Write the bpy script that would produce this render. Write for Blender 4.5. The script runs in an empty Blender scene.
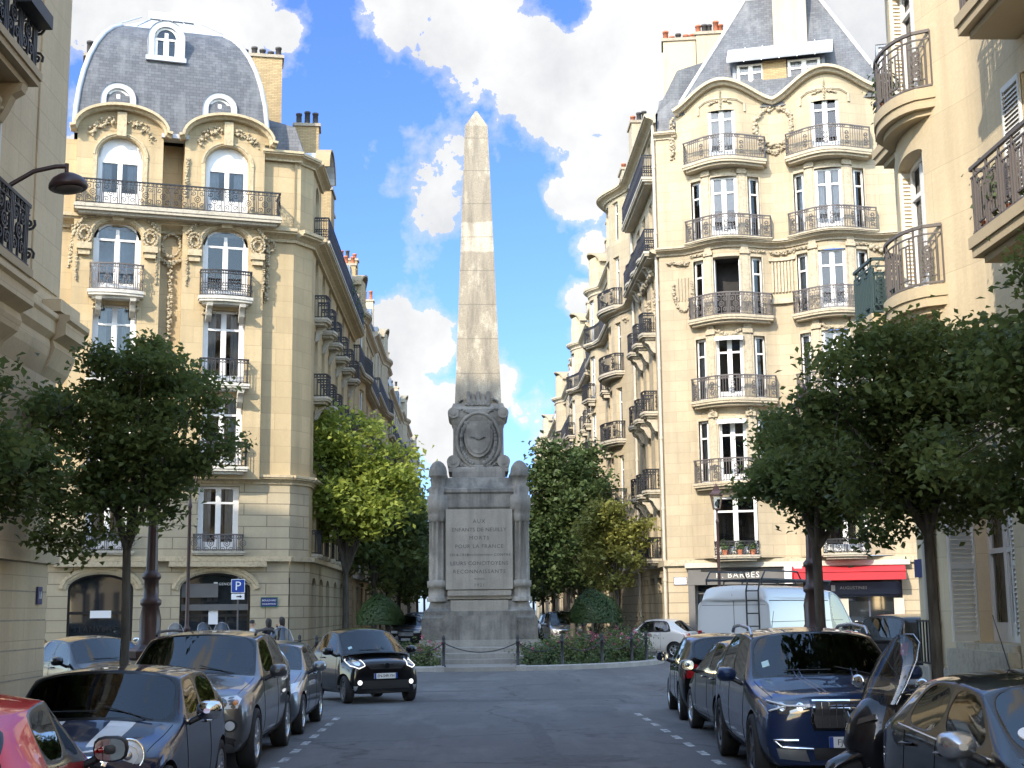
import bpy, bmesh, math, random
import numpy as np
from mathutils import Vector, Matrix, Euler
from mathutils.bvhtree import BVHTree
R_ = math.radians
pi = math.pi
sc = bpy.context.scene
col = sc.collection
rnd = random.Random(7)

# ------------------------------------------------------------------ materials
MATS = {}
def nmat(name):
    m = bpy.data.materials.new(name); m.use_nodes = True
    nt = m.node_tree; b = nt.nodes['Principled BSDF']
    MATS[name] = m
    return m, nt, b
def N(nt, typ, **kw):
    n = nt.nodes.new(typ)
    for k, v in kw.items():
        if k.startswith('i_'):
            n.inputs[k[2:].replace('_', ' ')].default_value = v
        else: setattr(n, k, v)
    return n
def L(nt, a, b): nt.links.new(a, b)
def rgba(c): return (c[0], c[1], c[2], 1.0)
def ramp(nt, fac, stops):
    r = N(nt, 'ShaderNodeValToRGB'); e = r.color_ramp.elements
    while len(e) < len(stops): e.new(0.5)
    for i, (p, c) in enumerate(stops):
        e[i].position = p; e[i].color = rgba(c) if isinstance(c, (tuple, list)) else (c, c, c, 1)
    L(nt, fac, r.inputs['Fac']); return r.outputs['Color']
def mixc(nt, fac, a, b, mode='MIX'):
    m = N(nt, 'ShaderNodeMix', data_type='RGBA', blend_type=mode)
    for s, v in ((m.inputs[0], fac), (m.inputs[6], a), (m.inputs[7], b)):
        if isinstance(v, bpy.types.NodeSocket): L(nt, v, s)
        elif isinstance(v, (int, float)): s.default_value = v
        else: s.default_value = rgba(v)
    return m.outputs[2]
def objco(nt, scale=(1, 1, 1)):
    t = N(nt, 'ShaderNodeTexCoord'); mp = N(nt, 'ShaderNodeMapping'); mp.inputs['Scale'].default_value = scale
    L(nt, t.outputs['Object'], mp.inputs['Vector']); return mp.outputs['Vector']
def geoco(nt, scale=(1, 1, 1)):
    t = N(nt, 'ShaderNodeNewGeometry'); mp = N(nt, 'ShaderNodeMapping'); mp.inputs['Scale'].default_value = scale
    L(nt, t.outputs['Position'], mp.inputs['Vector']); return mp.outputs['Vector']
def uvco(nt, scale=(1, 1, 1)):
    t = N(nt, 'ShaderNodeTexCoord'); mp = N(nt, 'ShaderNodeMapping'); mp.inputs['Scale'].default_value = scale
    L(nt, t.outputs['UV'], mp.inputs['Vector']); return mp.outputs['Vector']
def noise(nt, vec, scale, detail=4, rough=0.55):
    n = N(nt, 'ShaderNodeTexNoise'); n.inputs['Scale'].default_value = scale
    n.inputs['Detail'].default_value = detail; n.inputs['Roughness'].default_value = rough
    L(nt, vec, n.inputs['Vector']); return n.outputs['Fac']
def bump(nt, b, h, strength=0.3, dist=0.02):
    n = N(nt, 'ShaderNodeBump'); n.inputs['Strength'].default_value = strength; n.inputs['Distance'].default_value = dist
    L(nt, h, n.inputs['Height']); L(nt, n.outputs['Normal'], b.inputs['Normal'])

def simple(name, c, rough=0.6, metal=0.0, spec=0.5, coat=0.0, var=0.0, vscale=3.0):
    m, nt, b = nmat(name)
    b.inputs['Base Color'].default_value = rgba(c); b.inputs['Roughness'].default_value = rough
    b.inputs['Metallic'].default_value = metal; b.inputs['Specular IOR Level'].default_value = spec
    b.inputs['Coat Weight'].default_value = coat; b.inputs['Coat Roughness'].default_value = 0.03
    if var:
        f = noise(nt, geoco(nt), vscale, 5)
        L(nt, ramp(nt, f, [(0.3, tuple(x*(1-var) for x in c)), (0.7, tuple(min(1, x*(1+var)) for x in c))]), b.inputs['Base Color'])
    return m

def stone_mat(name, c, bw=1.1, bh=0.42, joint=0.010, jdark=0.62, grime=0.35, jitter=0.10):
    """ashlar limestone: UVs are metres along the wall and up it"""
    m, nt, b = nmat(name)
    uv = uvco(nt)
    br = N(nt, 'ShaderNodeTexBrick', offset=0.5)
    br.inputs['Scale'].default_value = 1.0
    br.inputs['Brick Width'].default_value = bw; br.inputs['Row Height'].default_value = bh
    br.inputs['Mortar Size'].default_value = joint; br.inputs['Mortar Smooth'].default_value = 0.1
    br.inputs['Bias'].default_value = 0.0
    br.inputs['Color1'].default_value = rgba(tuple(x*(1-jitter) for x in c))
    br.inputs['Color2'].default_value = rgba(tuple(min(1, x*(1+jitter)) for x in c))
    br.inputs['Mortar'].default_value = rgba(tuple(x*jdark for x in c))
    L(nt, uv, br.inputs['Vector'])
    g = geoco(nt)
    n1 = noise(nt, g, 0.55, 6, 0.65)
    n2 = noise(nt, geoco(nt, (2.2, 2.2, 0.16)), 1.0, 5, 0.6)   # rain streaks
    n3 = noise(nt, g, 14.0, 4, 0.6)
    col1 = mixc(nt, ramp(nt, n1, [(0.42, 0.0), (0.75, grime)]), br.outputs['Color'], tuple(x*0.62 for x in c))
    col2 = mixc(nt, ramp(nt, n2, [(0.46, 0.0), (0.72, grime*0.9)]), col1, (c[0]*0.60, c[1]*0.58, c[2]*0.58))
    col3 = mixc(nt, ramp(nt, n3, [(0.35, 0.22), (0.65, 0.0)]), col2, tuple(x*0.72 for x in c))
    L(nt, col3, b.inputs['Base Color']); b.inputs['Roughness'].default_value = 0.9
    b.inputs['Specular IOR Level'].default_value = 0.25
    h = N(nt, 'ShaderNodeMath', operation='MULTIPLY_ADD'); L(nt, br.outputs['Fac'], h.inputs[0]); h.inputs[1].default_value = -1.0
    L(nt, n3, h.inputs[2]); bump(nt, b, h.outputs[0], 0.35, 0.02)
    return m

def car_paint(name, c, metal=0.35, rough=0.28):
    m, nt, b = nmat(name)
    f = noise(nt, objco(nt), 3.0, 5)
    b.inputs['Base Color'].default_value = rgba(c)
    b.inputs['Metallic'].default_value = metal; b.inputs['Roughness'].default_value = rough
    b.inputs['Coat Weight'].default_value = 0.9; b.inputs['Specular IOR Level'].default_value = 0.1
    L(nt, ramp(nt, f, [(0.35, 0.01), (0.75, 0.035)]), b.inputs['Coat Roughness'])
    b.inputs['Coat IOR'].default_value = 1.5
    # road dust low on the body
    t = N(nt, 'ShaderNodeTexCoord'); sp = N(nt, 'ShaderNodeSeparateXYZ'); L(nt, t.outputs['Object'], sp.inputs[0])
    d = N(nt, 'ShaderNodeMath', operation='MULTIPLY_ADD'); L(nt, f, d.inputs[0]); d.inputs[1].default_value = 0.5; L(nt, sp.outputs['Z'], d.inputs[2])
    L(nt, mixc(nt, ramp(nt, d.outputs[0], [(0.40, 0.16), (0.62, 0.0)]), c, (0.12, 0.115, 0.10)), b.inputs['Base Color'])
    return m

# ------------------------------------------------------------------ mesh builder
class MB:
    def __init__(s): s.v = []; s.f = []; s.m = []; s.uv = []; s.sm = []
    def add(s, pts, m=0, uv=None, smooth=False):
        i = len(s.v); s.v.extend([tuple(p) for p in pts]); s.f.append(tuple(range(i, i+len(pts)))); s.m.append(m); s.uv.append(uv); s.sm.append(smooth)
    def grid(s, rows, m=0, closed=False, smooth=True, uvs=None):
        """rows: list of equal length point lists"""
        i0 = len(s.v); n = len(rows[0])
        for r in rows: s.v.extend([tuple(p) for p in r])
        for a in range(len(rows)-1):
            for b in range(n if closed else n-1):
                c = (b+1) % n
                s.f.append((i0+a*n+b, i0+a*n+c, i0+(a+1)*n+c, i0+(a+1)*n+b)); s.m.append(m); s.sm.append(smooth)
                s.uv.append([uvs[a][b], uvs[a][c], uvs[a+1][c], uvs[a+1][b]] if uvs else None)
    def box(s, c0, c1, m=0, mat=None):
        x0, y0, z0 = c0; x1, y1, z1 = c1
        P = [Vector(p) for p in ((x0,y0,z0),(x1,y0,z0),(x1,y1,z0),(x0,y1,z0),(x0,y0,z1),(x1,y0,z1),(x1,y1,z1),(x0,y1,z1))]
        if mat is not None: P = [mat @ p for p in P]
        i = len(s.v); s.v.extend([tuple(p) for p in P])
        w, d, h = abs(x1-x0), abs(y1-y0), abs(z1-z0)
        for q, (a, b2) in (((0,3,2,1),(w,d)),((4,5,6,7),(w,d)),((0,1,5,4),(w,h)),((1,2,6,5),(d,h)),((2,3,7,6),(w,h)),((3,0,4,7),(d,h))):
            s.f.append(tuple(i+k for k in q)); s.m.append(m); s.uv.append([(0,0),(a,0),(a,b2),(0,b2)]); s.sm.append(False)
    def tube(s, pts, r, n=6, m=0, cap=True, smooth=True, closed=False):
        pts = [Vector(p) for p in pts]; rows = []
        k = len(pts); prev = None
        for i, p in enumerate(pts):
            if closed: d = pts[(i+1) % k]-pts[i-1]
            else: d = pts[min(i+1, k-1)]-pts[max(i-1, 0)]
            if d.length < 1e-9: d = Vector((0, 0, 1))
            d.normalize()
            if prev is None:
                a = Vector((0, 0, 1)) if abs(d.z) < 0.9 else Vector((1, 0, 0))
                x = d.cross(a).normalized()
            else:
                x = prev - d*prev.dot(d)
                x = x.normalized() if x.length > 1e-6 else d.cross(Vector((0.3, 0.5, 0.8))).normalized()
            prev = x; y = d.cross(x)
            rr = r[i] if isinstance(r, (list, tuple)) else r
            rows.append([p+(x*math.cos(2*pi*j/n)+y*math.sin(2*pi*j/n))*rr for j in range(n)])
        if closed: rows.append(rows[0])
        s.grid(rows, m, True, smooth)
        if cap and not closed: s.add(rows[0], m); s.add(rows[-1], m)
    def lathe(s, prof, c=(0, 0, 0), n=20, m=0, smooth=True, sx=1, sy=1):
        """prof: list of (r, z)"""
        rows = [[(c[0]+r*sx*math.cos(2*pi*j/n), c[1]+r*sy*math.sin(2*pi*j/n), c[2]+z) for j in range(n)] for r, z in prof]
        s.grid(rows, m, True, smooth)
        s.add(rows[0], m); s.add(rows[-1], m)
    def ball(s, c, r, n=6, m=0, sc3=(1, 1, 1)):
        rows = []
        for i in range(n+1):
            t = pi*i/n
            rows.append([(c[0]+r*sc3[0]*math.sin(t)*math.cos(2*pi*j/(n+2)), c[1]+r*sc3[1]*math.sin(t)*math.sin(2*pi*j/(n+2)), c[2]+r*sc3[2]*math.cos(t)) for j in range(n+2)])
        s.grid(rows, m, True, True)
    def prism(s, poly, axis_fn, d0, d1, m=0, smooth=False):
        """poly: list of 2D points; axis_fn(a,b,d) -> 3D"""
        A = [axis_fn(a, b, d0) for a, b in poly]; B = [axis_fn(a, b, d1) for a, b in poly]
        s.add(A, m); s.add(list(reversed(B)), m)
        for i in range(len(poly)):
            j = (i+1) % len(poly); s.add([A[i], A[j], B[j], B[i]], m, None, smooth)
    def mesh(s, name, mats, merge=False):
        me = bpy.data.meshes.new(name); me.from_pydata(s.v, [], s.f)
        for m in mats: me.materials.append(MATS[m] if isinstance(m, str) else m)
        me.polygons.foreach_set('material_index', s.m)
        me.polygons.foreach_set('use_smooth', s.sm)
        if any(u is not None for u in s.uv):
            lay = me.uv_layers.new(name='UVMap'); buf = []
            for f, u in zip(s.f, s.uv):
                for k in range(len(f)): buf.extend(u[k] if u else (0.0, 0.0))
            lay.data.foreach_set('uv', buf)
        if merge:
            bm = bmesh.new(); bm.from_mesh(me); bmesh.ops.remove_doubles(bm, verts=bm.verts, dist=1e-4)
            bmesh.ops.recalc_face_normals(bm, faces=bm.faces); bm.to_mesh(me); bm.free()
        me.update(); return me

def wm(o):
    """world matrix without waiting for the depsgraph"""
    if o.parent is None: return o.matrix_basis.copy()
    return wm(o.parent) @ o.matrix_parent_inverse @ o.matrix_basis
def link(name, me, parent=None, world=None, local=None):
    """world: matrix that carries mesh coordinates to the world; local: the same in the parent's own frame"""
    o = bpy.data.objects.new(name, me); col.objects.link(o)
    if parent is not None:
        o.parent = parent
        if local is not None: o.matrix_basis = local
        else:
            o.matrix_parent_inverse = wm(parent).inverted()
            if world is not None: o.matrix_basis = world
    elif world is not None: o.matrix_basis = world
    return o
def build(mb, name, mats, parent=None, merge=False, world=None, local=None):
    if isinstance(mats, str): mats = [mats]
    return link(name, mb.mesh(name, mats, merge), parent, world, local)
def tag(o, label=None, cat=None, group=None, kind=None):
    for k, v in (('label', label), ('category', cat), ('group', group), ('kind', kind)):
        if v: o[k] = v
    return o
def thing(name, label, cat, loc=(0, 0, 0), rz=0.0, group=None):
    o = bpy.data.objects.new(name, None); col.objects.link(o); o.empty_display_size = 0.3
    o.location = loc; o.rotation_euler = (0, 0, rz)
    o.matrix_basis = Matrix.Translation(Vector(loc)) @ Matrix.Rotation(rz, 4, 'Z')
    return tag(o, label, cat, group)
KIDS = {}
def kids(o): return [c for c in bpy.data.objects if c.parent == o]
def dup(o, mat, label=None, group=None, parent=None):
    """copy a thing with its parts and their sub-parts"""
    c = o.copy(); col.objects.link(c)
    if parent is None:
        c.matrix_basis = mat
    else: c.parent = parent
    if label: c['label'] = label
    if group: c['group'] = group
    for k in kids(o): dup(k, None, parent=c)
    return c
def place(x, y, z=0.0, rz=0.0, s=1.0):
    return Matrix.Translation((x, y, z)) @ Matrix.Rotation(rz, 4, 'Z') @ Matrix.Scale(s, 4)
TXT = {}
def text_mesh(body, size, depth=0.004, align='CENTER', shear=0.0, spacing=1.0):
    cu = bpy.data.curves.new('lettering', 'FONT'); cu.body = body; cu.size = size; cu.align_x = align; cu.align_y = 'CENTER'
    cu.extrude = depth; cu.space_character = spacing; cu.shear = shear; cu.resolution_u = 2
    o = bpy.data.objects.new('lettering', cu); col.objects.link(o)
    dg = bpy.context.evaluated_depsgraph_get(); me = bpy.data.meshes.new_from_object(o.evaluated_get(dg))
    bpy.data.objects.remove(o); bpy.data.curves.remove(cu); me.name = 'lettering'
    return me
def facing(pos, nx, ny):
    """matrix for a flat upright text mesh (x right, y up) facing horizontal direction (nx, ny)"""
    n = Vector((nx, ny, 0)).normalized(); t = Vector((-n.y, n.x, 0)); z = Vector((0, 0, 1))
    m = Matrix((t, z, n)).transposed().to_4x4(); return Matrix.Translation(Vector(pos)) @ m
def letters(parent, body, size, pos, n, mat, depth=0.004, align='CENTER', spacing=1.0):
    me = text_mesh(body, size, depth, align, 0, spacing); me.materials.clear(); me.materials.append(MATS[mat])
    return link('lettering', me, parent, world=facing(pos, n[0], n[1]))
# ------------------------------------------------------------------ the palette
stone_mat('limestone_left', (0.51, 0.40, 0.24), 1.25, 0.62, 0.009, 0.72, 0.55, 0.10)
stone_mat('limestone_right', (0.475, 0.395, 0.272), 1.1, 0.44, 0.009, 0.72, 0.5, 0.08)
stone_mat('limestone_near_left', (0.60, 0.48, 0.32), 1.3, 0.5, 0.007, 0.72, 0.38, 0.05)
stone_mat('limestone_near_right', (0.66, 0.54, 0.36), 3.2, 0.9, 0.006, 0.75, 0.45, 0.05)
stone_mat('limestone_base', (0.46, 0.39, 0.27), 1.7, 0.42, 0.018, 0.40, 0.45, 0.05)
stone_mat('limestone_base_right', (0.49, 0.405, 0.28), 1.7, 0.42, 0.018, 0.45, 0.35, 0.05)  # slightly paler ground-storey stone of the twin-bay corner building
stone_mat('limestone_far_a', (0.50, 0.42, 0.29), 1.2, 0.5, 0.012, 0.7, 0.4, 0.06)
stone_mat('limestone_far_b', (0.50, 0.43, 0.31), 1.2, 0.5, 0.012, 0.7, 0.35, 0.06)
stone_mat('yellow_brick', (0.42, 0.31, 0.17), 0.24, 0.075, 0.010, 0.62, 0.4, 0.18)
stone_mat('render_wall', (0.48, 0.40, 0.29), 40, 40, 0.0, 1.0, 0.55, 0.0)
def carve_mat(name, c):
    m, nt, b = nmat(name); g = geoco(nt)
    n1 = noise(nt, g, 9.0, 6, 0.7); n2 = noise(nt, g, 1.2, 4)
    a = ramp(nt, n1, [(0.30, tuple(x*0.62 for x in c)), (0.52, c)])
    L(nt, mixc(nt, ramp(nt, n2, [(0.45, 0.0), (0.75, 0.4)]), a, tuple(x*0.55 for x in c)), b.inputs['Base Color'])
    b.inputs['Roughness'].default_value = 0.95; bump(nt, b, n1, 0.6, 0.03); return m
carve_mat('carved_stone_left', (0.44, 0.37, 0.25)); carve_mat('carved_stone_right', (0.44, 0.375, 0.27))
carve_mat('trim_left', (0.52, 0.425, 0.275)); carve_mat('trim_right', (0.50, 0.425, 0.305))
carve_mat('sill_stone', (0.50, 0.45, 0.36)); carve_mat('weathered_ledge', (0.36, 0.31, 0.24))
def monument_mat(name, c, dark, amt, streak=True):
    m, nt, b = nmat(name); g = geoco(nt)
    n1 = noise(nt, g, 0.7, 7, 0.7); n2 = noise(nt, geoco(nt, (2.6, 2.6, 0.22)), 1.0, 6, 0.65); n3 = noise(nt, g, 26.0, 3, 0.6)
    a = mixc(nt, ramp(nt, n1, [(0.40, 0.0), (0.66, amt)]), c, dark)
    a = mixc(nt, ramp(nt, n2, [(0.45, 0.0), (0.72, amt if streak else 0.1)]), a, tuple(x*0.9 for x in dark))
    a = mixc(nt, ramp(nt, n3, [(0.36, 0.45), (0.62, 0.0)]), a, tuple(x*0.6 for x in c))
    L(nt, a, b.inputs['Base Color']); b.inputs['Roughness'].default_value = 0.93; bump(nt, b, n3, 0.35, 0.01); return m
monument_mat('pedestal_stone', (0.30, 0.275, 0.235), (0.095, 0.087, 0.078), 1.0)
monument_mat('plinth_stone', (0.26, 0.242, 0.21), (0.06, 0.057, 0.054), 1.0)
monument_mat('panel_stone', (0.33, 0.295, 0.245), (0.19, 0.168, 0.14), 0.7)
monument_mat('step_stone', (0.30, 0.28, 0.25), (0.17, 0.16, 0.145), 0.6)
# the obelisk: pale washed bands between grey lichen crusts
m, nt, b = nmat('obelisk_stone'); g = geoco(nt)
sp = N(nt, 'ShaderNodeSeparateXYZ'); L(nt, g, sp.inputs[0])
n1 = noise(nt, geoco(nt, (1.1, 1.1, 0.5)), 1.9, 9, 0.68); n3 = noise(nt, g, 30.0, 3, 0.6); n4 = noise(nt, geoco(nt, (3.2, 3.2, 0.3)), 1.0, 5, 0.6)
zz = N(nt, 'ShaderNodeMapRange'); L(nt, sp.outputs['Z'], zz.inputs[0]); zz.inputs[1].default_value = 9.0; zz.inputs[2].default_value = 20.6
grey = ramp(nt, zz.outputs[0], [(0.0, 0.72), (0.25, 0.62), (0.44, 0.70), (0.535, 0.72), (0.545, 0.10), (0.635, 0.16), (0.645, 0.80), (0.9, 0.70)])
r = nt.nodes[-1]
ad = N(nt, 'ShaderNodeMath', operation='MULTIPLY_ADD'); L(nt, n1, ad.inputs[0]); ad.inputs[1].default_value = 2.6; ad.inputs[2].default_value = -1.30
ad2 = N(nt, 'ShaderNodeMath', operation='ADD', use_clamp=True); L(nt, ad.outputs[0], ad2.inputs[0]); L(nt, grey, ad2.inputs[1])
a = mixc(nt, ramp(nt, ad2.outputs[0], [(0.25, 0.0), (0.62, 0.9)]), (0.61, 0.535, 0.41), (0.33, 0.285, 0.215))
a = mixc(nt, ramp(nt, n4, [(0.47, 0.0), (0.70, 0.7)]), a, (0.14, 0.123, 0.10))
a = mixc(nt, ramp(nt, n3, [(0.36, 0.45), (0.62, 0.0)]), a, (0.13, 0.11, 0.085))
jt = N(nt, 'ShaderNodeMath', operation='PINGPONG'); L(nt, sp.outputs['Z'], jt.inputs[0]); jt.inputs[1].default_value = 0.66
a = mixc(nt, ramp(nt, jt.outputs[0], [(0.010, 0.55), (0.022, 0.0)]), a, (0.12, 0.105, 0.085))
L(nt, a, b.inputs['Base Color']); b.inputs['Roughness'].default_value = 0.93; bump(nt, b, n3, 0.4, 0.012)

# slate, zinc, iron, paints
m, nt, b = nmat('slate'); br = N(nt, 'ShaderNodeTexBrick', offset=0.5); br.inputs['Scale'].default_value = 1
br.inputs['Brick Width'].default_value = 0.24; br.inputs['Row Height'].default_value = 0.13; br.inputs['Mortar Size'].default_value = 0.008
br.inputs['Color1'].default_value = rgba((0.075, 0.080, 0.090)); br.inputs['Color2'].default_value = rgba((0.115, 0.120, 0.132)); br.inputs['Mortar'].default_value = rgba((0.05, 0.052, 0.06))
L(nt, uvco(nt), br.inputs['Vector']); n2 = noise(nt, geoco(nt, (1.6, 1.6, 0.2)), 1.3, 6, 0.65)
L(nt, mixc(nt, ramp(nt, n2, [(0.48, 0.0), (0.75, 0.55)]), br.outputs['Color'], (0.23, 0.235, 0.24)), b.inputs['Base Color'])
b.inputs['Roughness'].default_value = 0.6; bump(nt, b, br.outputs['Fac'], -0.4, 0.02)
m, nt, b = nmat('zinc'); n1 = noise(nt, geoco(nt), 1.6, 5); L(nt, ramp(nt, n1, [(0.3, (0.36, 0.38, 0.41)), (0.7, (0.50, 0.52, 0.55))]), b.inputs['Base Color']); b.inputs['Roughness'].default_value = 0.55; b.inputs['Metallic'].default_value = 0.15
simple('dark_zinc', (0.15, 0.165, 0.19), 0.5, 0.2, var=0.2)
simple('light_zinc', (0.60, 0.60, 0.61), 0.5, 0.1, var=0.12)
simple('iron', (0.022, 0.022, 0.026), 0.5, 0.0, 0.4)
simple('iron_grey', (0.12, 0.105, 0.10), 0.6, 0.0, 0.4)
simple('iron_green', (0.035, 0.065, 0.07), 0.5)
simple('lamp_brown', (0.055, 0.028, 0.026), 0.42, 0.0, 0.5, var=0.25)
simple('white_paint', (0.78, 0.77, 0.75), 0.5, var=0.05)
simple('shutter_paint', (0.62, 0.61, 0.57), 0.55, var=0.06)
simple('shutter_white', (0.72, 0.71, 0.68), 0.55, var=0.05)
simple('curtain_cloth', (0.66, 0.66, 0.65), 0.95, var=0.1, vscale=6)
simple('curtain_green', (0.42, 0.44, 0.33), 0.95, var=0.15, vscale=6)
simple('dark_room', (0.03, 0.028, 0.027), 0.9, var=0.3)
simple('terracotta', (0.42, 0.14, 0.075), 0.85, var=0.25, vscale=8)
simple('pot_grey', (0.07, 0.065, 0.065), 0.8, var=0.2)
simple('black_frame', (0.012, 0.012, 0.013), 0.35)
simple('shop_grey', (0.13, 0.125, 0.12), 0.6, var=0.08)
simple('shop_blue', (0.055, 0.065, 0.11), 0.5)
simple('cream_band', (0.52, 0.48, 0.41), 0.7, var=0.08)
simple('awning_red', (0.50, 0.03, 0.04), 0.8, var=0.06)
simple('paper', (0.75, 0.75, 0.76), 0.8)
simple('sign_blue', (0.015, 0.055, 0.30), 0.4)
simple('sign_navy', (0.02, 0.035, 0.14), 0.4)
simple('sign_white', (0.80, 0.80, 0.80), 0.4)
simple('sign_green', (0.03, 0.18, 0.07), 0.4)
simple('engraved', (0.09, 0.08, 0.07), 0.9)
simple('shop_letter', (0.72, 0.72, 0.72), 0.5)
simple('dark_letter', (0.012, 0.012, 0.012), 0.5)
simple('red_dot', (0.55, 0.02, 0.03), 0.5)
def glass_mat(name, tint, refl_rough=0.02, trans=0.75):
    m = bpy.data.materials.new(name); m.use_nodes = True; nt = m.node_tree; MATS[name] = m
    nt.nodes.remove(nt.nodes['Principled BSDF']); out = nt.nodes['Material Output']
    tr = N(nt, 'ShaderNodeBsdfTransparent'); tr.inputs['Color'].default_value = rgba(tint)
    gl = N(nt, 'ShaderNodeBsdfGlossy'); gl.inputs['Roughness'].default_value = refl_rough
    fr = N(nt, 'ShaderNodeFresnel'); fr.inputs['IOR'].default_value = 1.75
    mx = N(nt, 'ShaderNodeMixShader'); L(nt, fr.outputs[0], mx.inputs[0]); L(nt, tr.outputs[0], mx.inputs[1]); L(nt, gl.outputs[0], mx.inputs[2])
    L(nt, mx.outputs[0], out.inputs['Surface']); return m
glass_mat('window_glass', (0.62, 0.66, 0.68))
m, nt, b = nmat('dark_glass'); n1 = noise(nt, geoco(nt), 0.5, 2)
b.inputs['Base Color'].default_value = rgba((0.02, 0.024, 0.028)); b.inputs['Roughness'].default_value = 0.03; b.inputs['Specular IOR Level'].default_value = 0.9
simple('dark_glass_far', (0.03, 0.034, 0.04), 0.12, 0, 0.8)

# ground
m, nt, b = nmat('asphalt'); g = geoco(nt); n1 = noise(nt, g, 0.35, 6, 0.65); n2 = noise(nt, g, 60.0, 3, 0.7); n3 = noise(nt, geoco(nt, (1.4, 0.12, 1)), 1.0, 4, 0.6); n4 = noise(nt, g, 2.6, 6, 0.75)
a = ramp(nt, n1, [(0.3, (0.085, 0.085, 0.087)), (0.7, (0.132, 0.132, 0.133))])
a = mixc(nt, ramp(nt, n3, [(0.5, 0.0), (0.7, 0.35)]), a, (0.040, 0.041, 0.045))
a = mixc(nt, ramp(nt, n4, [(0.56, 0.0), (0.63, 0.6)]), a, (0.055, 0.055, 0.057))
vo = N(nt, 'ShaderNodeTexVoronoi', feature='DISTANCE_TO_EDGE'); vo.inputs['Scale'].default_value = 0.22; vd = N(nt, 'ShaderNodeVectorMath', operation='ADD'); L(nt, g, vd.inputs[0])
nw = N(nt, 'ShaderNodeTexNoise'); nw.inputs['Scale'].default_value = 1.2; nw.inputs['Detail'].default_value = 5; L(nt, g, nw.inputs['Vector']); L(nt, nw.outputs['Color'], vd.inputs[1]); L(nt, vd.outputs[0], vo.inputs['Vector'])
a = mixc(nt, ramp(nt, vo.outputs['Distance'], [(0.0, 0.8), (0.012, 0.0)]), a, (0.03, 0.03, 0.031))
n5 = noise(nt, geoco(nt, (0.9, 0.25, 1)), 0.8, 5, 0.7); a = mixc(nt, ramp(nt, n5, [(0.50, 0.0), (0.62, 0.7)]), a, (0.165, 0.163, 0.16))
a = mixc(nt, ramp(nt, n2, [(0.3, 0.5), (0.6, 0.0)]), a, (0.03, 0.03, 0.032))
L(nt, a, b.inputs['Base Color']); L(nt, ramp(nt, n1, [(0.3, 0.75), (0.7, 0.9)]), b.inputs['Roughness']); bump(nt, b, n2, 0.5, 0.01)
simple('asphalt_patch', (0.082, 0.083, 0.087), 0.9, var=0.3, vscale=9)
simple('asphalt_pale', (0.125, 0.122, 0.118), 0.9, var=0.3, vscale=9)
m, nt, b = nmat('pavement'); g = geoco(nt); n1 = noise(nt, g, 0.8, 6, 0.6); n2 = noise(nt, g, 40, 3)
L(nt, mixc(nt, ramp(nt, n2, [(0.35, 0.35), (0.6, 0.0)]), ramp(nt, n1, [(0.3, (0.13, 0.125, 0.118)), (0.7, (0.20, 0.195, 0.185))]), (0.09, 0.09, 0.088)), b.inputs['Base Color']); b.inputs['Roughness'].default_value = 0.9; bump(nt, b, n2, 0.3, 0.01)
m, nt, b = nmat('granite'); g = geoco(nt); n1 = noise(nt, g, 2.2, 6, 0.6); n2 = noise(nt, g, 55, 3)
L(nt, mixc(nt, ramp(nt, n2, [(0.35, 0.45), (0.6, 0.0)]), ramp(nt, n1, [(0.3, (0.27, 0.255, 0.235)), (0.7, (0.40, 0.385, 0.36))]), (0.18, 0.17, 0.16)), b.inputs['Base Color']); b.inputs['Roughness'].default_value = 0.85; bump(nt, b, n2, 0.3, 0.01)
m, nt, b = nmat('road_paint'); g = geoco(nt); n1 = noise(nt, g, 9, 6, 0.7)
L(nt, ramp(nt, n1, [(0.44, (0.15, 0.15, 0.15)), (0.60, (0.58, 0.58, 0.56))]), b.inputs['Base Color']); b.inputs['Roughness'].default_value = 0.8
simple('soil', (0.05, 0.038, 0.028), 0.95, var=0.4, vscale=4)
# leaves and bark
def leaf_mat(name, c1, c2, trans):
    m, nt, b = nmat(name); at = N(nt, 'ShaderNodeAttribute', attribute_name='tint')
    cc = ramp(nt, at.outputs['Fac'], [(0.0, c1), (1.0, c2)])
    L(nt, cc, b.inputs['Base Color']); b.inputs['Roughness'].default_value = 0.55; b.inputs['Specular IOR Level'].default_value = 0.35
    tl = N(nt, 'ShaderNodeBsdfTranslucent'); L(nt, mixc(nt, 0.6, cc, tuple(x*1.3 for x in c2)), tl.inputs['Color'])
    mx = N(nt, 'ShaderNodeMixShader'); mx.inputs[0].default_value = trans
    L(nt, b.outputs[0], mx.inputs[1]); L(nt, tl.outputs[0], mx.inputs[2]); L(nt, mx.outputs[0], nt.nodes['Material Output'].inputs['Surface'])
leaf_mat('leaf_dark', (0.048, 0.082, 0.025), (0.17, 0.205, 0.06), 0.45)
leaf_mat('leaf_mid', (0.045, 0.080, 0.028), (0.12, 0.165, 0.06), 0.35)
leaf_mat('leaf_bright', (0.13, 0.19, 0.035), (0.38, 0.43, 0.09), 0.45)
leaf_mat('leaf_yellow', (0.13, 0.15, 0.035), (0.28, 0.27, 0.07), 0.35)
leaf_mat('leaf_box', (0.022, 0.046, 0.016), (0.06, 0.10, 0.03), 0.2)
leaf_mat('petal_pink', (0.35, 0.05, 0.12), (0.62, 0.22, 0.30), 0.2)
m, nt, b = nmat('bark'); n1 = noise(nt, geoco(nt, (14, 14, 2.2)), 1, 5, 0.6)
L(nt, ramp(nt, n1, [(0.3, (0.035, 0.030, 0.024)), (0.7, (0.11, 0.10, 0.085))]), b.inputs['Base Color']); b.inputs['Roughness'].default_value = 0.95; bump(nt, b, n1, 0.6, 0.02)
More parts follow.
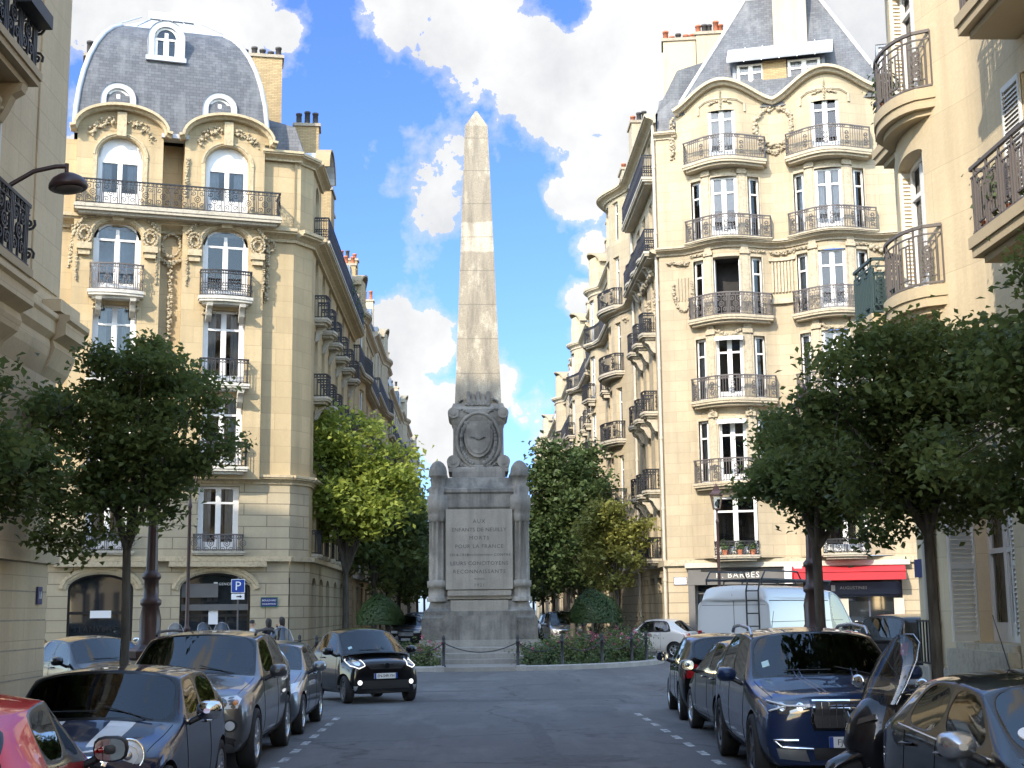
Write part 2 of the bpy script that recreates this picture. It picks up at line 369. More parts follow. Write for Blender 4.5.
# cars
simple('tyre', (0.018, 0.018, 0.019), 0.85); simple('car_trim', (0.008, 0.008, 0.009), 0.25); simple('black_plastic', (0.016, 0.016, 0.017), 0.55); simple('under', (0.008, 0.008, 0.008), 0.9)
simple('alloy', (0.55, 0.56, 0.58), 0.25, 0.85); simple('dark_alloy', (0.10, 0.10, 0.105), 0.3, 0.8); simple('chrome', (0.80, 0.80, 0.80), 0.08, 1.0)
simple('lens', (0.62, 0.64, 0.66), 0.12, 0.0, 0.9, 1.0); simple('lens_dark', (0.05, 0.053, 0.06), 0.06, 0.2, 0.9, 1.0)
simple('tail_red', (0.38, 0.012, 0.015), 0.1, 0, 0.8, 1.0); simple('amber', (0.55, 0.18, 0.03), 0.15, 0, 0.8, 1.0)
simple('plate_white', (0.78, 0.78, 0.76), 0.4); simple('plate_letter', (0.01, 0.01, 0.012), 0.5)
simple('sticker', (0.45, 0.62, 0.62), 0.5); simple('mirror_glass', (0.55, 0.58, 0.58), 0.03, 1.0)
glass_mat('car_glass', (0.40, 0.44, 0.44), 0.015); simple('cabin_dark', (0.014, 0.014, 0.015), 0.85); simple('seat_cloth', (0.030, 0.030, 0.033), 0.9, var=0.2); simple('cabin_grey', (0.10, 0.10, 0.10), 0.9)
# people
simple('skin', (0.45, 0.27, 0.19), 0.6, var=0.08, vscale=20); simple('hair_dark', (0.015, 0.011, 0.009), 0.6, var=0.3, vscale=30)
simple('cloth_black', (0.018, 0.018, 0.021), 0.9, var=0.2); simple('cloth_white', (0.55, 0.54, 0.53), 0.9, var=0.1); simple('denim', (0.05, 0.07, 0.12), 0.9, var=0.2)
# ------------------------------------------------------------------ camera, sun, sky
cam_d = bpy.data.cameras.new('camera'); cam = bpy.data.objects.new('camera', cam_d); col.objects.link(cam); sc.camera = cam
cam_d.sensor_width = 36; cam_d.lens = 36*1380/1024; cam_d.clip_start = 0.1; cam_d.clip_end = 4000
CM = Matrix.Rotation(R_(-1.737), 4, 'Z') @ Matrix.Rotation(pi/2+R_(9.28), 4, 'X') @ Matrix.Rotation(-R_(0.6), 4, 'Z')
cam.matrix_world = Matrix.Translation((0, 0, 1.9)) @ CM
def skydir(px, py): return (CM.to_3x3() @ Vector(((px-512)/1380, -(py-384)/1380, -1))).normalized()
SUN_A, SUN_E = 29.0, 33.0
sd = bpy.data.lights.new('sun', 'SUN'); so = bpy.data.objects.new('sun', sd); col.objects.link(so)
sd.energy = 2.0; sd.angle = R_(0.6); sd.color = (1.0, 0.895, 0.73); so.rotation_euler = (R_(90-SUN_E), 0, R_(-SUN_A)); so.location = (-30, -40, 60)
w = bpy.data.worlds.new('World'); sc.world = w; w.use_nodes = True; nt = w.node_tree; bg = nt.nodes['Background']
sk = N(nt, 'ShaderNodeTexSky', sky_type='NISHITA', sun_disc=False); sk.sun_elevation = R_(SUN_E); sk.sun_rotation = R_(180+SUN_A)
sk.altitude = 50; sk.air_density = 1.0; sk.dust_density = 0.6; sk.ozone_density = 2.2
tc = N(nt, 'ShaderNodeTexCoord'); V = tc.outputs['Generated']
nz = noise(nt, V, 8.0, 10, 0.60); nz2 = noise(nt, V, 34.0, 6, 0.6)
mask = None
CL = [(405, 10, 50), (465, 30, 75), (530, 45, 95), (600, 60, 100), (650, 110, 90), (560, 110, 60), (640, 20, 110), (700, 60, 120),
      (500, 0, 60), (235, 5, 42), (170, -5, 50), (110, 5, 70), (280, 30, 20), (605, 175, 60), (585, 205, 52), (600, 250, 55), (640, 200, 70), (580, 300, 45), (600, 340, 60),
      (385, 345, 50), (400, 395, 55), (440, 415, 50), (430, 350, 40), (505, 385, 42), (535, 410, 45), (350, 400, 80), (560, 440, 60), (470, 445, 60), (300, 420, 60),
      (-250, 100, 260), (-500, 300, 200), (1250, 60, 260), (1500, 250, 220), (880, 20, 120)]
for px, py, rr in CL:
    d = N(nt, 'ShaderNodeVectorMath', operation='DISTANCE'); L(nt, V, d.inputs[0]); d.inputs[1].default_value = skydir(px, py)
    mr = N(nt, 'ShaderNodeMapRange', interpolation_type='SMOOTHSTEP'); L(nt, d.outputs['Value'], mr.inputs[0]); mr.inputs[1].default_value = rr*1.35/1380; mr.inputs[2].default_value = 0.0
    if mask is None: mask = mr.outputs[0]
    else:
        mx = N(nt, 'ShaderNodeMath', operation='MAXIMUM'); L(nt, mask, mx.inputs[0]); L(nt, mr.outputs[0], mx.inputs[1]); mask = mx.outputs[0]
# a loose deck elsewhere in the sky (for reflections and other views)
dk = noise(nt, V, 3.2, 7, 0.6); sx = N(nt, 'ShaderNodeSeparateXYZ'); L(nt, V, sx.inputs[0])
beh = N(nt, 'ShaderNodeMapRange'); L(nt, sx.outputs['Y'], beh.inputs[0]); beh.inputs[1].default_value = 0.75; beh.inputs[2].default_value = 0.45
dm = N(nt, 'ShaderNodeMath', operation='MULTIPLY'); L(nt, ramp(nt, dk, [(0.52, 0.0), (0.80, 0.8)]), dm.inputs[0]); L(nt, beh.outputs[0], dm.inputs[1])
mx = N(nt, 'ShaderNodeMath', operation='MAXIMUM'); L(nt, mask, mx.inputs[0]); L(nt, dm.outputs[0], mx.inputs[1]); mask = mx.outputs[0]
a1 = N(nt, 'ShaderNodeMath', operation='MULTIPLY_ADD'); L(nt, nz, a1.inputs[0]); a1.inputs[1].default_value = 4.6; a1.inputs[2].default_value = -2.42
a2 = N(nt, 'ShaderNodeMath', operation='MULTIPLY_ADD'); L(nt, nz2, a2.inputs[0]); a2.inputs[1].default_value = 0.9; L(nt, a1.outputs[0], a2.inputs[2])
a3 = N(nt, 'ShaderNodeMath', operation='MULTIPLY_ADD'); L(nt, mask, a3.inputs[0]); a3.inputs[1].default_value = 1.36; L(nt, a2.outputs[0], a3.inputs[2])
dens = ramp(nt, a3.outputs[0], [(0.70, 0.0), (1.02, 0.5), (1.45, 1.0)])
off = N(nt, 'ShaderNodeVectorMath', operation='ADD'); L(nt, V, off.inputs[0]); off.inputs[1].default_value = (0.012, 0.0, -0.022)
shn = noise(nt, off.outputs[0], 11.0, 6, 0.6)
shade = ramp(nt, shn, [(0.40, (2.35, 2.35, 2.35)), (0.72, (1.65, 1.7, 1.8))])
CLOUD_GAIN = 1.0
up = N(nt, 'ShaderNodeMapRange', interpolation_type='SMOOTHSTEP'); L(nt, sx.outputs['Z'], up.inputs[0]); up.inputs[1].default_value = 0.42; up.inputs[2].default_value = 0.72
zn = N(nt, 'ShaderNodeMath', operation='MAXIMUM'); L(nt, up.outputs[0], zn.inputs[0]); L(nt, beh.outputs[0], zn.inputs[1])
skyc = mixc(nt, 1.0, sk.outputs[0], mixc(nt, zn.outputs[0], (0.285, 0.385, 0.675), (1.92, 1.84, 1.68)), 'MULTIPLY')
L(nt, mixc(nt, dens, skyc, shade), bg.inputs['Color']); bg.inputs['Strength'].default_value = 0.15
sc.view_settings.view_transform = 'Standard'; sc.view_settings.look = 'None'; sc.view_settings.exposure = 1.57; sc.view_settings.gamma = 1.0
sc.render.engine = 'CYCLES'; sc.cycles.use_denoising = True; sc.cycles.max_bounces = 8; sc.cycles.transparent_max_bounces = 12
sc.cycles.sample_clamp_indirect = 6.0; sc.cycles.caustics_reflective = False; sc.cycles.caustics_refractive = False

# ------------------------------------------------------------------ ground
def sheet(name, poly, z, mat):
    mb = MB(); mb.add([(x, y, z) for x, y in poly], 0); return tag(build(mb, name, [mat]), kind='structure')
sheet('ground', [(-1500, -800), (1500, -800), (1500, 2500), (-1500, 2500)], -0.06, 'pavement')
sheet('road', [(-70, -40), (70, -40), (70, 330), (-70, 330)], 0.0, 'asphalt')
def offset_poly(p, d):
    """inset a counter-clockwise polygon"""
    q = []; k = len(p)
    for i in range(k):
        a, b, c = Vector(p[i-1]), Vector(p[i]), Vector(p[(i+1) % k])
        e1 = (b-a).normalized(); e2 = (c-b).normalized(); n1 = Vector((-e1.y, e1.x)); n2 = Vector((-e2.y, e2.x))
        m = (n1+n2); m = m/max(0.3, m.length_squared)*2; q.append((b.x+m.x*d*1.0, b.y+m.y*d*1.0))
    return q
def arc(cx, cy, r, a0, a1, k=8): return [(cx+r*math.cos(R_(a0+(a1-a0)*i/k)), cy+r*math.sin(R_(a0+(a1-a0)*i/k))) for i in range(k+1)]
def pavement(name, poly, h=0.13, top='pavement', kw=0.22):
    inn = offset_poly(poly, kw); k = len(poly); mb = MB()
    for i in range(k):
        j = (i+1) % k
        mb.add([(*poly[i], -0.05), (*poly[j], -0.05), (*poly[j], h), (*poly[i], h)], 1); mb.add([(*poly[i], h), (*poly[j], h), (*inn[j], h), (*inn[i], h)], 1)
    mb.add([(*p, h) for p in inn], 0); return tag(build(mb, name, [top, 'granite']), kind='structure')
pavement('sidewalk', [(-40, -30), (-4.75, -30), (-4.75, 21.5)]+arc(-7.25, 23.5, 2.5, 0, 90)[1:]+[(-40, 26.0)])
pavement('sidewalk', [(40, 27.4)]+[(8.2, 27.4)]+arc(8.2, 24.4, 3.0, 90, 180)[1:]+[(5.2, -30), (40, -30)])
c16, s16 = math.cos(R_(16)), math.sin(R_(16))
pavement('sidewalk', [(-40, 39.3), (-6.6+2.6*s16, 51.8-2.6*c16)]+[(-4.6, 52.2), (-4.25, 54.5), (-4.25, 300), (-40, 300)])
pavement('sidewalk', [(6.7, 300), (6.7, 59.5), (7.4, 57.2), (9.2, 55.7), (40, 46.8), (40, 300)])
mk = MB()
for x0, y0, x1, y1, n in ((-2.44, 16.0, -2.44, 26.2, 9), (3.06, 15.0, 3.0, 26.4, 10)):
    for i in range(n):
        a = i/n; b = a+0.5/n; xa, ya, xb, yb = x0+(x1-x0)*a, y0+(y1-y0)*a, x0+(x1-x0)*b, y0+(y1-y0)*b
        mk.add([(xa-0.055, ya, 0.004), (xa+0.055, ya, 0.004), (xb+0.055, yb, 0.004), (xb-0.055, yb, 0.004)])
for a0 in range(188, 352, 3):    # worn line round the island
    if 236 < a0 < 300 or a0 % 2: continue
tag(build(mk, 'road_markings', ['road_paint']), kind='structure')
pt = MB()
def blob(cx, cy, rx, ry, z, seed):
    g = random.Random(seed); return [(cx+rx*math.cos(2*pi*i/18)*(1+g.uniform(-0.15, 0.15)), cy+ry*math.sin(2*pi*i/18)*(1+g.uniform(-0.15, 0.15)), z) for i in range(18)]
for i, (x, y, rx, ry) in enumerate(((0.3, 30, 1.4, 0.35), (-1.0, 33.5, 1.1, 0.3), (1.3, 18.2, 0.8, 0.5), (2.3, 27, 0.5, 0.8), (-0.6, 38, 1.5, 0.4), (1.9, 36, 0.9, 0.3))):
    pt.add(blob(x, y, rx, ry, 0.003, i))
for x0, x1, y0, y1 in ((0.9, 1.15, 15, 24), (2.2, 3.4, 30, 31.4)):
    g = random.Random(int(y0)); k = 24; pt.add([(x0+g.uniform(-.03, .03), y0+(y1-y0)*i/k, 0.0025) for i in range(k+1)]+[(x1+g.uniform(-.03, .03), y1-(y1-y0)*i/k, 0.0025) for i in range(k+1)])
tag(build(pt, 'road_patch', ['asphalt_patch']), kind='structure')
# ------------------------------------------------------------------ facade kit
class Face:
    """a wall plane in (u along, n outward, z up); bump(u) pushes the whole wall outward (rounded bays)"""
    def __init__(s, O, ang, bump=None):
        s.O = Vector((O[0], O[1], 0)); a = R_(ang)
        s.T = Vector((math.cos(a), math.sin(a), 0)); s.N = Vector((math.sin(a), -math.cos(a), 0)); s.b = bump or (lambda u: 0.0); s.curved = bump is not None
    def P(s, u, n, z):
        return s.O + s.T*u + s.N*(n+s.b(u)) + Vector((0, 0, z))
    def frame(s, u, n, z):
        d = (s.b(u+0.02)-s.b(u-0.02))/0.04
        t = (s.T+s.N*d).normalized(); inn = Vector((-t.y, t.x, 0)); 
        m = Matrix((t, inn, Vector((0, 0, 1)))).transposed().to_4x4()
        return Matrix.Translation(s.P(u, n, z)) @ m
    def us(s, u0, u1, du=0.25):
        if not s.curved: return [u0, u1]
        k = max(1, int(math.ceil(abs(u1-u0)/du))); return [u0+(u1-u0)*i/k for i in range(k+1)]

def fbox(mb, F, u0, u1, n0, n1, z0, z1, m=0, du=0.25, nf=None):
    """block on the wall from n0 to n1; nf(u): extra outward offset of the front"""
    U = F.us(u0, u1, du) if nf is None else [u0+(u1-u0)*i/max(2, int(abs(u1-u0)/0.15)) for i in range(max(2, int(abs(u1-u0)/0.15))+1)]
    e = (lambda u: 0.0) if nf is None else nf
    A = lambda u, k: F.P(u, (n1+e(u)) if k else n0, 0)
    zz = lambda p, z: (p.x, p.y, z)
    for a, b in zip(U[:-1], U[1:]):
        la, lb = a, b
        fa, fb, ba, bb = A(a, 1), A(b, 1), A(a, 0), A(b, 0)
        mb.add([zz(fa, z0), zz(fb, z0), zz(fb, z1), zz(fa, z1)], m, [(la, z0), (lb, z0), (lb, z1), (la, z1)])
        mb.add([zz(ba, z1), zz(fa, z1), zz(fb, z1), zz(bb, z1)], m, [(la, n0), (la, n1), (lb, n1), (lb, n0)])
        mb.add([zz(ba, z0), zz(bb, z0), zz(fb, z0), zz(fa, z0)], m, [(la, n0), (lb, n0), (lb, n1), (la, n1)])
    for u, in ((U[0],), (U[-1],)):
        f, b = A(u, 1), A(u, 0)
        mb.add([zz(b, z0), zz(f, z0), zz(f, z1), zz(b, z1)], m, [(n0, z0), (n1, z0), (n1, z1), (n0, z1)])

def moulding(mb, F, u0, u1, prof, m=0, du=0.25, ends=True):
    """prof: list of (n, z) going from the wall bottom round to the wall top, swept along the wall"""
    U = F.us(u0, u1, du); rows = []; uv = []
    for u in U:
        rows.append([F.P(u, n, z) for n, z in prof]); 
        l = 0; q = []
        for i, (n, z) in enumerate(prof):
            if i: l += math.hypot(n-prof[i-1][0], z-prof[i-1][1])
            q.append((u, l))
        uv.append(q)
    mb.grid(rows, m, False, False, uv)
    if ends: mb.add(rows[0], m); mb.add(rows[-1], m)
def cornice(mb, F, u0, u1, z0, z1, proj, m=0, du=0.25):
    h = z1-z0
    moulding(mb, F, u0, u1, [(0, z0), (proj*0.22, z0), (proj*0.22, z0+h*0.22), (proj*0.45, z0+h*0.42), (proj*0.85, z0+h*0.55), (proj*0.85, z0+h*0.66), (proj, z0+h*0.72), (proj, z1-0.02*h), (proj*0.93, z1), (0, z1+0.02)], m, du)

def arch_z(op, u):
    uc, z, w, h, rise = op[:5]
    x = min(1.0, abs(u-uc)/(w/2)); return z+h-rise+rise*math.sqrt(max(0, 1-x*x))
def wall(mb, F, u0, u1, z0, z1, ops=(), n=0.0, depth=0.32, m=0, mroom=1, du=0.25, room=0.8):
    """a wall sheet with real openings, reveals and a dim room behind each of them"""
    us = set([round(u0, 4), round(u1, 4)]); zs = set([round(z0, 4), round(z1, 4)])
    O = []
    for op in ops:
        uc, z, w, h, rise = op[:5]
        a, b, c, d = uc-w/2, uc+w/2, z, z+h
        if b < u0 or a > u1 or d < z0 or c > z1: continue
        O.append((a, b, c, d, op))
        for v in (a, b):
            if u0 < v < u1: us.add(round(v, 4))
        for v in (c, d):
            if z0 < v < z1: zs.add(round(v, 4))
    us = sorted(us); zs = sorted(zs)
    if F.curved:
        f = []
        for a, b in zip(us[:-1], us[1:]): f += F.us(a, b, du)[:-1]
        us = f+[us[-1]]
    for a, b in zip(us[:-1], us[1:]):
        zrun = None
        for c, d in zip(zs[:-1], zs[1:]):
            mu, mz = (a+b)/2, (c+d)/2
            if any(A-1e-4 < mu < B+1e-4 and C < mz < D for A, B, C, D, _ in O): continue
            mb.add([F.P(a, n, c), F.P(b, n, c), F.P(b, n, d), F.P(a, n, d)], m, [(a, c), (b, c), (b, d), (a, d)])
    for A, B, C, D, op in O:
        rise = op[4]; sp = D-rise; q = F.frame(op[0], n, 0); 
        def Q(u, dd, z): return F.P(u, n-dd, z)
        for uu in (A, B):
            mb.add([Q(uu, 0, C), Q(uu, depth, C), Q(uu, depth, sp), Q(uu, 0, sp)], m, [(0, C), (depth, C), (depth, sp), (0, sp)])
        mb.add([Q(A, 0, C), Q(B, 0, C), Q(B, depth, C), Q(A, depth, C)], m, [(A, 0), (B, 0), (B, depth), (A, depth)])
        if rise < 1e-3:
            mb.add([Q(A, 0, D), Q(B, 0, D), Q(B, depth, D), Q(A, depth, D)], m, [(A, 0), (B, 0), (B, depth), (A, depth)])
        else:
            K = 14
            for i in range(K):
                a = A+(B-A)*(0.5-0.5*math.cos(pi*i/K)); b = A+(B-A)*(0.5-0.5*math.cos(pi*(i+1)/K))
                za, zb = arch_z(op, a), arch_z(op, b)
                mb.add([Q(a, 0, za), Q(b, 0, zb), Q(b, 0, D), Q(a, 0, D)], m, [(a, za), (b, zb), (b, D), (a, D)])
                mb.add([Q(a, 0, za), Q(b, 0, zb), Q(b, depth, zb), Q(a, depth, za)], m, [(a, 0), (b, 0), (b, depth), (a, depth)])
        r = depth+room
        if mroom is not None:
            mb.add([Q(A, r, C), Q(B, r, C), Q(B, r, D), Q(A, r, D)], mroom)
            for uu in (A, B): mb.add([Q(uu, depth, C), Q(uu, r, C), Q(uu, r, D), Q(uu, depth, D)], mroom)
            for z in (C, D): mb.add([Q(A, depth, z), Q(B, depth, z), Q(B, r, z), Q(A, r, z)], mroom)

# ---- windows: cached meshes in their own frame (x along, y inward, z up from the sill)
WC = {}
def win_meshes(w, h, rise=0.0, style='french'):
    key = (round(w, 2), round(h, 2), round(rise, 2), style)
    if key in WC: return WC[key]
    f = MB(); J = 0.07 if w < 0.9 else 0.09
    if style in ('jambs', 'arch_blind'): J = 0.17
    B = lambda x0, x1, z0, z1, y0=0.0, y1=0.07, m=0: f.box((x0, y0, z0), (x1, y1, z1), m)
    B(-w/2, -w/2+J, 0, h); B(w/2-J, w/2, 0, h); B(-w/2+J, w/2-J, 0, 0.09, 0.002, 0.07)
    if rise > 0:
        K = 14; spz = h-rise
        for i in range(K):   # arched head of the frame
            a = pi*i/K; b = pi*(i+1)/K
            def pt(t, k): return ((w/2-k)*-math.cos(t), spz+(rise-k)*math.sin(t))
            q = [pt(a, 0), pt(b, 0), pt(b, 0.085), pt(a, 0.085)]
            f.add([(x, 0.0, z) for x, z in q]); f.add([(q[3][0], 0, q[3][1]), (q[2][0], 0, q[2][1]), (q[2][0], 0.07, q[2][1]), (q[3][0], 0.07, q[3][1])])
    else: B(-w/2+J, w/2-J, h-0.09, h, 0.002, 0.07)
    top = h-(rise if rise else 0)
    if style == 'single':
        B(-0.0, 0.0, 0, 0)
        tz = h*0.72; B(-w/2+J, w/2-J, tz-0.035, tz+0.035, -0.01, 0.06)
    elif style == 'arch_blind':   # white blind head over a tall glazed pair
        K = 14; spz = h-rise; poly = [((w/2-0.03)*-math.cos(pi*i/K), spz+(rise-0.03)*math.sin(pi*i/K)) for i in range(K+1)]
        f.add([(x, 0.02, z) for x, z in poly]+[(w/2-0.03, 0.02, spz-0.12), (-w/2+0.03, 0.02, spz-0.12)])
        B(-w/2+J, w/2-J, spz-0.2, spz-0.1, -0.01, 0.06); B(-0.085, 0.085, 0.09, spz-0.2, -0.015, 0.06)
        B(-w/2+J, w/2-J, 0.09, 0.5, 0.01, 0.05)
    else:
        B(-0.065, 0.065, 0.09, h-0.09-0.3*rise, -0.015, 0.06)
        tz = h*0.74 if style != 'plain' else h*0.6
        B(-w/2+J, w/2-J, tz-0.04, tz+0.04, -0.010, 0.058)
        for sx in (-1, 1):
            x0, x1 = sorted((sx*0.065, sx*(w/2-J))); B(x0, x0+0.035, 0.09, top-0.09, 0.006, 0.056); B(x1-0.035, x1, 0.09, top-0.09, 0.006, 0.056)
        if h > 2.0: B(-w/2+J, w/2-J, 0.09, 0.30, 0.008, 0.05)
    g = MB(); g.add([(-w/2+0.01, 0.035, 0.01), (w/2-0.01, 0.035, 0.01), (w/2-0.01, 0.035, h-0.01), (-w/2+0.01, 0.035, h-0.01)])
    c = MB(); 
    for sx in (-1, 1):
        rows = [[], []]
        for i in range(13):
            x = sx*(w/2-0.04-(w*0.30)*i/12); y = 0.16+0.035*math.sin(i*1.9)
            rows[0].append((x, y, 0.05)); rows[1].append((x*1.0, y, h-0.06))
        c.grid(rows, 0, False, True)
    bl = MB(); bl.add([(-w/2+0.03, 0.10, h*0.45), (w/2-0.03, 0.10, h*0.45), (w/2-0.03, 0.10, h-0.04), (-w/2+0.03, 0.10, h-0.04)])
    full = MB(); rows = [[], []]
    for i in range(25):
        x = -w/2+0.04+(w-0.08)*i/24; y = 0.14+0.03*math.sin(i*1.7); rows[0].append((x, y, 0.05)); rows[1].append((x, y, h-0.05))
    full.grid(rows, 0, False, True)
    r = dict(frame=f.mesh('window', ['white_paint']), pane=g.mesh('pane', ['window_glass']), curtain=c.mesh('curtain', ['curtain_cloth']), blind=bl.mesh('blind', ['curtain_cloth']), net=full.mesh('curtain', ['curtain_cloth']))
    WC[key] = r; return r
def window(parent, F, op, style='french', inset=0.2, n=0.0, dress=None, pane=True, name='window'):
    uc, z, w, h, rise = op[:5]
    ms = win_meshes(w-0.01, h-0.01, rise, style)
    M = F.frame(uc, n-inset, z+0.005)
    o = link(name, ms['frame'], parent, world=M)
    if pane: link('pane', ms['pane'], o, local=Matrix.Rotation(R_(rnd.uniform(-1.6, 1.6)), 4, 'Z') @ Matrix.Rotation(R_(rnd.uniform(-0.8, 0.8)), 4, 'X'))
    if dress is None:
        dress = rnd.choice(['curtain', 'net', 'blind', None, 'curtain', None])
    if dress and dress != 'none' and dress in ms: link('curtain' if dress != 'blind' else 'blind', ms[dress], o, local=Matrix.Identity(4))
    return o
SHC = {}
def shutter_mesh(w, h, mat='shutter_paint'):
    key = (round(w, 2), round(h, 2), mat)
    if key not in SHC:
        f = MB(); f.box((0, 0, 0), (0.05, 0.04, h)); f.box((w-0.05, 0, 0), (w, 0.04, h)); f.box((0.05, 0.002, 0), (w-0.05, 0.038, 0.09)); f.box((0.05, 0.002, h-0.09), (w-0.05, 0.038, h)); f.box((0.05, 0.002, h*0.5-0.04), (w-0.05, 0.038, h*0.5+0.04))
        k = int(h/0.075)
        for i in range(k):
            z = 0.09+(h-0.2)*i/k; f.add([(0.05, 0.005, z), (w-0.05, 0.005, z), (w-0.05, 0.036, z+0.06), (0.05, 0.036, z+0.06)])
        SHC[key] = f.mesh('shutter', [mat])
    return SHC[key]

# ---- ironwork
class Path:
    def __init__(s, pts):
        s.p = [Vector(p) for p in pts]; s.d = [0]
        for a, b in zip(s.p[:-1], s.p[1:]): s.d.append(s.d[-1]+(b-a).length)
        s.len = s.d[-1]
    def at(s, x):
        x = min(max(x, 0), s.len)
        for i in range(len(s.p)-1):
            if x <= s.d[i+1] or i == len(s.p)-2:
                k = (x-s.d[i])/max(1e-9, s.d[i+1]-s.d[i]); return s.p[i].lerp(s.p[i+1], k), (s.p[i+1]-s.p[i]).normalized()
def bar(mb, a, b, r, m=0):
    """thin square rod"""
    a, b = Vector(a), Vector(b); d = (b-a)
    x = Vector((-d.y, d.x, 0)) if abs(d.z) < 0.9*d.length else Vector((1, 0, 0))
    x = x.normalized()*r; y = d.cross(x).normalized()*r
    mb.grid([[a+x+y, a-x+y, a-x-y, a+x-y], [b+x+y, b-x+y, b-x-y, b+x-y]], m, True, False)
def curl(mb, c, t, r0, a0, turns, r, grow=1.0, k=10, m=0):
    """flat scroll in the plane of t and z"""
    pts = []
    for i in range(k+1):
        f = i/k; a = a0+turns*2*pi*f; rr = r0*(1-grow*f*0.75); pts.append(c+t*(rr*math.cos(a))+Vector((0, 0, rr*math.sin(a))))
    for p, q in zip(pts[:-1], pts[1:]): bar(mb, p, q, r, m)
def railing(mb, pts, h=0.95, style='scroll', r=0.011, m=0, lift=0.05):
    P = Path(pts); Z = Vector((0, 0, 1))
    def rail(z, rr):
        q = [p+Z*z for p in P.p]
        for a, b in zip(q[:-1], q[1:]): bar(mb, a, b, rr, m)
    rail(h, 0.026); rail(lift, 0.016); rail(h-0.13, 0.012)
    step = 0.125 if style != 'dense' else 0.09
    nb = max(2, int(P.len/step))
    unit = 0.62; nu = max(1, round(P.len/unit)); ul = P.len/nu
    if style in ('bars', 'dense'):
        for i in range(nb+1):
            p, t = P.at(P.len*i/nb); bar(mb, p+Z*lift, p+Z*h, r, m)
            if i < nb:
                p2, t2 = P.at(P.len*(i+0.5)/nb); curl(mb, p2+Z*(h-0.065), t2, 0.045, 0, 1, r*0.8, 0, 6, m)
                if style == 'dense':
                    curl(mb, p2+Z*(h*0.45), t2, 0.07, 0.5*pi, 1.1, r, 0.6, 7, m); curl(mb, p2+Z*(h*0.25), t2, 0.07, -0.5*pi, 1.1, r, 0.6, 7, m)
    elif style == 'scroll':
        for j in range(nu):
            s0 = ul*j; s1 = ul*(j+1); mid = (s0+s1)/2
            for x in (s0, s0+0.10*ul, s1-0.10*ul):
                p, t = P.at(x); bar(mb, p+Z*lift, p+Z*h, r*1.15, m)
            c, t = P.at(mid); zc = (h-0.13+lift)/2+0.02
            curl(mb, c+Z*zc, t, 0.11, 0, 1, r, 0, 10, m); curl(mb, c+Z*zc, t, 0.05, 0, 1, r, 0, 6, m)
            for sx in (-1, 1):
                for sz in (-1, 1):
                    cc, tt = P.at(mid+sx*ul*0.24); curl(mb, cc+Z*(zc+sz*0.23), tt*sx, 0.105, sz*0.2*pi, sz*-1.35, r, 1.0, 11, m)
            bar(mb, P.at(mid)[0]+Z*lift, P.at(mid)[0]+Z*(zc-0.11), r, m); bar(mb, P.at(mid)[0]+Z*(zc+0.11), P.at(mid)[0]+Z*(h-0.13), r, m)
            for i in range(4):
                p2, t2 = P.at(s0+ul*(i+0.5)/4); curl(mb, p2+Z*(h-0.065), t2, 0.04, 0, 1, r*0.8, 0, 6, m)
    elif style == 'mixed':     # plain bars with a scrolled panel every so often
        k = 0; x = 0.0
        while x < P.len-1e-3:
            p, t = P.at(x); bar(mb, p+Z*lift, p+Z*h, r, m); 
            p2, t2 = P.at(x+0.0575)
            curl(mb, p2+Z*(h-0.065), t2, 0.04, 0, 1, r*0.8, 0, 6, m)
            if k % 6 in (4,):
                c, t = P.at(x+0.17)
                for zc in (0.24, 0.44, 0.64):
                    for sx in (-1, 1): curl(mb, c+Z*zc, t*sx, 0.10, -0.4*pi, 1.2, r, 0.9, 9, m)
                x += 0.34
            else: x += 0.115
            k += 1
        p, t = P.at(P.len); bar(mb, p+Z*lift, p+Z*h, r, m)
    elif style == 'panels':     # upright panels with a rosette
        x = 0.0; k = 0; npn = max(1, round(P.len/0.46)); w = P.len/npn
        for j in range(npn+1):
            p, t = P.at(w*j); bar(mb, p+Z*lift, p+Z*h, 0.016, m)
            if j == npn: break
            for f in (0.2, 0.8): p, t = P.at(w*(j+f)); bar(mb, p+Z*lift, p+Z*(h-0.13), r*0.8, m)
            for f in (0.38, 0.62): p, t = P.at(w*(j+f)); bar(mb, p+Z*(lift+0.12), p+Z*(h-0.25), r*0.8, m)
            for z in (h-0.25, lift+0.12): bar(mb, P.at(w*(j+0.2))[0]+Z*z, P.at(w*(j+0.8))[0]+Z*z, r*0.8, m)
            if j % 3 == 1:
                c, t = P.at(w*(j+0.5))
                for zc in (h*0.3, h*0.45, h*0.6):
                    curl(mb, c+Z*zc, t, 0.07, 0, 1, r, 0, 8, m); curl(mb, c+Z*zc, t, 0.035, 0, 1, r, 0, 6, m)
def bpath(F, u0, u1, proj, bulge=0.0, ins=0.07, n0=0.0, rnd_c=False):
    """plan of a balcony's edge: returns list of (u, n)"""
    q = [(u0+ins, n0)]
    K = 14
    for i in range(K+1):
        t = i/K; u = u0+ins+(u1-u0-2*ins)*t; n = proj-ins+bulge*(1-(2*t-1)**2)
        if rnd_c: n = n0+(proj-ins-n0)*(max(0.0, 1-abs(2*t-1)**3.2))**0.5 + (0.12 if 0 < i < K else 0)*0
        q.append((u, n))
    q.append((u1-ins, n0)); return q
